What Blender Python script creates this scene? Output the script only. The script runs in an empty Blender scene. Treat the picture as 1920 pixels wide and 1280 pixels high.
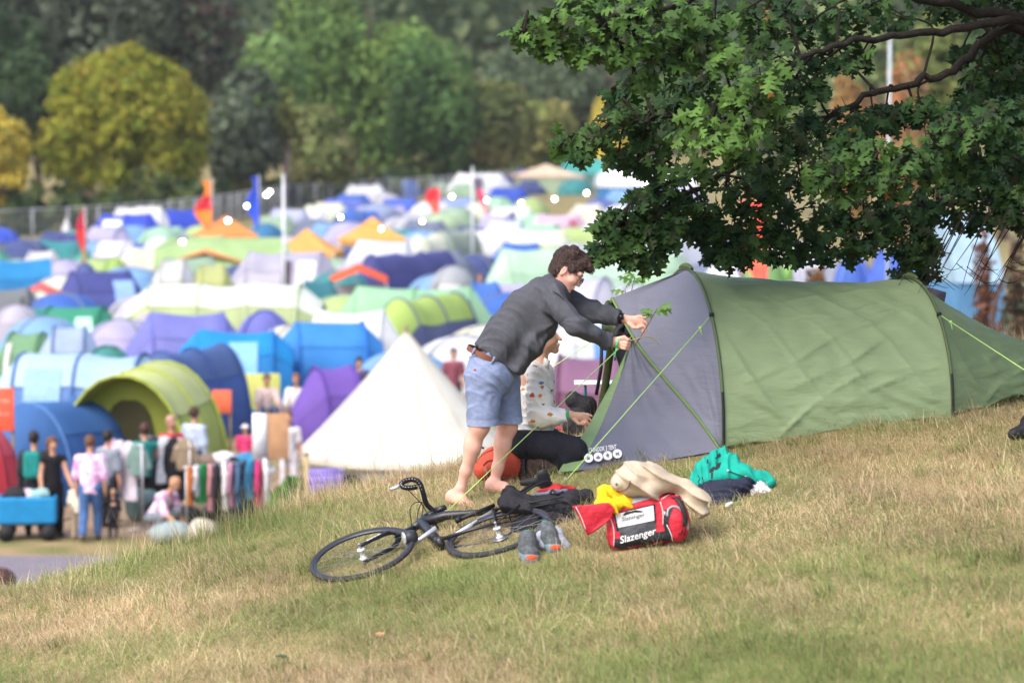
import bpy, bmesh, math, random
import numpy as np
from mathutils import Vector, Matrix
R = math.radians
rng = np.random.default_rng(7)
random.seed(7)
SC = bpy.context.scene
COL = SC.collection
# ---------------------------------------------------------------- camera, sky, sun, exposure
FPX = 5333.0                       # focal length in photo pixels (1920 wide): 100 mm on 36 mm
CAMZ = 7.2
PITCH = math.atan(416 / FPX)
cam_d = bpy.data.cameras.new('camera')
cam_d.lens = 100; cam_d.sensor_width = 36; cam_d.clip_start = .5; cam_d.clip_end = 2000
cam_d.dof.use_dof = True; cam_d.dof.focus_distance = 18.9; cam_d.dof.aperture_fstop = 1.85
cam = bpy.data.objects.new('camera', cam_d); COL.objects.link(cam)
cam.location = (0, 0, CAMZ); cam.rotation_euler = (R(90) - PITCH, 0, 0)
SC.camera = cam
w = bpy.data.worlds.new('World'); SC.world = w; w.use_nodes = True
SUN_EL, SUN_AZ = R(52), R(-140)     # azimuth measured from +y towards +x
nt = w.node_tree
sky = nt.nodes.new('ShaderNodeTexSky'); sky.sky_type = 'NISHITA'; sky.sun_disc = False
sky.sun_elevation = SUN_EL; sky.sun_rotation = SUN_AZ; sky.dust_density = 4; sky.air_density = 1.0; sky.ozone_density = .6
bg = nt.nodes['Background']; bg.inputs[1].default_value = .15
nt.links.new(sky.outputs[0], bg.inputs[0])
sun_d = bpy.data.lights.new('sun', 'SUN'); sun_d.energy = 1.05; sun_d.angle = R(55); sun_d.color = (1, .95, .88)
sun = bpy.data.objects.new('sun', sun_d); COL.objects.link(sun)
sd = Vector((math.sin(SUN_AZ) * math.cos(SUN_EL), math.cos(SUN_AZ) * math.cos(SUN_EL), math.sin(SUN_EL)))
sun.rotation_euler = sd.to_track_quat('Z', 'Y').to_euler()
vs = SC.view_settings; vs.view_transform = 'Standard'; vs.look = 'None'; vs.gamma = 1; vs.exposure = 1.25
SC.cycles.max_bounces = 6; SC.cycles.transparent_max_bounces = 12
# ---------------------------------------------------------------- picture <-> place
CP, SP = math.cos(PITCH), math.sin(PITCH)
def ray(px, py):
    cx, cy = (px - 960) / FPX, -(py - 640) / FPX
    return np.array([cx, CP + cy * SP, -SP + cy * CP])
def P(px, py, d):
    r = ray(px, py); r = r * (d / r[1]); return np.array([r[0], d, CAMZ + r[2]])
def softplus(t): return np.logaddexp(0, t)
def S(x): return .13 * x - .05 * softplus((-x - .2) / .5) - .025 * softplus((x - 2) / .5)
def base(x, y):
    z = 4.70 + S(x) - S(-.375) + .09 * (y - 18.4)
    z = np.where(y < 12, z + .0174 * (12 - y) ** 2 - .0 * y, z)
    return z
def hit(px, py, fn=base, lo=8.0, hi=60.0):
    r = ray(px, py); r = r / r[1]
    f = lambda d: CAMZ + r[2] * d - float(fn(r[0] * d, d))
    ds = np.linspace(lo, hi, 600)
    for a, b in zip(ds[:-1], ds[1:]):
        if f(b) < 0:
            for _ in range(40):
                m = (a + b) / 2
                if f(m) > 0: a = m
                else: b = m
            return np.array([r[0] * a, a, CAMZ + r[2] * a])
    return P(px, py, hi)
RIDGE = [hit(px, py) for px, py in ((-250, 1180), (0, 1100), (240, 1036), (430, 985), (560, 930), (700, 895), (850, 862), (960, 830), (1150, 790), (1500, 730), (1780, 660), (1920, 628), (2200, 600))]
RX = np.array([p[0] for p in RIDGE]); RY = np.array([p[1] for p in RIDGE])
def hill(x, y):
    x = np.asarray(x, float); y = np.asarray(y, float)
    yr = np.interp(x, RX, RY) - .35
    z = base(x, y)
    over = np.maximum(0, y - yr)
    z = z - .13 * over ** 2 - .1 * over * (over > 0)
    far = np.maximum(0, y - 330) * .10
    bump = .022 * np.sin(2.1 * x + 1.3 * y) * np.sin(1.7 * y - .9 * x) + .012 * np.sin(6.1 * x + .7) * np.sin(5.3 * y)
    return np.maximum(z + bump, far)
def G(px, py, dz=0.0):
    p = hit(px, py); p[2] += dz; return p
def onhill(x, y, dz=0.0): return np.array([x, y, float(hill(x, y)) + dz])
def F(px, H, yt):                      # field: a thing H metres tall whose top shows at row yt
    d = FPX * (CAMZ - H) / (yt - 224.0); return np.array([(px - 960) / FPX * d, d, 0.0])
def onplane(px, py, o, n):
    r = ray(px, py); c = np.array([0, 0, CAMZ]); t = np.dot(o - c, n) / np.dot(r, n); return c + r * t
# ---------------------------------------------------------------- objects
def tag(o, label=None, cat=None, group=None, kind=None):
    if label: o['label'] = label
    if cat: o['category'] = cat
    if group: o['group'] = group
    if kind: o['kind'] = kind
    return o
def thing(name, label, cat, loc=(0, 0, 0), rz=0.0, group=None):
    o = bpy.data.objects.new(name, None); COL.objects.link(o); o.empty_display_size = .1
    o.location = [float(v) for v in loc]; o.rotation_euler = (0, 0, rz)
    return tag(o, label, cat, group)
def link(name, me, m, parent=None, world=False):
    o = bpy.data.objects.new(name, me); COL.objects.link(o)
    if m is not None and not me.materials:
        for q in (m if isinstance(m, (list, tuple)) else [m]): me.materials.append(q)
    if parent is not None:
        o.parent = parent
        if world:                     # geometry is in world coordinates, parent is only moved and turned about z
            chain = Matrix.Identity(4); q = parent
            while q is not None: chain = q.matrix_basis @ chain; q = q.parent
            o.matrix_basis = chain.inverted()
    return o
def mesh_np(name, v, f, smooth=True):
    v = np.asarray(v, np.float32); me = bpy.data.meshes.new(name)
    f = np.asarray(f, np.int32); n = f.shape[1]
    me.vertices.add(len(v)); me.vertices.foreach_set('co', v.ravel())
    me.loops.add(f.size); me.loops.foreach_set('vertex_index', f.ravel())
    me.polygons.add(len(f)); me.polygons.foreach_set('loop_start', np.arange(0, f.size, n, dtype=np.int32))
    me.polygons.foreach_set('use_smooth', np.full(len(f), smooth, bool))
    me.update(calc_edges=True); return me
def colattr(me, c, name='tint'):
    a = me.attributes.new(name, 'FLOAT_COLOR', 'POINT')
    c = np.asarray(c, np.float32); c4 = np.ones((len(c), 4), np.float32); c4[:, :3] = c
    a.data.foreach_set('color', c4.ravel())
class MB:                              # collects verts and faces of any size into ONE mesh
    def __init__(s): s.v = []; s.f = []; s.mi = []
    def add(s, v, f, mi=0):
        n = len(s.v); s.v += [tuple(map(float, q)) for q in v]; s.f += [tuple(n + i for i in q) for q in f]; s.mi += [mi] * len(f); return s
    def box(s, c, sz, M=None, mi=0):
        x, y, z = [q / 2 for q in sz]; c = np.asarray(c, float)
        v = np.array([(a * x, b * y, d * z) for a in (-1, 1) for b in (-1, 1) for d in (-1, 1)])
        if M is not None: v = v @ np.asarray(M).T
        return s.add(v + c, [(0, 1, 3, 2), (4, 6, 7, 5), (0, 4, 5, 1), (2, 3, 7, 6), (0, 2, 6, 4), (1, 5, 7, 3)], mi)
    def tube(s, pts, r, n=8, mi=0, closed=False, caps=True):
        pts = np.asarray(pts, float); N = len(pts); rr = np.full(N, r) if np.isscalar(r) else np.asarray(r, float)
        t = np.roll(pts, -1, 0) - np.roll(pts, 1, 0) if closed else np.gradient(pts, axis=0)
        t /= np.linalg.norm(t, axis=1)[:, None] + 1e-12
        a = np.array([0, 0, 1.0]) if abs(t[0][2]) < .9 else np.array([1.0, 0, 0])
        u = np.cross(t[0], a); u /= np.linalg.norm(u); V = []
        for i in range(N):
            u = u - t[i] * np.dot(u, t[i]); u /= np.linalg.norm(u) + 1e-12; w_ = np.cross(t[i], u)
            for k in range(n):
                an = 2 * math.pi * k / n; V.append(pts[i] + rr[i] * (math.cos(an) * u + math.sin(an) * w_))
        Fc = []
        for i in range(N if closed else N - 1):
            j = (i + 1) % N
            for k in range(n): Fc.append((i * n + k, i * n + (k + 1) % n, j * n + (k + 1) % n, j * n + k))
        if caps and not closed: Fc += [tuple(range(n))[::-1], tuple((N - 1) * n + k for k in range(n))]
        return s.add(V, Fc, mi)
    def grid(s, V, mi=0, closed=False):  # V: array (a, b, 3)
        V = np.asarray(V, float); a, b = V.shape[:2]
        Fc = [(i * b + j, i * b + (j + 1) % b, (i + 1) * b + (j + 1) % b, (i + 1) * b + j) for i in range(a - 1) for j in range(b if closed else b - 1)]
        return s.add(V.reshape(-1, 3), Fc, mi)
    def ball(s, c, r, n=10, mi=0, M=None):
        r = np.array([r] * 3 if np.isscalar(r) else r, float); th = np.linspace(1e-3, math.pi - 1e-3, n); ph = np.linspace(0, 2 * math.pi, n * 2, endpoint=False)
        V = np.array([[(math.sin(t) * math.cos(p), math.sin(t) * math.sin(p), math.cos(t)) for p in ph] for t in th]) * r
        if M is not None: V = V @ np.asarray(M).T
        return s.grid(V + np.asarray(c, float), mi, closed=True)
    def build(s, name, m, parent=None, world=False, smooth=True, solid=0.0, bevel=0.0):
        me = bpy.data.meshes.new(name); me.from_pydata(s.v, [], s.f)
        me.polygons.foreach_set('use_smooth', [smooth] * len(s.f))
        if any(s.mi): me.polygons.foreach_set('material_index', s.mi)
        me.update()
        o = link(name, me, m, parent, world)
        if solid: md = o.modifiers.new('thickness', 'SOLIDIFY'); md.thickness = solid; md.offset = 0
        if bevel: md = o.modifiers.new('soft_edges', 'BEVEL'); md.width = bevel; md.segments = 2; md.limit_method = 'ANGLE'
        return o
def lerp(a, b, t): return np.asarray(a, float) * (1 - t) + np.asarray(b, float) * t
def bez(p, n=12):
    p = [np.asarray(q, float) for q in p]; out = []
    for t in np.linspace(0, 1, n):
        q = p[:]
        while len(q) > 1: q = [a * (1 - t) + b * t for a, b in zip(q[:-1], q[1:])]
        out.append(q[0])
    return np.array(out)
def smoothline(p, n=6):                # Catmull-Rom through the points
    p = np.asarray(p, float); q = np.vstack([2 * p[0] - p[1], p, 2 * p[-1] - p[-2]]); out = []
    for i in range(1, len(q) - 2):
        for t in np.linspace(0, 1, n, endpoint=False):
            a, b, c, d = q[i - 1], q[i], q[i + 1], q[i + 2]
            out.append(.5 * (2 * b + (c - a) * t + (2 * a - 5 * b + 4 * c - d) * t * t + (3 * b - a - 3 * c + d) * t ** 3))
    out.append(p[-1]); return np.array(out)
# ---------------------------------------------------------------- materials
def lin(h):
    c = [int(h[i:i + 2], 16) / 255 for i in (0, 2, 4)]
    return tuple(((q + .055) / 1.055) ** 2.4 if q > .04045 else q / 12.92 for q in c)
_M = {}
def mat(h, rough=.7, var=.12, vs=6.0, bump=0.0, bs=40.0, k=.8, spec=.3, metal=0.0, attr=None, transl=0.0, sheen=0.0, stretch=None, name=None):
    key = (h, rough, var, vs, bump, bs, k, spec, metal, attr, transl, stretch)
    if key in _M: return _M[key]
    m = bpy.data.materials.new(name or 'surface_' + h); m.use_nodes = True; t = m.node_tree; b = t.nodes['Principled BSDF']
    c = [q * k for q in lin(h)]
    b.inputs['Roughness'].default_value = rough; b.inputs['Specular IOR Level'].default_value = spec; b.inputs['Metallic'].default_value = metal
    tc = t.nodes.new('ShaderNodeTexCoord'); src = tc.outputs['Object']
    if stretch:
        mp = t.nodes.new('ShaderNodeMapping'); mp.inputs['Scale'].default_value = stretch; t.links.new(src, mp.inputs[0]); src = mp.outputs[0]
    nz = t.nodes.new('ShaderNodeTexNoise'); nz.inputs['Scale'].default_value = vs; nz.inputs['Detail'].default_value = 4; t.links.new(src, nz.inputs['Vector'])
    mx = t.nodes.new('ShaderNodeMix'); mx.data_type = 'RGBA'
    mx.inputs[6].default_value = [q * (1 - var) for q in c] + [1]; mx.inputs[7].default_value = [min(.95, q * (1 + var)) for q in c] + [1]
    rm = t.nodes.new('ShaderNodeMapRange'); rm.inputs[1].default_value = .3; rm.inputs[2].default_value = .7
    t.links.new(nz.outputs[0], rm.inputs[0]); t.links.new(rm.outputs[0], mx.inputs[0]); out = mx.outputs[2]
    if attr:
        at = t.nodes.new('ShaderNodeAttribute'); at.attribute_name = attr
        ml = t.nodes.new('ShaderNodeMix'); ml.data_type = 'RGBA'; ml.blend_type = 'MULTIPLY'; ml.inputs[0].default_value = 1
        t.links.new(out, ml.inputs[6]); t.links.new(at.outputs['Color'], ml.inputs[7]); out = ml.outputs[2]
    t.links.new(out, b.inputs['Base Color'])
    if bump:
        n2 = t.nodes.new('ShaderNodeTexNoise'); n2.inputs['Scale'].default_value = bs; n2.inputs['Detail'].default_value = 3; t.links.new(src, n2.inputs['Vector'])
        bp = t.nodes.new('ShaderNodeBump'); bp.inputs['Strength'].default_value = min(1, bump); bp.inputs['Distance'].default_value = .02 * max(1, bump)
        t.links.new(n2.outputs[0], bp.inputs['Height']); t.links.new(bp.outputs[0], b.inputs['Normal'])
    if transl:
        tr = t.nodes.new('ShaderNodeBsdfTranslucent'); t.links.new(out, tr.inputs[0]); ms = t.nodes.new('ShaderNodeMixShader'); ms.inputs[0].default_value = transl
        o = t.nodes['Material Output']; t.links.new(b.outputs[0], ms.inputs[1]); t.links.new(tr.outputs[0], ms.inputs[2]); t.links.new(ms.outputs[0], o.inputs[0])
    _M[key] = m; return m
# ---------------------------------------------------------------- smooth solids: distance field -> surface net
class Vol:
    def __init__(s, lo, hi, h):
        s.lo = np.asarray(lo, np.float32); s.h = h; s.n = np.ceil((np.asarray(hi) - s.lo) / h).astype(int) + 1
        s.f = np.full(s.n, .5, np.float32)
    def loc(s, lo, hi):
        a = np.clip(np.floor((np.asarray(lo) - s.lo) / s.h).astype(int), 0, s.n); b = np.clip(np.ceil((np.asarray(hi) - s.lo) / s.h).astype(int) + 1, 0, s.n)
        ax = [s.lo[i] + s.h * np.arange(a[i], b[i], dtype=np.float32) for i in range(3)]
        return tuple(slice(a[i], b[i]) for i in range(3)), np.meshgrid(*ax, indexing='ij', sparse=True)
    def put(s, sl, d, k, op='u'):
        g = s.f[sl]
        if g.size == 0: return s
        if op == 'u':
            if k > 0: hh = np.maximum(k - np.abs(g - d), 0) / k; s.f[sl] = np.minimum(g, d) - hh * hh * k * .25
            else: s.f[sl] = np.minimum(g, d)
        elif op == 's': s.f[sl] = np.maximum(g, -d)
        else: s.f[sl] = np.maximum(g, d)
        return s
    def cap(s, a, b, ra, rb=None, k=.02, flat=None, op='u'):
        rb = ra if rb is None else rb; a = np.asarray(a, np.float32); b = np.asarray(b, np.float32)
        mx = max(ra, rb) * (1 / min(1, flat[1]) if flat is not None else 1) + k + 3 * s.h
        sl, (X, Y, Z) = s.loc(np.minimum(a, b) - mx, np.maximum(a, b) + mx)
        px, py, pz = X - a[0], Y - a[1], Z - a[2]; bx, by, bz = b - a
        L = float(bx * bx + by * by + bz * bz) + 1e-9
        t = np.clip((px * bx + py * by + pz * bz) / L, 0, 1)
        qx, qy, qz = px - t * bx, py - t * by, pz - t * bz
        d2 = qx * qx + qy * qy + qz * qz
        if flat is not None:
            ax = np.asarray(flat[0], float); ax = ax / np.linalg.norm(ax); q = qx * ax[0] + qy * ax[1] + qz * ax[2]; d2 = d2 + q * q * (flat[1] ** 2 - 1)
        return s.put(sl, np.sqrt(np.maximum(d2, 0)) - (ra + t * (rb - ra)), k, op)
    def chain(s, pts, rs, k=.02, flat=None):
        for i in range(len(pts) - 1): s.cap(pts[i], pts[i + 1], rs[i], rs[i + 1], k, flat)
        return s
    def ell(s, c, r, M=None, k=.02, op='u'):
        c = np.asarray(c, np.float32); r = np.asarray(r, float); m = r.max() + k + 3 * s.h
        sl, (X, Y, Z) = s.loc(c - m, c + m); X, Y, Z = X - c[0], Y - c[1], Z - c[2]
        M = np.eye(3) if M is None else np.asarray(M)         # columns: the local axes
        u = [(X * M[0, i] + Y * M[1, i] + Z * M[2, i]) / r[i] for i in range(3)]
        k0 = np.sqrt(u[0] ** 2 + u[1] ** 2 + u[2] ** 2); k1 = np.sqrt((u[0] / r[0]) ** 2 + (u[1] / r[1]) ** 2 + (u[2] / r[2]) ** 2)
        return s.put(sl, (k0 * (k0 - 1) / (k1 + 1e-9)).astype(np.float32), k, op)
    def box(s, c, half, M=None, rad=.02, k=.0, op='u'):
        c = np.asarray(c, np.float32); half = np.asarray(half, float); m = np.linalg.norm(half) + k + 3 * s.h
        sl, (X, Y, Z) = s.loc(c - m, c + m); X, Y, Z = X - c[0], Y - c[1], Z - c[2]
        M = np.eye(3) if M is None else np.asarray(M)
        q = [np.abs(X * M[0, i] + Y * M[1, i] + Z * M[2, i]) - (half[i] - rad) for i in range(3)]
        d = np.sqrt(sum(np.maximum(v, 0) ** 2 for v in q)) + np.minimum(np.maximum(np.maximum(q[0], q[1]), q[2]), 0) - rad
        return s.put(sl, d.astype(np.float32), k, op)
    def cut(s, p, n, lo=None, hi=None):       # removes the side n points to
        n = np.asarray(n, float); n = n / np.linalg.norm(n)
        sl, (X, Y, Z) = s.loc(s.lo if lo is None else lo, s.lo + s.n * s.h if hi is None else hi)
        return s.put(sl, ((X - p[0]) * n[0] + (Y - p[1]) * n[1] + (Z - p[2]) * n[2]).astype(np.float32), 0, 'i')
    def warp(s, amp, freq, seed=0, stretch=(1, 1, 1), ridge=False):
        r = np.random.default_rng(seed); sl, (X, Y, Z) = s.loc(s.lo, s.lo + s.n * s.h); acc = np.zeros(s.f.shape, np.float32)
        for i in range(6):
            kx, ky, kz = r.normal(size=3) * np.asarray(stretch) * freq * (.7 + .3 * i / 2)
            acc = acc + np.sin(X * kx + Y * ky + Z * kz + r.uniform(0, 6.3)).astype(np.float32)
        acc /= 3.0
        if ridge: acc = 1 - 2 * np.abs(acc)
        s.f = s.f + acc * amp; return s
    def drape(s, amp, wave, seed=0, stretch=(1, 1, 1), dirn=None):      # long narrow ridges running roughly one way, like creased cloth
        r = np.random.default_rng(seed); sl, (X, Y, Z) = s.loc(s.lo, s.lo + s.n * s.h); W = np.zeros(s.f.shape, np.float32); acc = np.zeros(s.f.shape, np.float32)
        d0 = r.normal(size=3) * np.asarray(stretch) if dirn is None else np.asarray(dirn, float); d0 = d0 / np.linalg.norm(d0)
        for i in range(4): k = r.normal(size=3) * 6; W = W + np.sin(X * k[0] + Y * k[1] + Z * k[2] + r.uniform(0, 6)).astype(np.float32)
        for i in range(3):
            k = d0 + r.normal(size=3) * (.30 if i else .12); k = k / np.linalg.norm(k) * (math.pi / wave) * (.55, .9, 1.5)[i]; kk = r.normal(size=3) * 9
            gate = np.clip(.5 + .8 * np.sin(X * kk[0] + Y * kk[1] + Z * kk[2] + r.uniform(0, 6)), 0, 1).astype(np.float32)
            acc = acc + gate * ((1 - np.abs(np.sin(X * k[0] + Y * k[1] + Z * k[2] + W * .8 + r.uniform(0, 6)))).astype(np.float32) ** 1.6 - .25) / (1 + .45 * i)
        s.f = s.f - acc * amp; return s
    def mesh(s, name):
        f = s.f; f[[0, -1]] = np.maximum(f[[0, -1]], .01); f[:, [0, -1]] = np.maximum(f[:, [0, -1]], .01); f[:, :, [0, -1]] = np.maximum(f[:, :, [0, -1]], .01)
        ins = f < 0; n = np.array(f.shape) - 1
        cnt = np.zeros(n, np.uint8); off = [(a, b, c) for a in (0, 1) for b in (0, 1) for c in (0, 1)]
        for a, b, c in off: cnt += ins[a:a + n[0], b:b + n[1], c:c + n[2]]
        act = (cnt > 0) & (cnt < 8); ids = np.argwhere(act); idx = np.full(n, -1, np.int32); idx[act] = np.arange(len(ids))
        val = {o: f[ids[:, 0] + o[0], ids[:, 1] + o[1], ids[:, 2] + o[2]] for o in off}
        sm = np.zeros((len(ids), 3), np.float32); ct = np.zeros(len(ids), np.float32)
        for o in off:
            for ax in range(3):
                if o[ax] == 0:
                    p = list(o); p[ax] = 1; p = tuple(p); va, vb = val[o], val[p]; cr = (va < 0) != (vb < 0)
                    t = np.where(cr, va / (va - vb + 1e-12), 0); pos = np.tile(np.array(o, np.float32), (len(ids), 1)); pos[:, ax] += t
                    sm += np.where(cr[:, None], pos, 0); ct += cr
        v = s.lo + s.h * (ids + sm / ct[:, None]); q = []
        for ax in range(3):
            a1, a2 = [(1, 2), (2, 0), (0, 1)][ax]
            sh = list(f.shape); sl0 = [slice(1, -1)] * 3; sl1 = [slice(1, -1)] * 3; sl0[ax] = slice(0, -1); sl1[ax] = slice(1, None)
            i0, i1 = ins[tuple(sl0)], ins[tuple(sl1)]; e = np.argwhere(i0 != i1); fl = i0[tuple(e.T)]; b = e.copy()
            for m_ in (a1, a2): b[:, m_] += 1
            def g(d1, d2):
                c = b.copy(); c[:, a1] -= d1; c[:, a2] -= d2; return idx[c[:, 0], c[:, 1], c[:, 2]]
            A, B, C, D = g(1, 1), g(0, 1), g(0, 0), g(1, 0)
            q.append(np.where(fl[:, None], np.stack([A, B, C, D], 1), np.stack([D, C, B, A], 1)))
        return mesh_np(name, v, np.concatenate(q))
    def build(s, name, m, parent=None, world=True): return link(name, s.mesh(name), m, parent, world)
def vol(points, pad, h):
    p = np.array(points); return Vol(p.min(0) - pad, p.max(0) + pad, h)
def frame(x, up):                      # 3x3 with columns along x, across, up
    x = np.asarray(x, float); x = x / np.linalg.norm(x); up = np.asarray(up, float); up = up - x * np.dot(up, x); up /= np.linalg.norm(up)
    return np.stack([x, np.cross(up, x), up], 1)
def text_mesh(body, font_w, place, extr=.0006):
    """letters as a flat mesh; place maps (u in 0..1 along, v in 0..1 of the height) arrays to points"""
    cu = bpy.data.curves.new('letters', 'FONT'); cu.body = body; cu.extrude = 0; cu.offset = font_w; cu.resolution_u = 3
    o = bpy.data.objects.new('letters', cu); COL.objects.link(o)
    dg = bpy.context.evaluated_depsgraph_get(); me = bpy.data.meshes.new_from_object(o.evaluated_get(dg)); bpy.data.objects.remove(o); bpy.data.curves.remove(cu)
    v = np.array([q.co[:] for q in me.vertices]); lo, hi = v.min(0), v.max(0)
    u = (v - lo) / (hi - lo + 1e-9); pts = place(u[:, 0], u[:, 1])
    for q, p_ in zip(me.vertices, pts): q.co = p_
    me.materials.clear(); return me
# ---------------------------------------------------------------- ground: one sheet, finer on the near hill
def ground():
    ys = np.concatenate([np.linspace(-6, 12, 10, endpoint=False), np.linspace(12, 30, 150, endpoint=False), np.linspace(30, 120, 40, endpoint=False), np.linspace(120, 900, 40)])
    xs = np.concatenate([np.linspace(-500, -12, 24, endpoint=False), np.linspace(-12, 12, 180, endpoint=False), np.linspace(12, 500, 25)])
    X, Y = np.meshgrid(xs, ys); Z = hill(X, Y)
    v = np.stack([X, Y, Z], -1).reshape(-1, 3); b = len(xs); a = len(ys)
    i, j = np.meshgrid(np.arange(a - 1), np.arange(b - 1), indexing='ij'); q = (i * b + j).ravel()
    me = mesh_np('ground', v, np.stack([q, q + 1, q + b + 1, q + b], 1))
    m = bpy.data.materials.new('dry_turf'); m.use_nodes = True; t = m.node_tree; bs = t.nodes['Principled BSDF']; bs.inputs['Roughness'].default_value = .95; bs.inputs['Specular IOR Level'].default_value = .1
    tc = t.nodes.new('ShaderNodeTexCoord')
    def nz(sc, det=5):
        n = t.nodes.new('ShaderNodeTexNoise'); n.inputs['Scale'].default_value = sc; n.inputs['Detail'].default_value = det; t.links.new(tc.outputs['Object'], n.inputs['Vector']); return n.outputs[0]
    def mix(f, a, b_, lo=.4, hi=.6):
        r = t.nodes.new('ShaderNodeMapRange'); r.inputs[1].default_value = lo; r.inputs[2].default_value = hi; t.links.new(f, r.inputs[0])
        x = t.nodes.new('ShaderNodeMix'); x.data_type = 'RGBA'; t.links.new(r.outputs[0], x.inputs[0])
        for k_, s_ in ((6, a), (7, b_)):
            if isinstance(s_, tuple): x.inputs[k_].default_value = s_ + (1,)
            else: t.links.new(s_, x.inputs[k_])
        return x.outputs[2]
    c = mix(nz(1.1), (.15, .16, .06), (.30, .225, .12), .38, .62)
    c = mix(nz(34), c, (.30, .22, .12), .5, .85)
    c = mix(nz(90, 2), (.06, .06, .025), c, .25, .5)
    t.links.new(c, bs.inputs['Base Color'])
    tag(link('ground', me, m), 'dry grassy slope falling away to the camping field', 'ground', kind='structure')
ground()
def sheet(name, pts, z, m, label, cat):
    b = MB(); b.add([(x, y, z) for x, y in pts], [tuple(range(len(pts)))]); o = b.build(name, m, smooth=False)
    return tag(o, label, cat, kind='structure')
sheet('path', [(-30, 39.5), (-12, 39.5), (0, 41), (14, 44), (14, 46), (0, 45.4), (-6.5, 46.6), (-30, 47)], .012, mat('8f8893', .9, .08, 3, .3, 60, k=.62), 'grey tarmac path below the grassy slope', 'path')
sheet('trodden_earth', [(-30, 49), (-6, 48.6), (-1, 50), (1, 53), (-4, 58), (-30, 58)], .008, mat('b39a80', .95, .15, 1.5, .3, 30, k=.6), 'bare trodden earth in front of the nearest tents', 'ground')
# ---------------------------------------------------------------- grass on the near hill: uncountable, one object
def noise2(x, y, seed, f):
    r = np.random.default_rng(seed); a = np.zeros_like(x)
    for i in range(7):
        kx, ky = r.normal(size=2) * f * (1 + .5 * i); a += np.sin(x * kx + y * ky + r.uniform(0, 6.3)) / (1 + .35 * i)
    return a / 2.2
_TR = [(G(px, py)[:2], r_) for px, py, r_ in ((640, 1075, .28), (720, 1040, .3), (860, 1040, .22), (930, 1035, .22), (1000, 1045, .16), (990, 1000, .2), (1040, 1030, .16), (1180, 1035, .16), (1240, 1025, .16), (1150, 1038, .12), (1290, 1015, .12), (1100, 895, .16), (1200, 878, .16), (1300, 862, .16), (850, 950, .1), (925, 930, .1))]
def trodden(x, y):
    t = np.zeros(x.shape, bool)
    for c, r_ in _TR: t |= (x - c[0]) ** 2 + (y - c[1]) ** 2 < r_ * r_
    return t
def grass(n, name, label, lmin, lmax, wid, straw_bias, flop, segs=3, region=None, tilt=.35):
    r = np.random.default_rng(len(name) + n)
    y = 12.7 + (22.5 - 12.7) * r.random(n) ** 1.15; half = y * .188 + .25; x = (r.random(n) * 2 - 1) * half
    if region is not None: x, y = region(r, n)
    keep = y < np.interp(x, RX, RY) + 1.0; x, y = x[keep], y[keep]; n = len(x)
    clump = noise2(x, y, 3, 9.0); ph = noise2(x, y, 5, 1.5); fine = r.normal(size=n)
    patch = noise2(x, y, 8, .75)
    straw = 1 / (1 + np.exp(-(straw_bias + 2.6 * patch + 1.1 * ph + .8 * fine - (y < 15.6) * .35 + (x > 1.6) * (y > 15.4) * .7)))
    L = (lmin + (lmax - lmin) * r.random(n) ** 1.6) * (1 + .42 * clump + .2 * noise2(x, y, 23, 2.2)); L = L * np.where(trodden(x, y), .45, 1)
    an = r.uniform(0, 2 * math.pi, n) * .62 + .6 * ph + .9; lean = tilt + flop * r.random(n)
    dx, dy = np.cos(an), np.sin(an); wx, wy = -dy, dx
    # blades are turned at random about their own axis
    tw = r.uniform(-1, 1, n); wv = np.stack([wx, wy, np.zeros(n)], 1); wv = wv * np.cos(tw)[:, None] + np.stack([dx, dy, np.zeros(n)], 1) * np.sin(tw)[:, None]
    root = np.stack([x, y, hill(x, y) - .006], 1); V = np.zeros((n, 2 * segs + 1, 3), np.float32); pos = root.copy(); bend = lean.copy()
    W = wid * (.6 + .8 * r.random(n))
    for s_ in range(segs):
        ww = W * (1 - .28 * s_); V[:, 2 * s_] = pos - wv * (ww / 2)[:, None]; V[:, 2 * s_ + 1] = pos + wv * (ww / 2)[:, None]
        st = (L / segs); pos = pos + np.stack([dx * np.sin(bend) * st, dy * np.sin(bend) * st, np.cos(bend) * st], 1); bend = bend + lean * (.55 + .25 * r.random(n))
        pos[:, 2] = np.maximum(pos[:, 2], hill(pos[:, 0], pos[:, 1]) + .004)
    V[:, -1] = pos
    k = 2 * segs + 1; b0 = (np.arange(n) * k)[:, None]
    fq = [np.concatenate([b0 + 2 * s_, b0 + 2 * s_ + 1, b0 + 2 * s_ + 3, b0 + 2 * s_ + 2], 1) for s_ in range(segs - 1)]
    ft = np.concatenate([b0 + 2 * segs - 2, b0 + 2 * segs - 1, b0 + 2 * segs, b0 + 2 * segs], 1)[:, :3]
    tri = [np.concatenate([q[:, [0, 1, 2]], q[:, [0, 2, 3]]]) for q in fq] + [ft]
    me = mesh_np(name, V.reshape(-1, 3), np.concatenate(tri), smooth=False)
    green = np.array([.25, .285, .10]); lush = np.array([.175, .25, .075]); st = np.array([.52, .40, .24]); pale = np.array([.68, .57, .38]); rust = np.array([.38, .245, .125])
    g = green + (lush - green) * r.random(n)[:, None] * 1.0; s2 = st + (pale - st) * (r.random(n) ** 2)[:, None]; m_ = (r.random(n) < .22)[:, None]; s2 = np.where(m_, rust, s2)
    mixf = np.clip((straw - .5) * 2.2 + .5 + .25 * r.normal(size=n), 0, 1)[:, None]
    c = g * (1 - mixf) + s2 * mixf; c *= (.7 + .6 * r.random(n))[:, None] * (1 + .22 * noise2(x, y, 17, 3.2))[:, None]
    colattr(me, np.repeat(c, k, axis=0))
    return tag(link(name, me, mat('ffffff', .75, .05, 3, k=1.0, spec=.15, attr='tint', transl=.25, name='grass_blades')), label, 'grass', kind='stuff')
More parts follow.
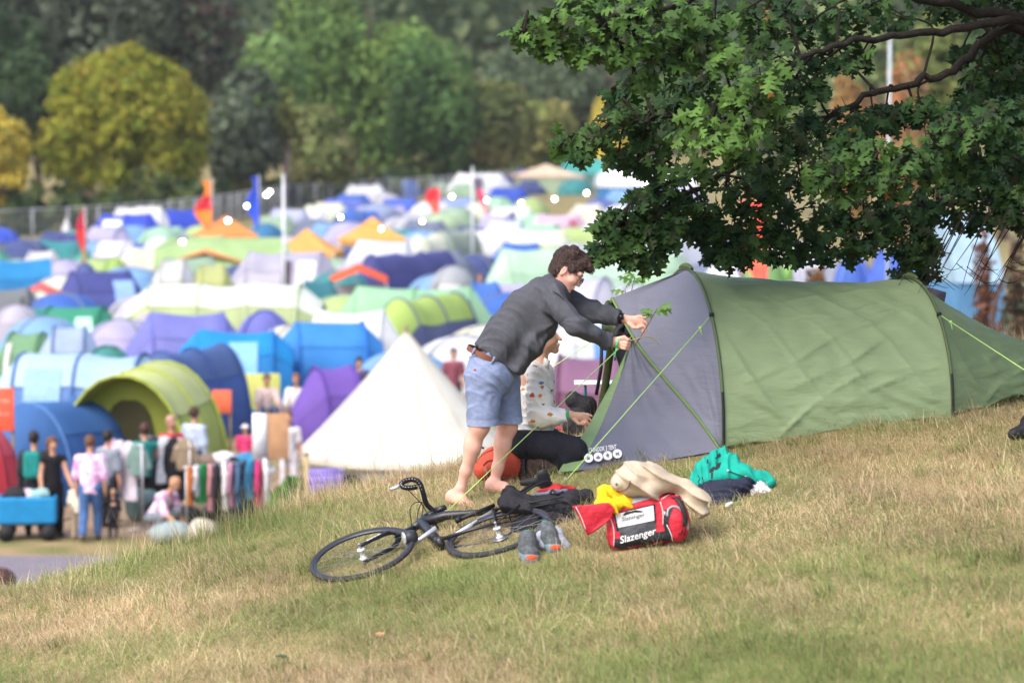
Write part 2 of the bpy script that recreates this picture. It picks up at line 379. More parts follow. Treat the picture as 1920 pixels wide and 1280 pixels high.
grass(300000, 'grass', 'short green and straw grass covering the near slope', .03, .13, .0034, -.25, .95)
grass(95000, 'dry_grass', 'longer bleached straw stems lying over the slope', .08, .26, .0024, 1.0, .9, 4, None, .5)
def ridge_region(r, n):
    x = np.concatenate([r.uniform(-3.6, 1.0, n // 3), r.normal(-1.75, .4, n // 3), r.uniform(2.9, 4.4, n - 2 * (n // 3))]); y = np.interp(x, RX, RY) - np.abs(r.normal(.1, .35, n)); return x, y
grass(2600, 'tall_grass', 'tall seeding grass stems along the crest of the slope', .16, .40, .0032, 3.0, .30, 5, ridge_region, .08)

def tuft_region(r, n):
    k = n // 22; cy = 13.2 + 7.8 * r.random(k); cx = (r.random(k) * 2 - 1) * (cy * .185 + .2); i = r.integers(0, k, n); sp = r.uniform(.02, .07, k)[i]; return cx[i] + r.normal(size=n) * sp, cy[i] + r.normal(size=n) * sp
grass(15000, 'straw_tufts', 'pale straw tufts standing out of the shorter grass', .08, .21, .0028, 2.4, .65, 4, tuft_region, .15)
grass(14000, 'green_tufts', 'fresh green tufts scattered through the dry grass', .07, .17, .0042, -4.0, .6, 3, tuft_region, .2)
# ---------------------------------------------------------------- far camp: every tent a thing with its own parts
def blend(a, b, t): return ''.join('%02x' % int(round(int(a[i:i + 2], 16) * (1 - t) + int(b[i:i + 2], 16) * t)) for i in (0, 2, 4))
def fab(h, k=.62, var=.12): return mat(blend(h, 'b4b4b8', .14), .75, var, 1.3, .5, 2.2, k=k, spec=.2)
def arc(span, H, n=20, p=2.3, a0=0.0, a1=math.pi):
    th = np.linspace(a0, a1, n); c, s = np.cos(th), np.sin(th)
    return np.stack([np.sign(c) * np.abs(c) ** (2 / p) * span / 2, np.abs(s) ** (2 / p) * H], 1)
GRP = 'tents pitched across the camping field'
def tunnel(root, L, span, H, hoops, roof, wall, hoopc, front=None, window=None, taper=.45, door=None, p=2.05):
    """axis along local x, broadside towards -y"""
    hoops = max(2, min(hoops, int(round(L / 1.5)) + 1)); xs = np.linspace(-L / 2, L / 2, hoops); n = (hoops - 1) * 5 + 1; sec = []
    for i in range(n):
        x = -L / 2 + L * i / (n - 1); f = 1 - .03 * abs(math.sin(math.pi * i / 5)); sec.append((x, f))
    ext, taper = (L * .08 + .35, .75) if p > 2.45 else (L * .14 + .5, .42); secs = [(-L / 2 - ext, taper)] + sec + [(L / 2 + ext, taper)]
    if front: secs = secs[:-1]
    sg = random.Random(int(L * 977) + hoops); ph_ = sg.uniform(0, 6)
    def loft(a0, a1, g, nn=20):
        return np.array([[(x, q[0] * f * g, q[1] * f * g * (1 - .02 * math.sin(2.3 * x + ph_)) + .01) for q in arc(span, H, nn, p, a0, a1)] for x, f in secs])
    b = MB(); V = loft(0, math.pi, 1); b.grid(V)
    b.add(V[0], [tuple(range(20))]); 
    if not front: b.add(V[-1], [tuple(range(20))[::-1]])
    b.build('flysheet', fab(wall), root)
    if roof: MB().grid(loft(R(42), R(138), 1.012, 12)).build('roof_panel', fab(roof), root)
    for x in xs:
        m = MB(); m.tube([(x, q[0] * 1.01, q[1] * 1.01 + .02) for q in arc(span, H, 16, p)], .035, 5); m.build('hoop', mat(blend(hoopc, wall, .45), .7), root)
    if front:
        ff, dark = front; x = L / 2 - .55; a = arc(span * .985, H * .985, 18, p)
        MB().add([(x, q[0], q[1]) for q in a], [tuple(range(18))]).build('end_panel', fab(ff), root)
        a = arc(span * .42, H * .80, 12, 3.0); MB().add([(x + .03, q[0], q[1]) for q in a], [tuple(range(12))]).build('doorway', mat(dark, .9), root)
    if window:
        wc, u0, u1 = window; r_ = []
        for x in np.linspace(-L / 2 + u0 * L, -L / 2 + u1 * L, 5):
            r_.append([(x, q[0] * 1.014, q[1] * 1.014) for q in arc(span, H, 6, p, 2.12, 2.82)][::1])
        r_ = np.array(r_); r_[..., 1] = -np.abs(r_[..., 1]); MB().grid(r_).build('window', mat(wc, .4, k=.8), root)
    if door:
        r_ = []
        for x in np.linspace(-L / 2 + door[1] * L, -L / 2 + door[2] * L, 4):
            r_.append([(x, -abs(q[0]) * 1.016, q[1] * 1.016 + .02) for q in arc(span, H, 8, p, 0, 1.0)])
        MB().grid(np.array(r_)).build('door', mat(door[0], .8), root)
def dome(root, w_, dp, H, c1, c2, pole, p=2.0, door=None):
    n = 32; m = 9; V = []; V2 = []
    for j in range(m):
        t = j / (m - 1) * math.pi / 2 * .995; rr = math.cos(t) ** (2 / 2.4); z = H * math.sin(t) ** (2 / 1.9)
        V.append([(w_ / 2 * rr * (1 + .02 * math.cos(4 * a)) * math.cos(a), dp / 2 * rr * (1 + .02 * math.cos(4 * a)) * math.sin(a), z) for a in np.linspace(0, 2 * math.pi, n, endpoint=False)])
    V = np.array(V); MB().grid(V, closed=True).build('flysheet', fab(c1), root)
    if c2: MB().grid(V[4:] * np.array([1.012, 1.012, 1.015]), closed=True).build('roof_panel', fab(c2), root)
    for a in (R(45), R(135)):
        pts = []
        for s_ in (1, -1):
            q = []
            for j in range(m):
                t = j / (m - 1) * math.pi / 2; rr = math.cos(t) ** (2 / 2.4); q.append((s_ * w_ / 2 * rr * math.cos(a) * 1.01, s_ * dp / 2 * rr * math.sin(a) * 1.01, H * math.sin(t) ** (2 / 1.9) + .02))
            pts += q if s_ == 1 else q[::-1][1:]
        MB().tube(pts, .035, 5).build('pole', mat(pole, .6), root)
    if door:
        a0 = R(-118); r_ = [[V[j][k] * np.array([1.02, 1.02, 1]) for k in range(21, 27)] for j in range(5)]; MB().grid(np.array(r_)).build('door', fab(door), root)
def gazebo(root, w_, dp, H, roofc, wallc, eave=.62, walls=True):
    e = H * eave; b = MB(); V = []
    for t in np.linspace(0, 1, 5):
        s = 1 - t; z = e + (H - e) * (t ** 1.25); V.append([(x * s * w_ / 2, y * s * dp / 2, z) for x, y in ((-1, -1), (0, -1), (1, -1), (1, 0), (1, 1), (0, 1), (-1, 1), (-1, 0))])
    b.grid(np.array(V), closed=True); v0 = np.array([V[0], [(x, y, z - .25) for x, y, z in V[0]]]); b.grid(v0, closed=True); b.build('canopy', fab(roofc), root, smooth=False)
    for x in (-1, 1):
        for y in (-1, 1): MB().tube([(x * w_ * .49, y * dp * .49, 0), (x * w_ * .49, y * dp * .49, e)], .04, 6).build('leg', mat('c9c9cc', .4), root)
    if walls:
        for x0, x1, y0, y1 in ((-1, 1, -1, -1), (-1, -1, -1, 1), (1, 1, -1, 1)):
            q = np.array([[(lerp(x0, x1, t) * w_ * .485, lerp(y0, y1, t) * dp * .485 + .05 * math.sin(9 * t), z) for t in np.linspace(0, 1, 9)] for z in (.02, e - .1)])
            MB().grid(q).build('side_wall', fab(wallc), root)
def cone(root, w_, H, c, wallh=.0, pole='8a7a60'):
    n = 24; V = []
    if wallh: V.append([(w_ * .455 * math.cos(a), w_ * .455 * math.sin(a), 0) for a in np.linspace(0, 6.2832, n, endpoint=False)])
    for t in np.linspace(0, 1, 9):
        rr = w_ / 2 * ((1 - t) * .93 + .07 * (1 - t) ** 3) + .03; V.append([((rr * (1 + .02 * math.cos(12 * a) * (1 - t))) * math.cos(a), (rr * (1 + .02 * math.cos(12 * a) * (1 - t))) * math.sin(a), wallh + (H - wallh) * t) for a in np.linspace(0, 6.2832, n, endpoint=False)])
    V = np.array(V)
    if wallh: wl = V[:2].copy(); wl[1, :, :2] = wl[0, :, :2]; MB().grid(wl, closed=True).build('wall', fab(c), root); MB().grid(V[1:], closed=True).build('roof', fab(c), root)
    else: MB().grid(V, closed=True).build('canvas', fab(c), root)
    if wallh:
        sm = MB()
        for k in range(12): a = 2 * math.pi * (k + .5) / 12; q = V[1:, 0] * 0; rr = np.linalg.norm(V[1:, 0, :2], axis=1) * .992; sm.tube([(r_ * math.cos(a), r_ * math.sin(a), z + .004) for r_, z in zip(rr, V[1:, 0, 2])], .012, 4, caps=False)
        sm.build('seam', fab('d9d3bf'), root); e = V[1]; MB().grid(np.array([e, e * np.array([1.01, 1.01, 1]) - (0, 0, .11)]), closed=True).build('valance', fab('efe9d8'), root)
        rp = MB()
        for k in range(12): a = 2 * math.pi * k / 12; rp.tube([(w_ * .5 * math.cos(a), w_ * .5 * math.sin(a), wallh), (w_ * .74 * math.cos(a), w_ * .74 * math.sin(a), 0)], .008, 4)
        rp.build('guy_rope', mat('cfc6ae'), root)
    MB().tube([(0, 0, H - .2), (0, 0, H + .12)], .05, 6).build('pole', mat(pole), root)
def marquee(root, w_, dp, H, roofc, wallc, eave=.5):
    e = H * eave; r_ = np.array([[(-w_ / 2, -dp / 2, e), (-w_ / 2, -dp * .25, (e + H) / 2 + .15), (-w_ / 2 * .8, 0, H), (-w_ / 2, dp * .25, (e + H) / 2 + .15), (-w_ / 2, dp / 2, e)],
                  [(w_ / 2, -dp / 2, e), (w_ / 2, -dp * .25, (e + H) / 2 + .15), (w_ / 2 * .8, 0, H), (w_ / 2, dp * .25, (e + H) / 2 + .15), (w_ / 2, dp / 2, e)]])
    b = MB().grid(r_); b.add(r_[0], [(0, 1, 2, 3, 4)]); b.add(r_[1], [(4, 3, 2, 1, 0)]); b.build('roof', fab(roofc), root)
    for x0, x1, y0, y1 in ((-1, 1, -1, -1), (-1, -1, -1, 1), (1, 1, -1, 1), (-1, 1, 1, 1)):
        q = np.array([[(lerp(x0, x1, t) * w_ * .485, lerp(y0, y1, t) * dp * .485, z) for t in np.linspace(0, 1, 9)] for z in (.0, e)]); MB().grid(q).build('side_wall', fab(wallc), root)
# kind, x0, x1, top row, height, yaw, extra..., label
TENTS = [
 ('D', -50, 52, 428, 1.9, 0, dict(c1='2f50d0', pole='5a6fd0'), 'royal blue dome tent alone on brown grass before the mesh fence'),
 ('C', 100, 150, 408, 1.9, 0, dict(c='f2f2f2'), 'small white pointed tipi near the mesh fence, beside the tall red pennant'),
 ('D', 84, 186, 441, 1.5, 0, dict(c1='4a3f8e', pole='2c2860'), 'low dark purple dome tent below the small white tipi'),
 ('U', 205, 320, 388, 2.4, 4, dict(L=.7, hoops=3, wall='dfe3ee', roof='f4f4f6', hoopc='c8ccd8'), 'white roofed tunnel tent rising behind the royal blue and grey one'),
 ('U', 165, 312, 401, 2.1, -3, dict(hoops=3, wall='8e949c', roof='2c47d6', hoopc='2436a0', window=('e8e8ea', .05, .45)), 'big family tent with royal blue roof over grey side walls'),
 ('U', 290, 388, 394, 2.2, 25, dict(hoops=3, wall='2f4ed8', roof='2a46cc', hoopc='1c2f8c'), 'deep royal blue tunnel tent ending beside the orange gazebo roof'),
 ('G', 365, 482, 403, 2.5, 8, dict(roofc='ff9345', wallc='e8e4ea'), 'orange roofed gazebo directly under the orange feather flag'),
 ('D', 258, 345, 445, 1.7, 0, dict(c1='d8d8ec', c2='e6e6f2', pole='b0b0cc'), 'pale lilac white dome tent in front of the blue roofed family tent'),
 ('D', 205, 262, 452, 1.3, 0, dict(c1='7fa6dc', pole='6688b8'), 'tiny sky blue dome tent before the grey sided family tent'),
 ('D', 453, 545, 420, 1.9, 0, dict(c1='2a6c9e', c2='2f78ae', pole='1e4a70'), 'petrol blue dome tent between the two orange gazebos'),
 ('G', 515, 637, 427, 2.6, -6, dict(roofc='ffb056', wallc='e9e6ea'), 'amber roofed gazebo with white walls behind the thin white pole'),
 ('M', 292, 545, 445, 2.3, 4, dict(roofc='aace86', wallc='b6d492', dp=3.2), 'long lime green ridge canopy behind the orange tarp'),
 ('T', 320, 458, 459, 2.0, 0, dict(roofc='ff9a58', wallc='e6dfe2'), 'orange tarp awning stretched in front of the lime ridge canopy'),
 ('U', 425, 648, 473, 2.1, -4, dict(hoops=4, wall='c9c6d8', roof='b4b2c8', hoopc='77758f', door=('4c3f4e', .50, .62), window=('d6d4e2', .70, .95)), 'long lilac grey tunnel tent with dark hoops and dark doorway'),
 ('D', 183, 246, 484, 1.5, 0, dict(c1='a6cc62', pole='7aa040'), 'small bright lime dome tent above the indigo tunnel tent'),
 ('U', 28, 128, 470, 1.7, 4, dict(hoops=3, wall='cfcfd8', roof='dadae2', hoopc='a8a8b4'), 'light grey tunnel tent behind the bright blue tunnel tent'),
 ('D', -40, 34, 471, 1.6, 0, dict(c1='4a9a8e', pole='2f6a60'), 'sea green dome tent cut by the picture edge above bright blue tunnel'),
 ('D', 122, 186, 473, 1.4, 0, dict(c1='4fa59a', pole='357a70'), 'small sea green dome tent between light grey tunnel and lime dome'),
 ('U', -50, 132, 487, 2.0, 12, dict(hoops=3, wall='1678be', roof='1c86cc', hoopc='8fb4d8', front=('1b7cc4', '126aa8')), 'bright cerulean blue tunnel tent with round front end and pale hoop'),
 ('D', 128, 190, 494, 1.6, 0, dict(c1='4c5f9e', pole='35467a'), 'slate blue dome tent squeezed behind the indigo tunnel tent'),
 ('T', 30, 120, 525, 1.9, 5, dict(roofc='e8625c', wallc='3a3c44'), 'coral red awning sheet over a dark tent by the indigo tunnel'),
 ('U', 92, 282, 509, 2.0, 22, dict(hoops=4, wall='4a55a4', roof='3f4590', hoopc='2e3470', window=('8fb2ea', .62, .98)), 'indigo tunnel tent with light blue side panels and dark hoops'),
 ('U', 282, 368, 488, 2.1, 0, dict(hoops=2, wall='c6ccb4', roof='d6d6e0', hoopc='a8ae98'), 'boxy tent with pale grey roof and sage cream wall'),
 ('U', 346, 448, 497, 1.9, 8, dict(hoops=3, wall='b7bd76', roof='bcc47a', hoopc='98a056'), 'plain olive yellow tunnel tent beside the grey roofed boxy tent'),
 ('U', 240, 608, 534, 2.2, -3, dict(hoops=4, wall='bdd092', roof='edf5e8', hoopc='b9c6ae', p=2.6), 'very long cream and lime tunnel tent with three curved seams'),
 ('U', -60, 92, 541, 1.8, 8, dict(hoops=3, wall='6c7278', roof='747a80', hoopc='3a3f42', window=('2c3834', .8, 1.0)), 'charcoal grey tunnel tent under the coral red awning'),
 ('D', -30, 88, 573, 1.6, 0, dict(c1='b9b4c8', c2='c6c2d4', pole='8e88a0'), 'pale lilac grey dome tent beside the green tunnel tent'),
 ('U', 44, 240, 577, 1.7, -8, dict(hoops=3, wall='3a9a7a', roof='2f9470', hoopc='1d6a50', window=('a8e0c8', .6, .95)), 'emerald green tunnel tent in two segments with pale lower panel'),
 ('D', 235, 305, 583, 1.5, 0, dict(c1='d8d4da', c2='c8c2cc', pole='c8e060', door='0c5c40'), 'small grey dome tent with dark green door and lime edging'),
 ('U', 228, 470, 588, 1.9, 10, dict(hoops=4, wall='7b7ed2', roof='7478cc', hoopc='4e52a4'), 'periwinkle purple tunnel tent behind the bright blue family tent'),
 ('D', 430, 560, 583, 1.7, 0, dict(c1='6d70cc', pole='4a4ea0'), 'violet dome tent showing above the bright blue family tent roof'),
 ('U', 62, 195, 614, 1.8, 5, dict(hoops=3, wall='8fa9d8', roof='a6bce4', hoopc='3a4668'), 'powder blue tunnel tent with a dark open end below the emerald tent'),
 ('U', -20, 118, 625, 1.6, -6, dict(hoops=3, wall='6f9e74', roof='74a678', hoopc='4e7a54', door=('d6d6d6', .0, .2)), 'moss green tunnel tent with a pale grey end'),
 ('D', 128, 268, 650, 1.6, 0, dict(c1='3e9088', pole='2a6a62'), 'teal dome tent peeping over the pale blue roofed family tent'),
 ('U', -10, 315, 666, 2.3, -2, dict(hoops=3, wall='5a86cc', roof='b6d8f2', hoopc='2a4a86', window=('86aee0', .1, .4), p=2.8), 'wide family tent with ice blue roof, mid blue walls and bunting'),
 ('U', 305, 412, 655, 2.0, 62, dict(L=2.4, hoops=4, wall='3f60b0', roof='44609e', hoopc='26406e'), 'navy blue tunnel tent with grey seams behind the lime open tent'),
 ('U', 335, 548, 622, 1.9, 4, dict(hoops=3, wall='1a88e0', roof='0f90e8', hoopc='2464a8', window=('7fb8ee', .42, .80), p=2.7), 'vivid blue family tent with a big square window'),
 ('U', 520, 715, 606, 1.95, 8, dict(hoops=3, wall='2c86de', roof='2f8ae4', hoopc='1e5cb0', p=2.5), 'bright blue arched tent half hidden by the cream bell tent'),
 ('U', 545, 770, 584, 2.1, -3, dict(hoops=3, wall='eef2f4', roof='f6f8f8', hoopc='dfe6ea', p=2.2), 'big white tunnel tent behind the cream bell tent peak'),
 ('U', 128, 402, 695, 2.3, 83, dict(L=3.2, hoops=4, wall='b4c456', roof='cfd98a', hoopc='9aa64a', front=('98a636', '3c3a24'), p=2.1), 'lime green tunnel tent with its front open round a dark doorway'),
 ('U', -10, 222, 752, 1.85, 62, dict(L=1.9, hoops=3, wall='2f62ac', roof='3468b0', hoopc='6f93c4', p=2.2), 'dark blue tunnel tent with pale seams in front of the bunting tent'),
 ('D', -120, 42, 800, 1.7, 0, dict(c1='d83a4c', c2='d2455a', pole='a02638'), 'crimson red tent cut by the picture edge behind the blue wagon'),
 ('B', 560, 962, 622, 3.0, 0, dict(c='fbf7ea'), 'large cream canvas bell tent just past the crest of the slope'),
 ('U', 548, 700, 690, 1.7, 20, dict(hoops=3, wall='6a48b0', roof='6f4cb6', hoopc='4c3288'), 'purple tunnel tent sticking out behind the cream bell tent'),
 ('D', 683, 768, 328, 2.0, 0, dict(c1='1a86d0', c2='1e90dc', pole='1468a4'), 'azure dome tent standing highest in front of the dark trees'),
 ('U', 638, 732, 347, 2.0, 5, dict(hoops=3, wall='dfe3f0', roof='e8ebf6', hoopc='c0c6d8'), 'white tunnel tent just below the azure dome'),
 ('D', 768, 832, 329, 1.8, 0, dict(c1='b6bac8', pole='8e92a0'), 'grey dome tent next along from the azure dome in the farthest row'),
 ('U', 838, 962, 325, 2.4, -4, dict(hoops=3, wall='e4e8f4', roof='eef0f8', hoopc='c8ccdc', door=('4a3a52', .35, .6)), 'white arched tent with dark doorway beside the tall white pole'),  # dark door patch stands in for the shaded inside
 ('G', 945, 1012, 316, 2.4, 0, dict(roofc='4a50a8', wallc='6a70b8'), 'navy canopy just behind the peach gazebo'),
 ('G', 962, 1086, 307, 2.9, 10, dict(roofc='f2d6b8', wallc='c6dcb6', dp=6), 'peach pyramid gazebo with pale green walls'),
 ('M', 1052, 1158, 299, 2.9, 0, dict(roofc='3fb4ac', wallc='6a9a98', dp=5), 'turquoise marquee at the far edge of camp'),
 ('M', 1118, 1300, 316, 3.0, 2, dict(roofc='eef2fc', wallc='3f8fd4', dp=6), 'white roofed marquee with blue walls under the oak leaves'),
 ('U', 700, 800, 372, 1.9, 0, dict(hoops=3, wall='3f5cc8', roof='4462d0', hoopc='2c46a0'), 'cobalt blue tunnel tent in the row under the azure dome'),
 ('U', 905, 1000, 352, 2.0, 0, dict(hoops=3, wall='3453c0', roof='2c4cc0', hoopc='2040a0'), 'ultramarine tunnel tent beside the slanting pink pennant'),
 ('U', 800, 905, 372, 1.8, 4, dict(hoops=3, wall='5a78d0', roof='8aa0e0', hoopc='4a60b0'), 'cornflower blue tunnel tent beside the orange pennant'),
 ('U', 590, 702, 372, 1.6, 0, dict(hoops=3, wall='4a62c8', roof='5a70d0', hoopc='33489c'), 'low mid blue tunnel tent below the white one in the back rows'),
 ('U', 553, 668, 385, 1.8, -3, dict(hoops=3, wall='cdd8a4', roof='e4ead0', hoopc='b0bc88'), 'pale primrose lime tunnel tent above the amber gazebo'),
 ('D', 655, 765, 382, 1.9, 0, dict(c1='8694bc', c2='94a2c8', pole='66749c'), 'greyish blue dome tent behind the yellow orange gazebo'),
 ('D', 758, 862, 377, 1.9, 0, dict(c1='e2e2f0', c2='ecebf6', pole='bcbcd0'), 'white dome tent between the orange pennant and greyish blue dome'),
 ('U', 490, 595, 392, 1.8, 0, dict(hoops=3, wall='a9b0d8', roof='bcc2e2', hoopc='8088b4'), 'lavender tunnel tent behind the amber gazebo'),
 ('D', 768, 884, 400, 1.9, 0, dict(c1='a9c49a', c2='b4cca4', pole='80a070'), 'sage green dome tent behind the tall white pole'),
 ('G', 635, 762, 405, 2.7, 5, dict(roofc='ffb455', wallc='e8e8f2'), 'yellow orange gazebo with white walls in the middle of camp'),
 ('D', 752, 795, 428, 1.4, 0, dict(c1='2f6ac8', pole='1f4a98'), 'small blue dome tent touching the yellow orange gazebo'),
 ('D', 610, 655, 410, 1.5, 0, dict(c1='2f5a9a', pole='1f3a70'), 'small dark blue dome tent behind the yellow orange gazebo corner'),
 ('U', 905, 1015, 388, 1.9, 0, dict(hoops=3, wall='e6e8f0', roof='f0f2f6', hoopc='c4c8d4', door=('3c4a6c', .45, .6)), 'bright white tunnel tent with dark doorway behind the mauve tent'),
 ('U', 985, 1112, 402, 1.8, 3, dict(hoops=3, wall='d4b0cc', roof='dabcd4', hoopc='b088a6', door=('9a5a6e', .72, .95)), 'mauve pink tunnel tent with a maroon end panel'),
 ('D', 1075, 1160, 415, 1.8, 0, dict(c1='dcdfe8', pole='b4b8c4'), 'off white dome tent beside the mauve pink tunnel'),
 ('D', 1080, 1170, 372, 1.9, 0, dict(c1='5a6cb0', pole='3f5090'), 'dusky blue dome tent in front of the blue walled marquee'),
 ('U', 895, 1002, 415, 1.9, -5, dict(hoops=3, wall='b6c8e8', roof='dde6f4', hoopc='94a8cc', window=('4a9ae0', .0, .25)), 'pale ice blue tunnel tent with a brighter blue corner'),
 ('U', 940, 1085, 432, 1.9, 8, dict(hoops=4, wall='c9d48e', roof='eaf0dc', hoopc='aebc80'), 'white and citron tunnel tent above the head of the standing man'),
 ('U', 636, 800, 452, 2.2, -3, dict(hoops=3, wall='d6dcf0', roof='e6eaf6', hoopc='b4bcd8'), 'large pearl white tunnel tent behind the navy domed tunnel'),
 ('U', 785, 842, 440, 2.2, 60, dict(L=2.6, hoops=3, wall='d9dcc4', roof='e4e8d4', hoopc='b8bca0'), 'ivory tunnel tent leaning on the grey green one'),
 ('U', 812, 896, 433, 2.3, 68, dict(L=3, hoops=3, wall='9cac9c', roof='a4b2a4', hoopc='7e8e80'), 'tall grey green tunnel tent behind the pole'),
 ('T', 618, 726, 490, 2.2, 3, dict(roofc='ff5a28', wallc='dcdcea'), 'vivid red orange awning over a white tent wall'),
 ('U', 705, 828, 475, 2.1, 50, dict(hoops=4, wall='484c98', roof='404488', hoopc='2c3068'), 'navy purple tunnel tent with ribbed roof beside the red orange awning'),
 ('D', 795, 902, 500, 1.9, 0, dict(c1='a3aab0', c2='aeb4ba', pole='868c94', door='f0f0f4'), 'grey dome tent with a white vent flap next to the pole'),
 ('U', 903, 1085, 466, 2.5, 14, dict(hoops=4, wall='b2dcba', roof='bce4c4', hoopc='94bc9c', p=2.0), 'large mint green tunnel tent behind the standing man'),
 ('U', 540, 655, 527, 1.8, 12, dict(hoops=3, wall='2c7a86', roof='2a7480', hoopc='1c5660'), 'dark teal tunnel tent at the end of the cream and lime one'),
 ('U', 608, 945, 540, 2.3, -3, dict(hoops=4, wall='92cc9c', roof='9cd2a4', hoopc='74ac80', p=2.1), 'wide spearmint green tunnel tent behind the bell tent'),
 ('U', 722, 880, 556, 2.2, 62, dict(L=3.2, hoops=4, wall='56608e', roof='b2d264', hoopc='3c4470', p=2.1), 'dark slate tunnel tent with a lime band over its front'),
 ('U', 852, 965, 530, 1.7, 6, dict(hoops=3, wall='3a68c0', roof='3f70cc', hoopc='284c94'), 'denim blue tunnel tent just behind the back of the standing man'),
 ('U', 1045, 1200, 478, 2.4, 20, dict(hoops=4, wall='bfe0c8', roof='c6e6d0', hoopc='a0c4aa', p=2.1), 'pale mint tunnel tent in front of the face of the standing man'),
 ('D', 1180, 1300, 470, 2.3, 0, dict(c1='aed8b4', c2='bce0c0', pole='90b896'), 'light green dome tent behind the top of the green and grey tent'),
 ('U', 1205, 1335, 418, 2.8, 35, dict(hoops=3, wall='d6dcee', roof='e2e6f4', hoopc='b8bed4'), 'large pale lilac tunnel tent seen under the lowest oak leaves'),
 ('U', 1040, 1172, 520, 2.2, -20, dict(hoops=4, wall='c3c2d6', roof='c9c8da', hoopc='a2a0ba', p=2.1), 'lilac grey tunnel tent below the chin of the standing man'),
 ('U', 1015, 1230, 585, 2.3, 4, dict(hoops=3, wall='dde2f0', roof='e8ecf6', hoopc='bcc4da', window=('5a8ad4', .35, .7)), 'white tunnel tent with blue patch behind the crouching woman'),
 ('U', 990, 1225, 668, 2.1, -4, dict(hoops=3, wall='6a3c58', roof='84587a', hoopc='5c3450'), 'plum maroon tunnel tent low behind the crouching woman'),
 ('D', 1560, 1640, 478, 1.9, 0, dict(c1='3f66d2', c2='3a60cc', pole='7fa0e8'), 'clear blue dome tent seen over the ridge of the green tent'),
 ('U', 1630, 1712, 470, 2.1, 8, dict(hoops=3, wall='4a6cd8', roof='4062d0', hoopc='2c489c'), 'periwinkle blue tunnel tent near the brown conifers'),
 ('M', 1755, 1850, 400, 4.2, 10, dict(roofc='a8cce6', wallc='5a9cd4', dp=4), 'tall pale blue striped marquee among the brown conifers'),
 ('U', 1310, 1400, 498, 2.0, 5, dict(hoops=3, wall='dfe3ee', roof='eceff6', hoopc='b8bccc'), 'white tunnel tent just over the ridge of the green tent'),
 ('D', 1395, 1475, 470, 2.0, 0, dict(c1='8cc470', c2='94cc78', pole='6a9c54'), 'apple green dome tent below the coral banner'),
 ('U', 1470, 1575, 455, 2.0, -8, dict(hoops=3, wall='c8cbe2', roof='d4d6ea', hoopc='a0a4c0'), 'pale violet tunnel tent near the russet conifer'),
 ('D', 1300, 1390, 440, 2.0, 0, dict(c1='7fa8dc', c2='8ab2e4', pole='5f84b4'), 'light blue dome tent behind the lowest hanging oak leaves'),
 ('U', 1390, 1500, 420, 2.1, 6, dict(hoops=3, wall='e2dcd8', roof='eee8e4', hoopc='bcb4b0'), 'ivory white tunnel tent farther behind the coral banner'),
 ('U', 1690, 1790, 500, 2.0, 10, dict(hoops=3, wall='5aa4dc', roof='74b4e6', hoopc='3a78b0'), 'azure tunnel tent beside the pale blue striped marquee'),
]
# tents standing behind the named ones fill the rows of the camp as well
def build_tent(t):
    kind, x0, x1, yt, H, yaw, a, label = t
    c = F((x0 + x1) / 2, H, yt); d = c[1]; wid = (x1 - x0) / FPX * d; a = dict(a)
    nm = {'D': 'dome_tent', 'U': 'tunnel_tent', 'G': 'gazebo', 'C': 'tipi_tent', 'B': 'bell_tent', 'M': 'marquee', 'T': 'awning'}[kind]
    ct = {'G': 'gazebo', 'M': 'marquee', 'T': 'awning'}.get(kind, 'tent')
    loc = c.copy(); loc[2] = float(hill(c[0], c[1]))
    root = thing(nm, label, ct, loc, R(yaw) if abs(yaw) < 40 else R(yaw - 180), GRP)
    if kind == 'D': dome(root, wid, min(wid, 3.2), H, a['c1'], a.get('c2'), a['pole'], door=a.get('door'))
    elif kind == 'U':
        if abs(yaw) > 40:
            L = a.pop('L', 4.2); s = math.sin(R(abs(yaw))); span = max(1.6, (wid - .55 * L * math.cos(R(yaw))) / s)
        else:
            L = max(.8, (wid - .7) / 1.16 if a.get('p', 2) > 2.45 else (wid - 1.0) / 1.28) if a.get('L') is None else wid * a.pop('L'); span = 2.9 if H > 1.8 else 2.3
            a.pop('L', None)
        tunnel(root, L, span, H, a.pop('hoops'), a.pop('roof'), a.pop('wall'), a.pop('hoopc'), **a)
    elif kind == 'G': gazebo(root, wid, a.get('dp', wid), H, a['roofc'], a['wallc'])
    elif kind == 'C': cone(root, wid, H, a['c'])
    elif kind == 'B': cone(root, wid, H, a['c'], .62)
    elif kind == 'M': marquee(root, wid, a['dp'], H, a['roofc'], a['wallc'])
    elif kind == 'T':
        v = np.array([[(x * wid / 2, y * 1.3, H * (.80 + .2 * (1 - abs(x))) - .25 * abs(y) * H * .5) for x in (-1, -.5, 0, .5, 1)] for y in (-1, -.3, .3, 1)]); MB().grid(v).build('canopy', fab(a['roofc']), root)
        q = np.array([[(x * wid * .46, .5, z) for x in np.linspace(-1, 1, 7)] for z in (0, H * .62)]); MB().grid(q).build('side_wall', fab(a['wallc']), root)
        for x in (-.97, .97):
            for y in (-1.27, 1.27): MB().tube([(x * wid / 2, y, 0), (x * wid / 2, y, H * .68)], .03, 5).build('leg', mat('b8b8bc', .4), root)
    return root
for t_ in TENTS: build_tent(t_)
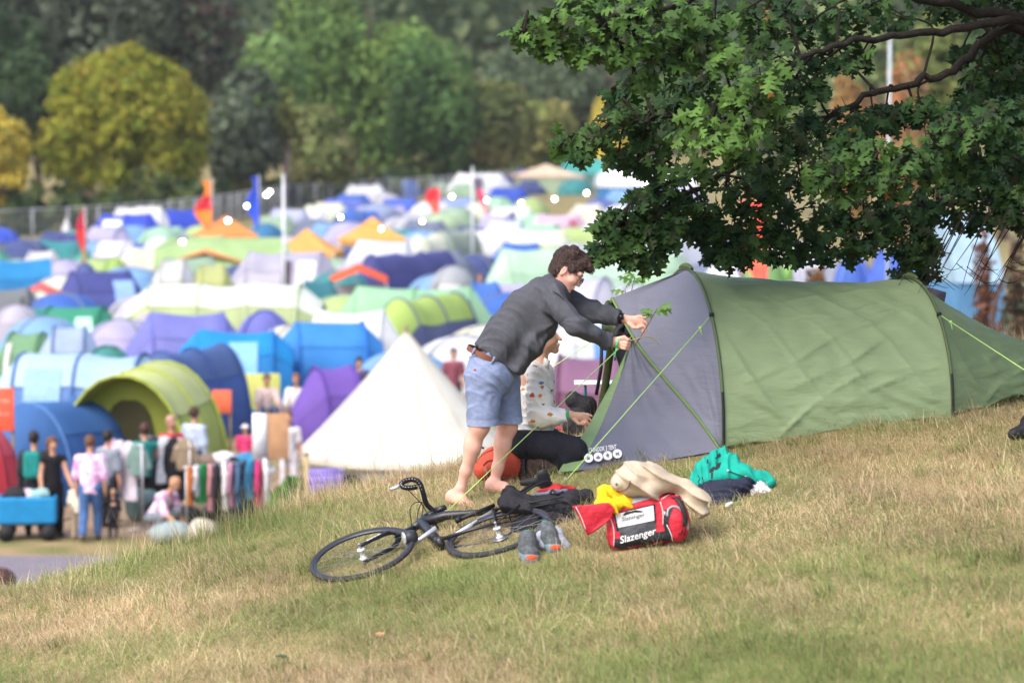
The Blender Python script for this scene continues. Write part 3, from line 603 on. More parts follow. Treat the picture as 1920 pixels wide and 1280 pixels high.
# smaller tents pitched close in front of the named ones
def fillers():
    r = random.Random(19); import re as _re
    PAL = [('pale grey', 'c4c6d0'), ('sky blue', '7fb0e4'), ('white', 'e8eaf2'), ('navy', '3c4a86'), ('lime', 'b4d080'), ('sage', '9cbc9c'), ('lilac', 'b8b2dc'), ('cobalt', '3464c4'), ('teal', '2f8c90'), ('cream', 'e6e2cc'), ('slate', '6c7894'), ('mint', 'a8dcb8')]
    used = set()
    for i, t in enumerate(TENTS):
        kind, x0, x1, yt, H, yaw, a, label = t
        if yt > 600 or x0 > 1240 or label in used: continue
        head = _re.split(r' (?:alone|near|below|rising|behind|in|with|ending|directly|before|between|beside|stretched|above|cut|squeezed|by|under|showing|peeping|half|just|sticking|standing|next|at|touching|over|leaning|to|seen|low|and a|among|against|of) ', label)[0]
        if sum(1 for q in TENTS if q[7].startswith(head)) > 1: head = ' '.join(label.split()[:9])
        for k in range(2 if yt < 470 else 1):
            cn, ch = PAL[(i * 5 + k * 7 + 3) % len(PAL)]; h = r.uniform(1.25, 1.65); d = FPX * (CAMZ - H) / (yt - 224.0); d2 = d - r.uniform(3.0, 4.5); top = 224 + FPX * (CAMZ - h) / d2; wpx = r.uniform(2.6, 3.6) / d2 * FPX
            cx = (x1 - (x1 - x0) * .06) if k == 0 else (x0 + (x1 - x0) * .25)
            side = 'one end' if k == 0 else 'the middle'
            lab = ('small %s %s tent in front of %s of the %s' % (cn, 'dome' if k == 0 else 'ridged', side, head)); lab = ' '.join(lab.split()[:16])
            if k == 0: build_tent(('D', cx - wpx / 2, cx + wpx / 2, top, h, r.uniform(-20, 20), dict(c1=ch, c2=ch, pole='707888'), lab))
            else: build_tent(('U', cx - wpx / 2, cx + wpx / 2, top, h, r.uniform(-25, 25), dict(hoops=3, wall=ch, roof=ch, hoopc='8088a0'), lab))
        used.add(label)
fillers()
# ---------------------------------------------------------------- background trees
def crown(seed, rx, ry, rz, n, leaf, lobes=14, spread=.62, cols=('5f7a3c', '7f9a4c', '47602f'), flat=1.0, k=.5, shell=False):
    r = np.random.default_rng(seed)
    if not shell and leaf > .2: n = int(n * 1.9); leaf *= .70
    c = r.normal(size=(lobes, 3)); c /= np.linalg.norm(c, axis=1)[:, None]; c *= (r.random(lobes) ** .5 * spread)[:, None]; c[:, 2] *= flat
    rad = r.uniform(.30, .52, lobes) * (1.15 - .45 * np.linalg.norm(c, axis=1)); which = r.integers(0, lobes, n)
    if shell: c *= (spread / np.linalg.norm(c, axis=1) * r.uniform(.88, 1, lobes))[:, None]; rad = r.uniform(.08, .18, lobes)
    d = r.normal(size=(n, 3)); d /= np.linalg.norm(d, axis=1)[:, None]; d[:, 2] = np.where(d[:, 2] < -.6, -d[:, 2] * .6, d[:, 2])
    pos = (c[which] + d * (rad[which] * r.uniform(.72, 1.06, n))[:, None]) * np.array([rx, ry, rz])
    if shell: m_ = n // 4; pos[:m_] = d[:m_] * (r.random(m_) ** .5 * .82)[:, None] * np.array([rx, ry, rz])
    nrm = d + r.normal(size=(n, 3)) * .55; nrm /= np.linalg.norm(nrm, axis=1)[:, None]
    u = np.cross(nrm, r.normal(size=(n, 3))); u /= np.linalg.norm(u, axis=1)[:, None]; v = np.cross(nrm, u)
    s = (leaf * r.uniform(.5, 1.3, n))[:, None]; V = np.stack([pos - u * s - v * s * .35, pos + u * s * .2 - v * s, pos + u * s + v * s * .3, pos - u * s * .25 + v * s], 1)
    cc = np.array([[q * k for q in lin(h)] for h in cols]); lt = r.integers(0, len(cols), lobes); pick = np.where(r.random(n) < .72, lt[which], r.integers(0, len(cols), n))
    C = cc[pick] * 1.75 * r.uniform(.75, 1.25, (n, 1)); me = mesh_np('foliage', V.reshape(-1, 3), np.arange(4 * n).reshape(-1, 4), smooth=False); colattr(me, np.repeat(C, 4, 0)); return me
LEAFM = lambda: mat('ffffff', .7, .1, .4, k=1.0, spec=.15, attr='tint', transl=.3, name='leaf_tissue')
def tree(px, ytop, wpx, d, label, cols, seed, cb=.12, n=2600, leaf=.42, trunkc='5a4a44', lobes=16, spread=.62, group=None, name='tree', k=.5, flat=1.0, trunkr=.35, shell=False):
    x = (px - 960) / FPX * d; z0 = float(hill(x, d)); zt = CAMZ + (224 - ytop) / FPX * d; H = zt - z0; wm = wpx / FPX * d
    o = thing(name, label, 'tree', (x, d, z0), 0, group); rz = H * (1 - cb) / 2 * 1.12
    me = crown(seed, wm / 2, min(wm / 2, 6), rz, n, leaf, lobes, spread, cols, flat, k, shell); c = link('crown', me, LEAFM(), o); c.location = (0, 0, H - rz * .93)
    r = random.Random(seed); b = MB(); pts = smoothline([(0, 0, -.3), (r.uniform(-.3, .3), 0, H * .3), (r.uniform(-.5, .5), 0, H * .62), (r.uniform(-.6, .6), 0, H * .9)], 4)
    b.tube(pts, np.linspace(trunkr, trunkr * .25, len(pts)), 8)
    for i in range(7):
        t = r.uniform(.3, .8); p = lerp((0, 0, 0), (0, 0, H * .9), t); q = p + np.array([r.uniform(-.42, .42) * wm, r.uniform(-2, 2), H * .14]); b.tube([p, lerp(p, q, .5) + (0, 0, .3), q], [trunkr * .4, trunkr * .25, .04], 6)
    b.build('trunk', mat(trunkc, .9, .25, 1.5, .5, 6), o); return o
GREEN = ('5c7a40', '7c9a4e', '44602f', '6a8a48'); DARK = ('3c5236', '4c6440', '2e3e2c'); BLUE = ('66745e', '586654', '788470', '4c5448'); YEL = ('a8a03a', 'b8ac3c', '8c8c34', 'a89440'); GOLD = ('b8a448', 'c4b04c', '9c9040')
OLIVE = ('76824a', '8a9256', '5c6a3c', '948a58'); HAZE = ('667a58', '76886a', '566a4e'); RUST = ('9c6a48', '8c7048', '785c44')
YB = ('a3aa3e', 'b3b445', '8c9a3a', 'b0a244')
tree(235, 92, 345, 206, 'rounded yellow green tree with a smooth domed crown behind the mesh fence', YB, 11, cb=.02, n=30000, leaf=.17, lobes=300, spread=.86, k=.40, trunkr=.4, shell=True)
tree(-15, 180, 190, 200, 'golden yellow tree cut by the picture edge next to the rounded tree', GOLD, 12, cb=.03, n=4000, leaf=.32, k=.7)
tree(30, -10, 250, 232, 'dark green broadleaf tree above the golden yellow tree', DARK, 13, cb=.1, n=3500, k=.6)
tree(75, -90, 300, 262, 'tallest black green tree in the corner behind the broadleaf tree', ('26342a', '303e30', '1e2822'), 14, cb=.0, n=3500)
tree(205, -160, 330, 236, 'blue green pine with a reddish trunk rising above the rounded yellow tree', BLUE, 15, cb=.25, n=3200, trunkc='8a5a50', name='pine_tree', flat=.8, trunkr=.5, k=.42)
tree(345, -120, 270, 240, 'spreading grey green pine with brown inner branches', BLUE + ('5a4a46',), 16, cb=.12, n=3200, trunkc='6a4a44', name='pine_tree', flat=.7, k=.42)
tree(455, 105, 200, 222, 'low blue grey pine drooping beside the rounded yellow tree', BLUE, 17, cb=.0, n=2800, trunkc='5a4440', name='pine_tree', k=.5)
tree(495, 20, 190, 262, 'bright fresh green tree between the pines and the bare trunk', ('6f8f52', '7c9a5c', '5c7c46'), 18, cb=.05, n=3200, k=.55)
tree(535, 165, 80, 226, 'thin tree with a pale bare trunk standing behind the fence', OLIVE, 19, cb=.45, n=500, trunkc='a08a88', spread=.7, trunkr=.28, name='thin_tree')
tree(600, 185, 210, 236, 'khaki shrubby tree beside the pale bare trunk', ('86885c', '989466', '6c7448', '7c8a54'), 20, cb=.0, n=3000, k=.5)
tree(690, -20, 390, 290, 'very large green tree with a broad billowing crown in the middle', GREEN, 21, cb=.0, n=7000, leaf=.5, lobes=30, k=.5)
tree(590, -60, 260, 330, 'mid green tree behind the fresh green one', GREEN, 22, cb=.0, n=3500, leaf=.55, k=.46)
tree(800, 60, 230, 275, 'deep green tree leaning against the broad billowing one', ('4c6c3c', '5c7e46', '3c5832'), 23, cb=.0, n=3500, k=.5)
tree(905, 110, 220, 300, 'soft green rounded tree above the far white marquee row', OLIVE, 24, cb=.0, n=3200, leaf=.5, k=.5)
tree(990, 30, 280, 345, 'hazy grey green tree farther up the wooded hillside', HAZE, 25, cb=.0, n=3500, leaf=.6, k=.48)
tree(1010, 185, 190, 318, 'yellowish green bushy tree over the peach gazebo', ('8c9050', '7c8a4a', '9a9458'), 26, cb=.0, n=2600, leaf=.5, k=.5)
tree(1080, 60, 240, 350, 'dull green tree with a brownish side near the oak leaves', HAZE + ('8a7a68',), 27, cb=.0, n=3200, leaf=.6, k=.46)
tree(1150, 172, 110, 340, 'small bright yellow tree glimpsed through the edge of the oak leaves', GOLD, 28, cb=.1, n=1800, leaf=.45, k=.85)
tree(1225, 120, 240, 360, 'pale green tree behind the oak leaves over the white marquee', GREEN, 29, cb=.0, n=2600, leaf=.6, k=.5)
tree(1400, 20, 330, 300, 'wide grey green tree hidden behind the oak branches', HAZE, 30, cb=.0, n=3600, leaf=.55, k=.5)
tree(1560, -40, 330, 215, 'pale sage tree behind the gap in the oak branches', ('8a9a68', '7c8c5c', '9aa878'), 31, cb=.05, n=3600, leaf=.45, k=.55)
tree(1600, 110, 120, 165, 'rust orange conifer by the tall white and pink pole', RUST, 32, cb=.0, n=2400, leaf=.25, k=.9, name='conifer_tree', trunkc='7a4a34')
tree(1690, 95, 150, 158, 'orange brown conifer showing through the gap in the oak', RUST + ('7c8a4c',), 33, cb=.0, n=2800, leaf=.25, k=.9, name='conifer_tree', trunkc='7a4a34')
tree(1760, -30, 230, 190, 'olive green tree behind the orange brown conifer', OLIVE, 34, cb=.0, n=3200, k=.6)
tree(1880, -60, 260, 170, 'dark green tree at the picture edge behind the oak boughs', DARK, 35, cb=.0, n=3200, k=.6)
tree(1850, 400, 60, 62, 'reddish brown dead conifer beside the pale blue striped marquee', ('6a4a3c', '7a5a48', '4c3a34'), 36, cb=.1, n=900, leaf=.07, k=.7, name='conifer_tree', trunkc='6a4a48', trunkr=.11, spread=.75)
tree(1905, 380, 95, 52, 'dark brown spruce with bare lower twigs at the edge of the grass', ('3c4438', '4c5444', '5a4438'), 37, cb=.1, n=1500, leaf=.06, k=.7, name='spruce_tree', trunkc='5a443c', trunkr=.10)
tree(1530, 455, 60, 70, 'small russet brown conifer behind the green tent ridge', ('7c5a34', '6a4c30', '8c6a40'), 38, cb=.05, n=1300, leaf=.07, k=.75, name='conifer_tree', trunkc='5a3c2c', trunkr=.09)
# the hillside wood far behind: one mass
def wood():
    r = np.random.default_rng(5); V = []; C = []
    cols = [np.array(lin(h)) * .42 for h in ('5c7048', '6c8054', '4c6040', '76845c', '586a54')]
    n = 26000; x = r.uniform(-90, 95, n); y = r.uniform(380, 520, n); z0 = hill(x, y); cl = noise2(x, y, 4, .12); h = 12 + 7 * np.abs(cl) + 6 * np.abs(noise2(x, y, 9, .3)); z = z0 + h * np.sqrt(r.random(n))
    pos = np.stack([x, y, z], 1); u = r.normal(size=(n, 3)); u /= np.linalg.norm(u, axis=1)[:, None]; v = np.cross(u, r.normal(size=(n, 3))); v /= np.linalg.norm(v, axis=1)[:, None]
    s = r.uniform(.8, 1.9, (n, 1)); V = np.stack([pos - u * s, pos - v * s * .8, pos + u * s, pos + v * s * .8], 1)
    ci = ((noise2(x, y, 6, .25) * 2.5 + r.normal(size=n) * .6 + 2).astype(int)) % 5; C = np.array(cols)[ci] * 1.4 * r.uniform(.8, 1.2, (n, 1))
    me = mesh_np('far_wood', V.reshape(-1, 3), np.arange(4 * n).reshape(-1, 4), smooth=False); colattr(me, np.repeat(C, 4, 0)); tag(link('far_wood', me, LEAFM()), 'wooded hillside rising far behind the camp', 'wood', kind='stuff')
wood()

def understory():
    r = np.random.default_rng(8); n = 9000; pts = np.array(FP_LINE); seg = np.linalg.norm(np.diff(pts, axis=0), axis=1); cum = np.concatenate([[0], np.cumsum(seg)]); t = r.uniform(0, cum[-1], n)
    x = np.interp(t, cum, pts[:, 0]); y = np.interp(t, cum, pts[:, 1]) + 14 + r.random(n) * 14; hgt = 1.6 + 1.8 * np.abs(noise2(x, y, 2, .18)); z = hill(x, y) + hgt * r.random(n)
    pos = np.stack([x, y, z], 1); u = r.normal(size=(n, 3)); u /= np.linalg.norm(u, axis=1)[:, None]; v = np.cross(u, r.normal(size=(n, 3))); v /= np.linalg.norm(v, axis=1)[:, None]; s = r.uniform(.25, .6, (n, 1))
    V = np.stack([pos - u * s, pos - v * s, pos + u * s, pos + v * s], 1); cols = np.array([np.array(lin(h)) * .6 for h in ('5c7048', '6a7a44', '46583a', '7a6c50')]); C = cols[((noise2(x, y, 6, .4) * 2 + 2).astype(int)) % 4] * r.uniform(.7, 1.2, (n, 1))
    me = mesh_np('undergrowth', V.reshape(-1, 3), np.arange(4 * n).reshape(-1, 4), smooth=False); colattr(me, np.repeat(C, 4, 0)); tag(link('undergrowth', me, LEAFM()), 'tangled undergrowth along the wood edge behind the fence', 'undergrowth', kind='stuff')
FP_LINE = [F(-150, 2.05, 400), F(0, 2.05, 393), F(150, 2.05, 386), F(300, 2.05, 377), F(430, 2.05, 362), F(540, 2.05, 346), F(680, 2.05, 338), F(820, 2.05, 330), F(960, 2.05, 318), F(1060, 2.05, 308), F(1300, 2.05, 300), F(1900, 2.05, 300)]
understory()
# ---------------------------------------------------------------- mesh fence, poles, lights, flags
def fence_panel(a, b, label, first=[None]):
    a, b = np.array(a, float), np.array(b, float); L = np.linalg.norm(b - a); an = math.atan2(b[1] - a[1], b[0] - a[0])
    o = thing('fence_panel', label, 'fence', (a[0], a[1], float(hill(a[0], a[1]))), an, 'temporary mesh fence panels round the camp')
    m = MB()
    for x in (.03, L - .03): m.tube([(x, 0, 0), (x, 0, 2.05)], .045, 6)
    m.tube([(0, 0, 2.0), (L, 0, 2.0)], .035, 6); m.tube([(0, 0, .25), (L, 0, .25)], .03, 6); m.build('frame', mat('c9cbd2', .45, k=.8), o)
    k = MB()
    for x in np.arange(.2, L - .1, .2): k.tube([(x, 0, .25), (x, 0, 2.0)], .009, 3, caps=False)
    for z in np.arange(.5, 2.0, .3): k.tube([(0, 0, z), (L, 0, z)], .009, 3, caps=False)
    k.build('wire_mesh', mat('a8acb4', .5, k=.8), o)
FP = [F(-60, 2.05, 397), F(0, 2.05, 393), F(150, 2.05, 386), F(300, 2.05, 377), F(430, 2.05, 362), F(540, 2.05, 346), F(680, 2.05, 338), F(820, 2.05, 330), F(960, 2.05, 318), F(1060, 2.05, 308), F(1160, 2.05, 298), F(1300, 2.05, 297)]
def fence_run():
    pts = np.array(FP); seg = np.linalg.norm(np.diff(pts, axis=0), axis=1); cum = np.concatenate([[0], np.cumsum(seg)]); T = cum[-1]; n = int(T / 3.5); q = [np.array([np.interp(t, cum, pts[:, i]) for i in range(3)]) for t in np.linspace(0, T, n + 1)]
    for i in range(n): fence_panel(q[i], q[i + 1], 'galvanised wire mesh fence panel along the far side of the camp')
fence_run()
def pole(px, yt, H, label, r=.045, c='e4e6ee', c2=None):
    p = F(px, H, yt); p[2] = float(hill(p[0], p[1])); o = thing('light_pole', label, 'pole', p, 0, 'tall thin poles carrying the string lights')
    MB().tube([(0, 0, 0), (0, 0, H - .1)], r, 8).build('mast', mat(c, .4), o); MB().ball((0, 0, H - .06), .07, 6).build('cap', mat('d0d2d8', .4), o); return p, H
p1, h1 = pole(532, 326, 5.4, 'tall thin white pole standing among the blue tents')
p2, h2 = pole(886, 312, 5.2, 'tall thin white pole right behind the standing man')
pole(1665, 70, 9.2, 'tall white pole with a pink lower part seen through the oak', .045, 'b4bec4')
pole(828, 290, 3.2, 'short grey post with a banner in front of the dark trees', .18, 'a8a4ae')
def lights(a, b, sag, n, label, skip=0):
    a, b = np.array(a, float), np.array(b, float); o = thing('string_lights', label, 'lights', a, 0, 'bulb strings hung across the camp')
    f = lambda t: lerp(a, b, t) - np.array([0, 0, sag * 4 * t * (1 - t)])
    MB().tube([f(t) for t in np.linspace(0, 1, 24)], .008, 4, caps=False).build('cable', mat('3a3a3c', .6), o, world=True)
    e = bulbm(); 
    for i in range(n):
        q = f((i + .5) / n) - np.array([0, 0, .06]); MB().ball(q, .06, 10).build('bulb', e, o, world=True)
def bulbm():
    if 'glowing_bulb' in bpy.data.materials: return bpy.data.materials['glowing_bulb']
    m = bpy.data.materials.new('glowing_bulb'); m.use_nodes = True; b = m.node_tree.nodes['Principled BSDF']; b.inputs['Emission Color'].default_value = (1, .9, .72, 1); b.inputs['Emission Strength'].default_value = 12; return m
T1 = p1 + (0, 0, h1 - .15); T2 = p2 + (0, 0, h2 - .15)
def PX(px, py, d): return P(px, py, d)
lights(T1, PX(180, 486, 66), .5, 4, 'string of glowing bulbs falling from the pole among the blue tents to the lime dome')
lights(T1, PX(445, 392, 120), .1, 2, 'short bulb string running back from the pole among the blue tents')
lights(PX(600, 380, 120), PX(830, 392, 120), .9, 3, 'glowing bulbs strung before the yellow orange gazebo')
lights(PX(815, 362, 125), PX(1010, 380, 125), .05, 3, 'glowing bulbs strung in front of the white arched tent')
lights(PX(1010, 374, 115), PX(1130, 352, 115), .05, 2, 'glowing bulbs strung in front of the peach gazebo')
lights(PX(1140, 305, 110), PX(1230, 350, 110), .05, 2, 'glowing bulbs strung before the blue walled marquee')
def feather(px, yt, H, cols, label, wv=.7, lean=0.0):
    p = F(px, H, yt); p[2] = float(hill(p[0], p[1])); o = thing('feather_flag', label, 'flag', p, R(-12)); MB().tube([(0, 0, 0), (lean * .6, 0, H * .6), (lean, 0, H)], .04, 6).build('mast', mat('b8b8bc', .4), o)
    n = len(cols)
    for i, c in enumerate(cols):
        z0, z1 = H * (.28 + .7 * i / n), H * (.28 + .7 * (i + 1) / n)
        V = np.array([[(lean * z / H + x * wv * (.75 + .35 * math.sin(3 * z)) * (-1), .08 * math.sin(6 * x + 2 * z), z) for x in np.linspace(0, 1, 6)] for z in np.linspace(z0, z1, 5)]); MB().grid(V).build('cloth', mat(c, .8, .1, 3), o)
feather(398, 336, 4.2, ['e8503c', 'ff8f3c', 'd83848', 'ff9040'], 'tall feather flag in orange and red bands', .85)
feather(486, 328, 4.2, ['3a5ce0', '2f54dc', '2f50d8'], 'tall blue feather flag next to the pole', .7)
feather(160, 388, 3.6, ['c8a040', 'e04848', 'd83050'], 'slim red pennant on a yellow stick near the white tipi', .35)
feather(818, 350, 3.2, ['f0a848', 'f06050', 'e83848'], 'short red and orange pennant in front of the white dome', .8, .25)
feather(925, 352, 3.0, ['e87898', 'e04878'], 'slanting pink pennant below the white arched tent', .4, -.7)
feather(1440, 372, 4.4, ['ff6a58', 'ff7460', 'ff6450', 'f0584c'], 'wide coral red banner hanging behind the low oak leaves', 1.3)
feather(1488, 440, 2.6, ['8fc46a', '84ba60'], 'plain green banner behind the ridge of the green tent', .7)
def board(name, x0, y0, x1, y1, d, c, label, cat, text=None, tc='ffe0d8', posts=True, c2=None):
    a, b = PX(x0, y1, d), PX(x1, y0, d); wd, hg = b[0] - a[0], b[2] - a[2]; cx = (a[0] + b[0]) / 2; z0 = float(hill(cx, d))
    o = thing(name, label, cat, (cx, d, z0)); MB().box((0, 0, a[2] - z0 + hg / 2), (wd, .04, hg)).build('panel', mat(c, .6), o, bevel=.01)
    if c2: MB().box((-wd * .3, -.03, a[2] - z0 + hg / 2), (wd * .4, .03, hg * 1.02)).build('side_board', mat(c2, .6), o)
    if posts:
        for s_ in (-.42, .42): MB().box((wd * s_, .045, (a[2] - z0) / 2 + .03), (.05, .04, max(.06, a[2] - z0 + .06))).build('post', mat('8a7a66', .8), o)
    if text:
        for i, ln in enumerate(text):
            h_ = hg * .085; z = a[2] - z0 + hg * (.66 - .3 * i)
            me = text_mesh(ln, .0, lambda u, v, z=z, h_=h_: np.stack([(u - .5) * wd * (.35 + .03 * len(ln)), np.full_like(u, -.026), z + v * h_], 1)); link('lettering', me, mat(tc, .6), o)
board('sign_board', -14, 727, 26, 808, 52, 'ff6a4c', 'orange sign board with faint white writing at the picture edge', 'sign', ['camping', 'this way'], 'ffd8cc')
board('sign_board', 398, 731, 434, 775, 58, 'ff7c58', 'small plain orange sign board in front of the lime tunnel tent', 'sign')
board('paste_board', 474, 775, 541, 860, 51, 'c89a74', 'brown and white display board behind the clothes rails', 'board', c2='eef0f6')
board('wall_hanging', 415, 700, 525, 768, 67.5, 'd4d878', 'pale yellow cloth screen behind the two seated people', 'screen')
# ---------------------------------------------------------------- people in the camp
SKIN = lambda h='d8a58a': mat(h, .55, .08, 8, k=.75)
def garm(h): return mat(h, .85, .18, 9, .4, 25, k=.78)
def tiedye():
    if 'tie_dye' in bpy.data.materials: return bpy.data.materials['tie_dye']
    m = mat('f0b8e0', .85, .12, 9, .4, 25, k=.78, name='tie_dye'); t = m.node_tree; b = t.nodes['Principled BSDF']; n = t.nodes.new('ShaderNodeTexNoise'); n.inputs['Scale'].default_value = 7; n.inputs['Detail'].default_value = 5; n.inputs['Distortion'].default_value = 1.2
    tc = t.nodes.new('ShaderNodeTexCoord'); t.links.new(tc.outputs['Object'], n.inputs[0]); cr = t.nodes.new('ShaderNodeValToRGB'); cr.color_ramp.elements[0].position = .38; cr.color_ramp.elements[0].color = (.62, .22, .52, 1); cr.color_ramp.elements[1].position = .56; cr.color_ramp.elements[1].color = (.8, .68, .8, 1)
    t.links.new(n.outputs[0], cr.inputs[0]); t.links.new(cr.outputs[0], b.inputs['Base Color']); m.name = 'tie_dye'; return m
def person(px, pyfoot, h, yaw, label, top, legs, hair, skin='d8a58a', arms=((-.1, .0), (.1, .0)), pose='stand', hairlen=.0, topm=None, shoes='2c2a2c', sleeve=.5, legtone=None, d=None, extra=None):
    c = hit(px, pyfoot, hill, 30, 140) if d is None else np.array([(px - 960) / FPX * d, d, 0.0]); c[2] = float(hill(c[0], c[1]))
    o = thing('person', label, 'person', c, R(yaw)); s = h / 1.75; e = .024 * s
    hipz, kz, shz = .90 * s, .48 * s, 1.43 * s; fwd = np.array([0, -1.0, 0])
    hips = [np.array([sx * .095 * s, 0, hipz]) for sx in (-1, 1)]; 
    if pose == 'stand': kn = [np.array([-.10 * s, -.02, kz]), np.array([.11 * s, -.05 * s, kz])]; an = [np.array([-.11 * s, .03, .08 * s]), np.array([.12 * s, .0, .08 * s])]; up = np.array([0, 0, 1.0])
    elif pose == 'walk': kn = [np.array([-.09 * s, -.16 * s, kz]), np.array([.1 * s, .02 * s, kz])]; an = [np.array([-.1 * s, -.14 * s, .08 * s]), np.array([.1 * s, .25 * s, .12 * s])]; up = np.array([0, -.06, 1.0])
    else:
        dz = .46 * s if pose == 'sit' else .62 * s
        for q in hips: q[2] -= dz
        kn = [np.array([sx * .16 * s, -.38 * s, hips[0][2] + .10 * s]) for sx in (-1, 1)]; an = [np.array([sx * .14 * s, -.36 * s if pose == 'sit' else -.12 * s, .07 * s]) for sx in (-1, 1)]; up = np.array([0, -.12 if pose == 'sit' else -.75, 1.0])
    up = up / np.linalg.norm(up); pel = (hips[0] + hips[1]) / 2; Lt = shz - hipz; neck = pel + up * Lt; hd = neck + up * .215 * s + fwd * .02
    sh = [neck - up * .06 * s + np.array([sx * .185 * s, 0, 0]) for sx in (-1, 1)]; el, wr = [], []
    for i, sx in enumerate((-1, 1)):
        fx, fy = arms[i]; dv = np.array([sx * .16 + fx * 0, -fy, -1.0 + abs(fy) * .75]); dv /= np.linalg.norm(dv); el.append(sh[i] + dv * .29 * s); d2 = np.array([sx * .04, -fy * 1.5 - .1, -1.0 + abs(fy) * 1.3]); d2 /= np.linalg.norm(d2); wr.append(el[-1] + d2 * .25 * s)
    allp = [hd + (0, 0, .14), np.array([0, 0, 0.0])] + sh + el + wr + kn + an
    v = vol(allp, .2 * s, e); F_ = (fwd, 1.35)
    v.cap(pel, neck - up * .1, .125 * s, .13 * s, .04, F_); v.cap(neck - up * .05, hd - up * .08, .055 * s, .05 * s, .03); v.ell(hd, (.078 * s, .098 * s, .118 * s), None, .02); v.cap(hd + fwd * .09 * s, hd + fwd * .105 * s - up * .02, .014 * s, None, .015)
    for i in (0, 1):
        v.chain([hips[i], kn[i], an[i]], [.085 * s, .055 * s, .04 * s], .03); v.cap(an[i] - (0, 0, .035 * s), an[i] + fwd * .15 * s - (0, 0, .04 * s), .038 * s, .03 * s, .02)
        v.chain([sh[i], el[i], wr[i]], [.055 * s, .046 * s, .034 * s], .03); hd_ = wr[i] + (wr[i] - el[i]) / np.linalg.norm(wr[i] - el[i]) * .1 * s; v.cap(wr[i], hd_, .036 * s, .026 * s, .02, ((1, 0, 0), 1.6))
    b = v.build('body', SKIN(skin), o, world=False)
    v = vol(allp, .25 * s, e); v.cap(pel - up * .10, neck - up * .13, .16 * s, .155 * s, .03, F_); v.cap(sh[0], sh[1], .078 * s, None, .05); v.cut(pel - up * .10 * s, -up, pel - .3, pel + .3)
    for i in (0, 1):
        if sleeve > 0: v.cap(sh[i], lerp(sh[i], el[i], min(1, sleeve * 1.3)), .076 * s, .078 * s, .03)
        if sleeve > 1: v.cap(el[i], lerp(el[i], wr[i], sleeve - 1), .06 * s, .05 * s, .02)
    v.warp(.006, 14, int(px)); v.build('top', topm or garm(top), o, world=False)
    v = vol(allp, .2 * s, e); v.cap(pel + up * .04, pel - up * .02, .135 * s, None, .03, F_)
    for i in (0, 1): v.chain([hips[i], kn[i], lerp(kn[i], an[i], .9)], [.105 * s, .077 * s, .062 * s], .02)
    v.warp(.005, 14, int(px) + 1); v.build('trousers', garm(legs), o, world=False)
    for i in (0, 1): v = vol([an[i]], .24 * s, .02); v.cap(an[i] - (0, 0, .03 * s), an[i] + fwd * .16 * s - (0, 0, .04 * s), .047 * s, .038 * s, .02); v.build('shoe', garm(shoes), o, world=False)
    v = vol([hd, neck], .3 * s + hairlen, e); v.ell(hd - fwd * .018 + up * .028, (.094 * s, .112 * s, .118 * s), None, .02)
    if hairlen: v.cap(hd - fwd * .07, hd - fwd * .12 - np.array([0, 0, hairlen]), .085 * s, .06 * s, .05)
    v.cut(hd + fwd * .055 * s - up * .0, fwd * .8 - up * .65); v.warp(.008, 40, 3); v.build('hair', mat(hair, .6, .3, 30), o, world=False)
    if extra: extra(o, s, neck, up, fwd, pel, hd)
    return o
def backpack(c):
    def f(o, s, neck, up, fwd, pel, hd):
        v = vol([neck, pel], .4, .025); cc = lerp(pel, neck, .62) - fwd * .21 * s; v.box(cc, (.15 * s, .09 * s, .23 * s), None, .07); v.build('rucksack_body', garm(c), o, world=False)
    return f
def hat(c):
    def f(o, s, neck, up, fwd, pel, hd): v = vol([hd], .3, .02); v.ell(hd + up * .07 * s, (.1 * s, .11 * s, .08 * s)); v.ell(hd + up * .05 * s, (.16 * s, .17 * s, .018)); v.build('hat', garm(c), o, world=False)
    return f
person(66, 1004, 1.80, 180, 'person in dark clothes with a teal backpack walking away past the blue wagon', '2a2d34', '24262c', '2a2220', extra=backpack('1f8a86'), sleeve=1.9)
person(100, 1006, 1.72, 30, 'person in a sleeveless black jumpsuit with long brown hair', '1d1c22', '1b1a20', '6a4630', arms=((0, .12), (0, .3)), hairlen=.28, sleeve=0)
person(170, 1014, 1.80, 180, 'person in a pink and white tie dye T-shirt and blue jeans seen from behind', 'f0c0e0', '4a6ea6', '6a4a3a', topm=tiedye(), pose='walk', sleeve=.9)
person(204, 990, 1.72, 150, 'person in a grey T-shirt with dark hair beside the tie dye shirt', '8d95a4', '2e3038', '2c2624', sleeve=.8)
person(273, 975, 1.74, -160, 'person in a teal vest with arms held out over the clothes rail', '1f7f7a', '2a2c34', '4a2c26', arms=((0, .5), (0, .5)), sleeve=0)
person(322, 962, 1.78, 40, 'balding person in a bright red top behind the clothes rail', 'd8384c', '2c2c34', 'b08a78', 'd09a84', sleeve=.6)
person(365, 940, 1.78, 150, 'person in a pale blue shirt with dark shorts looking at the rails', 'b8c6dc', '2b3350', '4a342c', sleeve=1.6)
person(213, 1012, .86, 200, 'toddler with fair hair in a dark top holding one arm out', '2a2a34', '24242c', 'c09a78', arms=((0, .1), (0, .7)), sleeve=1.4)
person(146, 1012, 1.05, 170, 'small child in a cream top walking next to the tie dye shirt', 'e2e0cc', 'a89a88', '9a7658', sleeve=.8)
person(460, 905, 1.15, 10, 'child in a hot pink top and white sun hat', 'f04a86', 'c83a70', 'a8886c', extra=hat('e8e4e6'), sleeve=.9)
person(497, 815, 1.76, 15, 'person in a pale pink top sitting in front of the yellow screen', 'ecd2cc', '5a6a8a', '5a3c34', pose='sit', arms=((0, .4), (0, .4)), sleeve=.8, d=65.8)
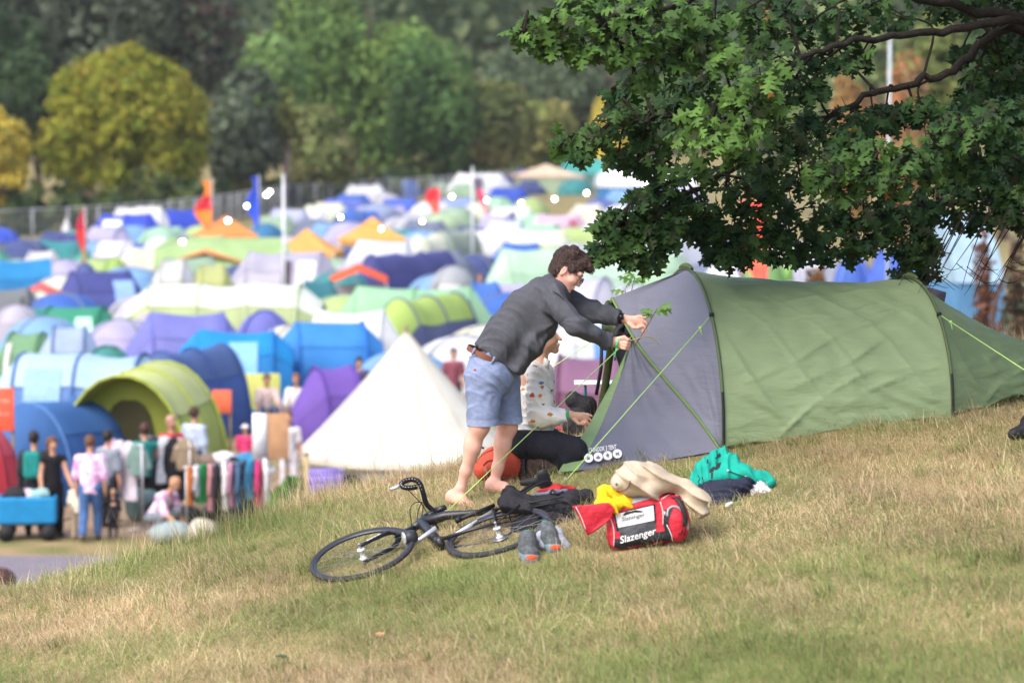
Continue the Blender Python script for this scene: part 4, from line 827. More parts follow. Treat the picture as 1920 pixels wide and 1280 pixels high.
person(556, 810, 1.80, -10, 'person in a white T-shirt sitting back beside the pole', 'f0eceb', '9a8a80', '8a5a44', pose='sit', arms=((0, .2), (0, .5)), sleeve=.8, d=65.6)
person(672, 800, 1.66, 10, 'person with long dark hair half hidden behind the bell tent', '5a4a78', '2e2c3a', '2a2024', pose='stand', hairlen=.25, d=66)
person(541, 935, 1.66, 20, 'person in a white flowered dress beside the bell tent', 'ece6ea', 'e4e0ea', '6a4634', sleeve=.5)
person(850, 770, 1.72, 0, 'person in a dusky red top in front of the slate tent', '8a4a5a', '3a3444', '3a2824', d=68)
person(900, 560, 1.74, 0, 'person in a pink top and red shorts by the tall pole', 'f0b0c0', 'e83048', '8a5a44', d=100, sleeve=.6)
person(592, 425, 1.76, 0, 'person in a red top standing by the mesh fence', 'd04050', '5a3a44', '5a4034', d=180)
for i, (px, py, top, leg, lab) in enumerate([(1225, 610, 'd88478', '3a3c54', 'person in a salmon top just beyond the grey end of the tent'), (1262, 600, '2c3050', '2c3050', 'person in navy passing behind the tent ridge'),
        (1335, 610, 'e8c8b0', '6a6c8c', 'person in a peach shirt behind the ridge of the green tent'), (1362, 600, '9ab0d8', '48506c', 'person in a pale blue shirt in the crowd behind the tent'), (1400, 605, 'f0d8c8', '8a6a5c', 'person in a cream shirt in the crowd behind the tent'),
        (1455, 610, 'd88070', '44405c', 'person in a coral shirt beneath the hanging banner'), (1520, 600, 'ecd6b8', '7c6a5c', 'person in a sandy shirt next to the russet conifer'), (1722, 640, '8a7aa0', '3c3c50', 'person in a mauve jacket by the brown conifers'), (1800, 690, 'dccce0', '5a4a58', 'person in a pale lilac top beside the striped marquee')]):
    person(px, py, 1.72, [0, 40, 180, -60][i % 4], lab, top, leg, ['4a342c', '2c2422', '7a5a40'][i % 3], d=[78, 84, 70, 90][i % 4], sleeve=.8)
def crouch(): 
    person(288, 1000, 1.80, 60, 'crouching person in a pink tie dye top bending over on the trodden earth', 'f0c0e0', '8a94a0', 'c09070', pose='crouch', topm=tiedye(), arms=((0, .4), (0, .2)), sleeve=1.2)
crouch()
# ---------------------------------------------------------------- clothes rails with their garments
def rail(a, b, H, label):
    a, b = np.array(a, float), np.array(b, float); L = np.linalg.norm(b[:2] - a[:2]); o = thing('clothes_rail', label, 'clothes rail', (a[0], a[1], 0), math.atan2(b[1] - a[1], b[0] - a[0])); m = mat('c8c8ce', .35, metal=.6)
    MB().tube([(-.05, 0, H), (L + .05, 0, H)], .018, 8).build('bar', m, o)
    for x in (0, L):
        MB().tube([(x, 0, H), (x, 0, .05)], .018, 8).build('upright', m, o); MB().tube([(x, -.28, .03), (x, .28, .03)], .018, 8).build('foot', m, o)
    return a, (b - a) / np.linalg.norm(b - a), L
def garment(p, d, H, c, ln, wd, label, cat='shirt', m=None, trousers=False):
    an = math.atan2(d[1], d[0]) + random.uniform(.2, 1.3); ln *= random.uniform(.85, 1.2); wd *= random.uniform(.9, 1.3); o = thing('hanging_' + ('trousers' if trousers else 'shirt' if cat == 'shirt' else 'dress'), label, cat, (p[0], p[1], 0), an, 'second hand clothes hanging on the rails'); z = H - .03
    v = vol([(0, 0, z), (0, 0, z - ln)], .42, .022); v.cap((-wd * .36, 0, z - .13), (wd * .36, 0, z - .13), .045, None, .04, ((0, 1, 0), 1.0)); v.cap((0, 0, z - .09), (0, 0, z - ln), .16, .2 if cat == 'dress' else .17, .05, ((0, 1, 0), 3.0))
    if not trousers:
        for s_ in (-1, 1): v.cap((s_ * wd * .36, 0, z - .14), (s_ * wd * .52, .02, z - .14 - ln * .4), .055, .05, .04, ((0, 1, 0), 1.3))
    v.cut((0, 0, z - ln), (0, .1, -1)); v.warp(.012, 16, int(abs(p[0]) * 100), (1, 1, .25)); v.build('cloth', m or garm(c), o, world=False)
    MB().tube([(-wd * .34, 0, z - .11), (0, 0, z - .03), (wd * .34, 0, z - .11)], .008, 5).tube([(0, 0, z - .03), (0, 0, z + .05), (0, .02, z + .06)], .005, 5).build('hanger', mat('e8e8ea', .4), o)
def gp(px, d): return np.array([(px - 960) / FPX * d, d, 0.0])
A, D_, L_ = rail(gp(198, 50.5), gp(262, 49.6), 1.5, 'clothes rail of pale shirts beside the toddler')
for i, (c, ln, cat, lab, m) in enumerate([('f2c4e2', .95, 'dress', 'long pink tie dye dress on the rail nearest the toddler', 1), ('efe9f2', .85, 'shirt', 'white shirt hanging next to the pink tie dye dress', 0), ('e6dcea', .95, 'dress', 'long white lilac dress at the end of the pale rail', 0), ('7d9a94', .6, 'shirt', 'grey green shirt hanging on the pale rail', 0)]):
    garment(A + D_ * (L_ * (i + .5) / 4), D_, 1.5, c, ln, .42, lab, cat, tiedye() if m else None)
A, D_, L_ = rail(gp(262, 51.5), gp(352, 51.0), 1.45, 'clothes rail of dark garments in the middle of the stall')
for i, (c, ln, cat, lab) in enumerate([('23232b', .7, 'shirt', 'black shirt at the end of the middle rail'), ('2d2f38', .9, 'dress', 'charcoal dress hanging on the middle rail'), ('e8ecf4', .8, 'shirt', 'white shirt between dark clothes on the middle rail'), ('1f2028', .95, 'dress', 'long black dress on the middle rail'), ('9c8a74', .6, 'shirt', 'tan shirt on the middle rail')]):
    garment(A + D_ * (L_ * (i + .5) / 5), D_, 1.45, c, ln, .42, lab, cat)
A, D_, L_ = rail(gp(345, 48.5), gp(500, 49.5), 1.25, 'long low clothes rail of mixed colours nearest the slope')
for i, (c, ln, cat, lab) in enumerate([('a8622c', .7, 'shirt', 'rust brown shirt on the long low rail'), ('dcd8dc', .5, 'shirt', 'short grey white shirt on the long low rail'), ('1f8a4c', .7, 'dress', 'emerald green dress on the long low rail'), ('c88a90', .75, 'dress', 'dusty pink dress on the long low rail'), ('2c2a34', .8, 'dress', 'black dress on the long low rail'), ('f0eef2', .7, 'shirt', 'bright white shirt on the long low rail'), ('d898b0', .7, 'shirt', 'soft pink shirt on the long low rail'), ('44688c', .75, 'shirt', 'denim blue shirt on the long low rail'), ('2a3a4c', .8, 'dress', 'navy dress on the long low rail'), ('3a8ab8', .6, 'shirt', 'turquoise blue shirt on the long low rail'), ('d83a78', .7, 'dress', 'magenta dress at the end of the long low rail'), ('e8e6ea', .8, 'dress', 'white lace dress at the end of the long low rail')]):
    garment(A + D_ * (L_ * (i + .5) / 12), D_, 1.25, c, ln, .4, lab, cat)
# wagon, crates, sacks, stake
def wagon():
    c = gp(46, 48.6); o = thing('trolley_wagon', 'blue fabric trolley wagon loaded with bags on the trodden earth', 'wagon', (c[0], c[1], 0), R(6)); b = mat('1f8cc8', .7, .12, 5, .4, 20)
    v = vol([(-.5, -.3, .25), (.5, .3, .8)], .15, .025); v.box((0, 0, .52), (.5, .28, .24), None, .05); v.box((0, 0, .62), (.45, .23, .26), None, .04, 0, 's'); v.build('tub', b, o, world=False)
    for x in (-.36, .36):
        for y in (-.3, .3): q = MB(); q.tube([(x, y - .045, .14), (x, y + .045, .14)], .14, 18); q.build('wheel', mat('232326', .7), o)
    MB().tube([(.5, 0, .3), (.75, 0, .35), (1.0, 0, .8)], .018, 6).build('handle', mat('2c2c30', .5), o)
    MB().tube([(-.45, -.25, .28), (.45, -.25, .28)], .02, 6).tube([(-.45, .25, .28), (.45, .25, .28)], .02, 6).build('chassis', mat('2c2c30', .5), o)
    for nm, dx, cc, lab, r_ in (('holdall', -.2, '26262c', 'black holdall lying in the blue wagon', (.22, .18, .14)), ('blanket', .18, '9cc4c4', 'folded pale teal blanket in the blue wagon', (.2, .18, .12)), ('plastic_bag', -.02, 'd4c8dc', 'pale lilac plastic bag stuffed in the blue wagon', (.16, .14, .12))):
        q = thing(nm, lab, nm.replace('_', ' '), (c[0] + dx, c[1], .72)); v = vol([(0, 0, 0)], .36, .02); v.ell((0, 0, .05), r_); v.warp(.02, 12, int(dx * 50 + 20)); v.build('shell', garm(cc), q, world=False)
wagon()
def crate(px, d, z, c, label):
    q = gp(px, d); o = thing('plastic_crate', label, 'crate', (q[0], q[1], z), R(8), 'stacked plastic crates under the bell tent edge'); b = MB(); m = mat(c, .5)
    for zz in (.02, .15, .28): b.box((0, -.2, zz), (.6, .02, .06)).box((0, .2, zz), (.6, .02, .06)).box((-.29, 0, zz), (.02, .38, .06)).box((.29, 0, zz), (.02, .38, .06))
    for x in np.linspace(-.28, .28, 7): b.box((x, -.2, .15), (.03, .018, .3)).box((x, .2, .15), (.03, .018, .3))
    b.build('frame', m, o); MB().box((0, 0, .012), (.57, .38, .02)).build('base', m, o)
crate(610, 50.6, 0.0, '8a74d8', 'purple slatted plastic crate at the bottom of the stack'); crate(612, 50.6, .32, '9480e0', 'purple slatted plastic crate in the middle of the stack'); crate(608, 50.6, .64, '9a88e4', 'purple slatted plastic crate on top of the stack')
q = gp(572, 49); o = thing('wooden_stake', 'pale wooden stake standing in front of the bell tent', 'stake', q); MB().box((0, 0, .7), (.08, .06, 1.4)).build('shaft', mat('cbb78c', .8, .2, 8), o, bevel=.01); MB().box((0, 0, 1.42), (.1, .08, .04)).build('cap', mat('8a7a5c', .8), o)
def blob(name, px, d, z, r_, c, label, cat, m=None):
    q = gp(px, d); o = thing(name, label, cat, (q[0], q[1], z)); v = vol([(0, 0, 0), (0, 0, r_[2] * 2)], max(r_) + .1, .022); v.ell((0, 0, r_[2]), r_); v.warp(.03, 9, abs(px)); v.cut((0, 0, 0), (0, 0, -1)); return v.build('shell', m or garm(c), o, world=False)
blob('bean_bag', 318, 48.0, 0, (.40, .32, .19), '98a6a8', 'grey green bean bag on the ground beside the crouching person', 'bean bag')
blob('sack', 378, 47.4, 0, (.26, .2, .26), 'c4bcae', 'pale canvas sack standing under the long low rail', 'sack')
blob('plastic_sack', 632, 49.5, 0, (.3, .2, .2), 'e6e4ee', 'white plastic sack in front of the purple crates', 'sack')
blob('shaggy_bundle', -2, 42.5, .02, (.2, .2, .22), '4a3030', 'dark brown furry bundle by the path at the picture edge', 'bundle')
def potplant(px, d, label):
    q = gp(px, d); o = thing('bushy_plant', label, 'plant', q); me = crown(77, .35, .3, .45, 500, .06, 8, .6, ('5c9a44', '78b050', '3f7a34'), k=.6); c = link('foliage', me, LEAFM(), o); c.location = (0, 0, .6); MB().tube([(0, 0, 0), (0.02, 0, .5)], .02, 6).build('stem', mat('5a6a34'), o)
potplant(528, 48.5, 'leafy green plant at the end of the long low rail'); potplant(548, 50, 'smaller leafy green plant next to the wooden stake')
def bunting():
    d = 59.5; o = thing('bunting', 'string of triangular pennants across the ice blue family tent', 'bunting', P(15, 712, d)); pts = [P(x, y, d) for x, y in ((0, 716), (60, 722), (110, 712), (150, 704), (180, 706))]; MB().tube(smoothline(pts, 4), .008, 4).build('string', mat('d8d8dc'), o, world=True)
    for x, y, c in ((20, 719, 'e8d8dc'), (50, 722, 'f0b8c8'), (82, 715, 'f4ece0'), (112, 709, 'f0d8c8'), (140, 705, 'f2e8e4')):
        t = P(x, y, d - .02); MB().add([t + (-.1, 0, 0), t + (.1, 0, 0), t + (0, 0, -.27)], [(0, 1, 2)]).build('pennant', garm(c), o, world=True, solid=.006)
bunting()

for i, (nm, px, d, z, r_, c, lab, cat) in enumerate([
 ('trestle_table', 425, 52.4, .72, None, 'e4e4ea', 'white topped trestle table piled with folded clothes behind the long low rail', 'table'),
 ('clothes_heap', 385, 52.3, .76, (.34, .22, .13), '8a7a6c', 'taupe heap of folded clothes on the white trestle table', 'clothes'), ('clothes_heap', 412, 52.3, .76, (.26, .22, .16), 'e6e4ec', 'white heap of folded clothes on the white trestle table', 'clothes'),
 ('clothes_heap', 440, 52.3, .76, (.26, .22, .12), '2a2c36', 'black heap of folded clothes on the white trestle table', 'clothes'), ('clothes_heap', 466, 52.3, .76, (.28, .22, .15), '3a86b4', 'turquoise heap of folded clothes at the end of the trestle table', 'clothes'),
 ('holdall', 300, 50.6, 0, (.42, .28, .2), '2b2c34', 'black holdall on the earth under the middle rail', 'bag'), ('holdall', 336, 49.8, 0, (.36, .25, .22), '1f2028', 'dark bulging holdall beside the upright of the middle rail', 'bag'), ('storage_bag', 430, 50.2, 0, (.5, .25, .25), '33303c', 'dark storage bag standing behind the long low rail', 'bag'),
 ('storage_bag', 482, 50.6, 0, (.4, .25, .3), '4a3a3e', 'brown storage bag near the leafy green plant', 'bag'), ('laundry_bag', 262, 50.8, 0, (.34, .26, .3), '6f8a88', 'sea grey laundry bag below the pale rail', 'bag'), ('storage_bag', 655, 50.9, 0, (.28, .25, .42), '2c2a30', 'black storage bag beside the purple crates under the bell tent edge', 'bag')]):
    if r_ is None:
        q = gp(px, d); o = thing(nm, lab, cat, q); MB().box((0, 0, z), (1.7, .6, .04)).build('table_top', mat(c, .5), o)
        for x in (-.75, .75):
            for y in (-.22, .22): MB().tube([(x, y, 0), (x * .95, y * .6, z)], .02, 6).build('leg', mat('8a8c94', .4), o)
    else: blob(nm, px, d, z, r_, c, lab, cat)
# ---------------------------------------------------------------- the green and grey tunnel tent being pitched
def fabric(h, k=.8, rough=.55, spec=.35): 
    m = mat(h, rough, .05, 2.5, .35, 9, k=k, spec=spec, transl=.12, stretch=(1.2, 1, 4)); return m
A1 = G(1355, 843); A2 = G(1785, 783)
HD = np.array([-.26, .966, 0]); AX = np.array([.966, .26, 0])
C1 = A1 + HD * .88; C2 = A2 + HD * .80
def zrow(p, py): r = ray(960, py); return CAMZ + r[2] / r[1] * p[1]
C1[2] = A1[2] - .01; C2[2] = A2[2] - .01
H1 = zrow(C1, 506) - C1[2]; H2 = zrow(C2, 524) - C2[2]
def pxx(p): return 960 + FPX * p[0] / p[1]
LE1 = (1287 - pxx(C1)) * C1[1] / FPX; LE2 = (1708 - pxx(C2)) * C2[1] / FPX
def arch(C, half, H, lean, n=28, p=1.85, lo=0.0, hi=math.pi):
    out = []
    for t in np.linspace(lo, hi, n):
        c, s = math.cos(t), math.sin(t); q = C - HD * half * np.sign(c) * abs(c) ** (2 / p); z = s ** (2 / 2.0); out.append(q + np.array([lean * z, 0, H * z]))
    return np.array(out)
NA = 40
ar1 = arch(C1, .88, H1, LE1, NA); ar2 = arch(C2, .80, H2, LE2, NA)
tent = thing('tunnel_tent', 'green and grey tunnel tent being pitched on the slope by the standing man', 'tent', onhill(C1[0], C1[1]))
GREENF = fabric('8ea279', .86); GREYF = fabric('7c7f92', .84); TRIM = fabric('7f9c5c', .75); DARKF = mat('2b2c33', .8, .1, 6, .3, 30); POLEM = mat('5c6a4a', .6, .1, 8); BLACK = mat('1f2024', .6, .1, 8)
def folds(u, v, seed=0):               # long slanting creases in the taut cloth
    a = u * 9 + v * 7
    f = .0030 * np.sin(a * 2.3 + 1.5 * np.sin(v * 5)) + .0020 * np.sin(a * 4.1 + 2.0 * np.sin(u * 6 + v * 3) + 1) + .0015 * np.sin(u * 31 - v * 22 + 3 * np.sin(a))
    for s0, sl, ww, hh, u0, u1 in ((.42, .42, .022, .016, .05, .85), (.30, .50, .018, .015, .25, .95), (.18, .55, .02, .014, .1, .8), (.58, .30, .03, .012, .0, .9), (.72, .22, .03, .010, .1, 1.0), (.10, .40, .016, .012, .45, 1.0), (.02, .75, .02, .014, .0, .6), (.50, .36, .014, .010, .4, 1.), (.84, .12, .03, .008, .0, .8)):
        e = v - (s0 + sl * (u - .5) + .02 * np.sin(u * 9 + s0 * 20)); f = f + 1.35 * hh * np.exp(-np.abs(e) / (ww * .62)) * np.clip((u - u0) * 6, 0, 1) * np.clip((u1 - u) * 6, 0, 1) * (.6 + .4 * np.sin(u * 23 + s0 * 40))
    cre = np.maximum(0, 1 - np.abs(((u * 1.35 + v * 1.0 + .04 * np.sin(v * 9)) * 3.2) % 1 - .5) * 9) * .010 * np.clip(1.2 - v * 1.3, 0, 1)
    low = np.clip(.35 - v, 0, 1) * .035 * np.sin(u * 26 + 3 * np.sin(u * 11 + v * 30) + v * 10) * np.clip(v * 9, 0, 1)
    return f * 1.3 + cre + low
def loft(a, b, n, sag, name, m, amp=1.0, flip=1):
    V = []
    for i in range(n):
        u = i / (n - 1); q = lerp(a, b, u); k = np.linspace(0, 1, len(a)); v = 1 - np.abs(2 * k - 1); w_ = 4 * u * (1 - u)
        cen = lerp(a[[0, -1]].mean(0), b[[0, -1]].mean(0), u); rad = q - cen; rad /= np.linalg.norm(rad, axis=1)[:, None] + 1e-9
        ed = np.clip(w_ * 3, 0, 1); q = q - rad * (sag * w_ * np.sin(np.pi * np.clip(v, 0, 1) / 2))[:, None] + rad * (folds(np.full_like(v, u), v) * ed * amp * np.clip(v * 12, 0, 1))[:, None]
        q[[0, -1], 2] += .03 + .015 * math.sin(u * 17); V.append(q)
    return MB().grid(np.array(V)).build(name, m, tent, world=True)
def dens(a, n):
    k = np.linspace(0, 1, len(a)); t = np.linspace(0, 1, n); return np.stack([np.interp(t, k, a[:, i]) for i in range(3)], 1)
big1, big2 = dens(ar1, 110), dens(ar2, 110)
loft(dens(ar1, 190), dens(ar2, 190), 300, .045, 'flysheet', GREENF, 1.0)
# rear wedge
C3 = C2 + AX * 1.10; C3[2] = float(hill(C3[0], C3[1])) + .02; ar3 = arch(C3, .38, .20, .0, NA)
loft(big2 + np.array([.004, 0, 0]), dens(ar3, 110), 60, .07, 'rear_panel', fabric('80966f', .74), .9)
# lifted, crinkled skirt at the rear, pegged to the ground
for C, half, H, lean, nm in ((C1, .888, H1 + .012, LE1, 'pole'), (C2, .808, H2 + .012, LE2, 'pole')):
    a = arch(C, half, H, lean, 40); MB().tube(a, .012, 8).build('pole_sleeve', POLEM, tent, world=True)
    b = arch(C, half + .006, H, lean, 12, lo=0, hi=.34); MB().tube(b, .010, 8).build('pole', BLACK, tent, world=True)
    t_ = arch(C, half + .012, H + .018, lean, 9, lo=1.40, hi=1.75); MB().tube(t_, [.010, .014, .018, .02, .02, .02, .018, .014, .010], 8).build('pole_cap', fabric('6a7a4c', .7), tent, world=True)
# porch: front hoop from the foot of the first pole up to the porch peak and down the far side
APX = C1 - AX * .52; APX[2] = zrow(APX, 559); APX[0] += (1148 - pxx(APX)) * APX[1] / FPX
near_foot = A1 + np.array([-.015, -.02, .0]); far_foot = C1 + HD * .86; far_foot[2] = float(hill(*far_foot[:2]))
MIDN = P(1243, 706, A1[1] + .30)
hoopN = smoothline([APX, P(1192, 640, lerp(APX, near_foot, .3)[1] - .05), MIDN, P(1308, 783, A1[1] + .10), near_foot], 7)
mir = lambda p: p - 2 * HD * np.dot(p - C1, HD)
hoopF = np.array([mir(p) for p in hoopN]); hoopF[:, 2] = hoopN[:, 2]
def surf(a, b, n, name, m, bow=0.0, amp=1.0, end=True):
    a, b = dens(np.array(a), 60), dens(np.array(b), 60); V = []
    for i in range(n):
        u = i / (n - 1); q = lerp(a, b, u); q = q - np.array([0, 1, 0]) * 0; k = np.linspace(0, 1, 60)
        f = (folds(np.full(60, u), k) * amp * np.clip(k * 7, 0, 1) + bow * np.clip(k * 5, 0, 1) * 4 * u * (1 - u)) * np.clip(6 * u * (1 - u), 0, 1); q[:, 1] += f; V.append(q)
    return MB().grid(np.array(V)).build(name, m, tent, world=True)
half1 = ar1[:NA // 2 + 1][::-1]; half1 = np.vstack([C1 + np.array([LE1, 0, H1]), half1]); half1F = np.array([mir(p) for p in half1]); half1F[:, 2] = half1[:, 2]
surf(hoopN, half1 + np.array([-.004, -.002, 0]), 30, 'porch_panel', GREYF, .015, .45); surf(hoopF, half1F, 30, 'porch_panel', GREYF, -.015)
MB().tube(hoopN + np.array([0, -.006, 0]), .010, 8).build('pole_sleeve', TRIM, tent, world=True); MB().tube(hoopF, .010, 8).build('pole_sleeve', TRIM, tent, world=True)
PEG = G(1046, 893); PEG[2] += .03
topd = hoopN[6] if True else None
lead = smoothline([P(1186, 632, hoopN[6][1] - .01), P(1155, 700, 19.25), P(1104, 795, 19.1), PEG], 8)
hoopd = hoopN[6:]
# door panel: fan between the peg edge and the hoop
def door_pt(s, t):
    a = np.array([np.interp(s, np.linspace(0, 1, len(lead)), lead[:, i]) for i in range(3)]); b = np.array([np.interp(s, np.linspace(0, 1, len(hoopd)), hoopd[:, i]) for i in range(3)])
    q = lerp(a, b, t); g = s ** 3 * 4 * t * (1 - t); q[2] += -.035 * g * .5; q[1] += (.03 * math.sin(9 * t + 5 * s) * .25 + .010 * math.sin(26 * t - 12 * s) * .5) * 4 * t * (1 - t) + .02 * 4 * t * (1 - t); return q
DV = np.array([[door_pt(s, t) for t in np.linspace(0, 1, 46)] for s in np.linspace(0, 1, 50)])
MB().grid(DV[:, 5:]).build('door_panel', fabric('777a8e', .8), tent, world=True)
ed = np.array([[door_pt(s, t) + (0, -.002, 0) for t in (0, .03, .06, .09 + .05 * (1 - s), .122)] for s in np.linspace(0, 1, 40)]); 
MB().grid(ed).build('door_edging', fabric('8fae7c', .78), tent, world=True)
# inside: dark inner tent and groundsheet
inn = np.array([arch(C1 + AX * .15, .80, H1 * .93, LE1, 24), arch(C2 - AX * .1, .70, H2 * .9, LE2, 24)]); b = MB().grid(inn); b.add(inn[0], [tuple(range(24))]); b.build('inner_tent', mat('3c3e44', .8), tent, world=True)
gs = np.array([[lerp(A1 + (.03, .06, -.03), C1 + HD * .8, t) for t in np.linspace(0, 1, 8)], [lerp(A2 + (-.03, .06, -.03), C2 + HD * .7, t) for t in np.linspace(0, 1, 8)]])
for row in gs:
    for q in row: q[2] = float(hill(q[0], q[1])) + .03
MB().grid(gs).build('shade_groundsheet', BLACK, tent, world=True, solid=.03)  # black groundsheet, placed to draw the dark shade line under the hem
# rolled far door hanging from the porch peak
FE = [APX + (-.01, .05, -.01), P(1139, 640, 20.0), P(1128, 720, 20.2), P(1113, 800, 20.3)]
V = np.array([[q + np.array([w_, .02 * w_, 0]) for w_ in (0, .03, .055)] for q in smoothline(FE, 6)]); MB().grid(V).build('door_edging', fabric('5c6c44', .6), tent, world=True, solid=.004)
v = vol([APX, P(1165, 640, 19.6)], .25, .012); v.cap(P(1142, 575, 19.62), P(1149, 612, 19.6), .045, .06, .02); v.cap(P(1149, 612, 19.6), P(1166, 640, 19.5), .06, .045, .03); v.warp(.012, 40, 4); v.build('rolled_door', fabric('4c5a3c', .6), tent, world=True)
v = vol([P(1162, 625, 19.45)], .2, .01); v.cap(P(1155, 628, 19.45), P(1172, 606, 19.45), .035, .02, .02); v.cap(P(1160, 630, 19.42), P(1176, 632, 19.42), .03, .02, .02); v.warp(.008, 50, 6); v.build('buckle_strap', BLACK, tent, world=True)
MB().tube([P(1128, 640, 19.9), P(1127, 690, 19.9), P(1118, 740, 19.9)], .014, 6).build('door_strap', BLACK, tent, world=True)
# vent hood behind the rear pole
vh = np.array([[P(1718 + 10 * t, 530 + 26 * t, C2[1] - .12), P(1745, 539 + 28 * t, C2[1] - .10), P(1774 - 6 * t, 548 + 32 * t, C2[1] - .06)] for t in np.linspace(0, 1, 5)]); MB().grid(vh).build('vent_hood', fabric('7c7488', .8), tent, world=True, solid=.006)
# printed words and four round badges on the door
def doorplane(px, py): # a point just outside the door cloth
    o = DV[38, 12]; n = np.cross(DV[40, 20] - DV[30, 8], DV[44, 10] - DV[30, 20]); n /= np.linalg.norm(n); n = n if n[1] < 0 else -n
    return P(px, py, DPC @ np.array([1, px, py]) - .055)
_q = DV[28:50, 4:34].reshape(-1, 3); _px = 960 + FPX * _q[:, 0] / (_q[:, 1] * CP - (_q[:, 2] - CAMZ) * SP); _py = 640 - FPX * (_q[:, 1] * SP + (_q[:, 2] - CAMZ) * CP) / (_q[:, 1] * CP - (_q[:, 2] - CAMZ) * SP)
_s = (_px > 1085) & (_px < 1180) & (_py > 825) & (_py < 880); DPC = np.linalg.lstsq(np.stack([np.ones(_s.sum()), _px[_s], _py[_s]], 1), _q[_s, 1], rcond=None)[0]
PR = mat('f2f2f4', .6, .02)
def pl(x0, y0, x1, y1, hh):
    def f(u, v): return np.array([doorplane(lerp(x0, x1, a) - .12 * b * hh * .2, lerp(y0, y1, a) - b * hh) for a, b in zip(u, v)])
    return f
link('printed_name', text_mesh('CHINOOK 3 TENT', .02, pl(1104, 848.5, 1156, 841.5, 9)), PR, tent, world=True)
BD = [(1103.5, 858), (1121.5, 856), (1139.5, 853.5), (1157.5, 850)]
for i, (bx, by) in enumerate(BD):
    m = MB(); n = 24; m.add([doorplane(bx, by)] + [doorplane(bx + 8.6 * math.cos(a), by + 8.6 * math.sin(a)) for a in np.linspace(0, 6.283, n, endpoint=False)], [(0, k + 1, (k + 1) % n + 1) for k in range(n)]); m.build('printed_badge', PR, tent, world=True, smooth=False)
    mk = MB(); sh = [[(-4, 3), (-2, -4), (1, -1), (2, -4), (3, 3)], [(-5, 1), (-2, -1), (0, -4), (2, -1), (5, 1), (3, 4), (-3, 4)], [(-1, -5), (3, -2), (2, 4), (-2, 2), (-4, -1)], [(-4, -3), (0, -2), (4, -5), (3, 0), (5, 4), (0, 2), (-3, 4)]][i]
    mk.add([doorplane(bx + x * .9, by + y * .9) + (0, -.006, 0) for x, y in sh], [tuple(range(len(sh)))]); mk.build('badge_symbol', GREYF, tent, world=True, smooth=False)
# guy lines: cords of the tent
CORD = mat('c0ee8c', .5, .05, k=.85)
def guy(pts, knot=None, r=.0032):
    b = MB().tube(pts, r, 6); 
    if knot is not None: b.ball(knot, .011, 6); b.tube([knot, knot + (.012, 0, -.05)], .004, 5)
    b.build('guy_line', CORD, tent, world=True)
def onarch(C, half, H, lean, row):
    a = arch(C, half, H, lean, 200, hi=math.pi / 2); rows = np.array([640 - FPX * np.dot(q - (0, 0, CAMZ), (0, SP, CP)) / np.dot(q - (0, 0, CAMZ), (0, CP, -SP)) for q in a]); return a[np.argmin(np.abs(rows - row))]
k1 = onarch(C1, .90, H1 + .01, LE1, 590); guy([k1, G(1057, 905)], lerp(k1, G(1057, 905), .08))
k2 = onarch(C2, .82, H2 + .01, LE2, 590); guy([k2, G(2085, 800)], lerp(k2, G(2085, 800), .07))
k3 = hoopN[6] + (0, -.01, 0); guy([k3, lerp(k3, G(832, 964), .5), G(832, 964)], None)
k4 = hoopF[6]; guy([k4, P(1033, 690, 20.4), onhill(*P(780, 900, 21)[:2])], None)
guy([C3 + HD * .3 + (0, 0, .25), P(1898, 654, 21.2), P(1926, 643, 21.4)], None)
for p in (k1, k2): MB().box(p, (.03, .03, .03)).build('guy_tab', BLACK, tent, world=True)
for p in (PEG, G(1057, 905), G(832, 964), A1, A2):
    q = onhill(p[0], p[1]); MB().tube([q + (0, 0, -.05), q + (.01, 0, .035), q + (.03, 0, .03)], .004, 5).build('peg', mat('b8bac0', .4, metal=.7), tent, world=True)
# ---------------------------------------------------------------- the man tying the tent and the woman crouching beside him
FTN = G(852, 946); DM = FTN[1]
def M(px, py, dy=0.0): return P(px, py, DM + dy)
def skinmat(h='d9a58c', seed=0):
    m = mat(h, .5, .10, 14, .12, 120, k=.86, spec=.35, name='skin_%d' % seed); b = m.node_tree.nodes['Principled BSDF']; b.inputs['Subsurface Weight'].default_value = .15; b.inputs['Subsurface Radius'].default_value = (.02, .008, .004); return m
SK = skinmat('e6b09e')
man = thing('person', 'barefoot person in charcoal shirt and blue shorts leaning over to tie the tent', 'person', onhill(FTN[0], FTN[1]))
hd_f = np.array([.80, -.12, -.56]); hd_f /= np.linalg.norm(hd_f)
HM = frame(hd_f, (.55, .1, .83)); hf, hs, hu = HM[:, 0], HM[:, 1], HM[:, 2]     # face direction, across (away from the camera), up
HC = M(1065, 508, .10)
def hp(a, b, c): return HC + hf * a + hs * b + hu * c
nearsh, farsh = M(1040, 566, -.10), M(1062, 560, .27); nearel, farel = M(1080, 610, -.22), M(1110, 585, .22); nearwr, farwr = M(1145, 640, -.06), M(1168, 597, .16)
hipn, hipf = M(912, 705, -.02), M(940, 702, .20); knn, knf = M(899, 800, -.05), M(952, 800, .22); ann, anf = M(863, 918, .01), M(925, 910, .20)
FTF = G(925, 930)
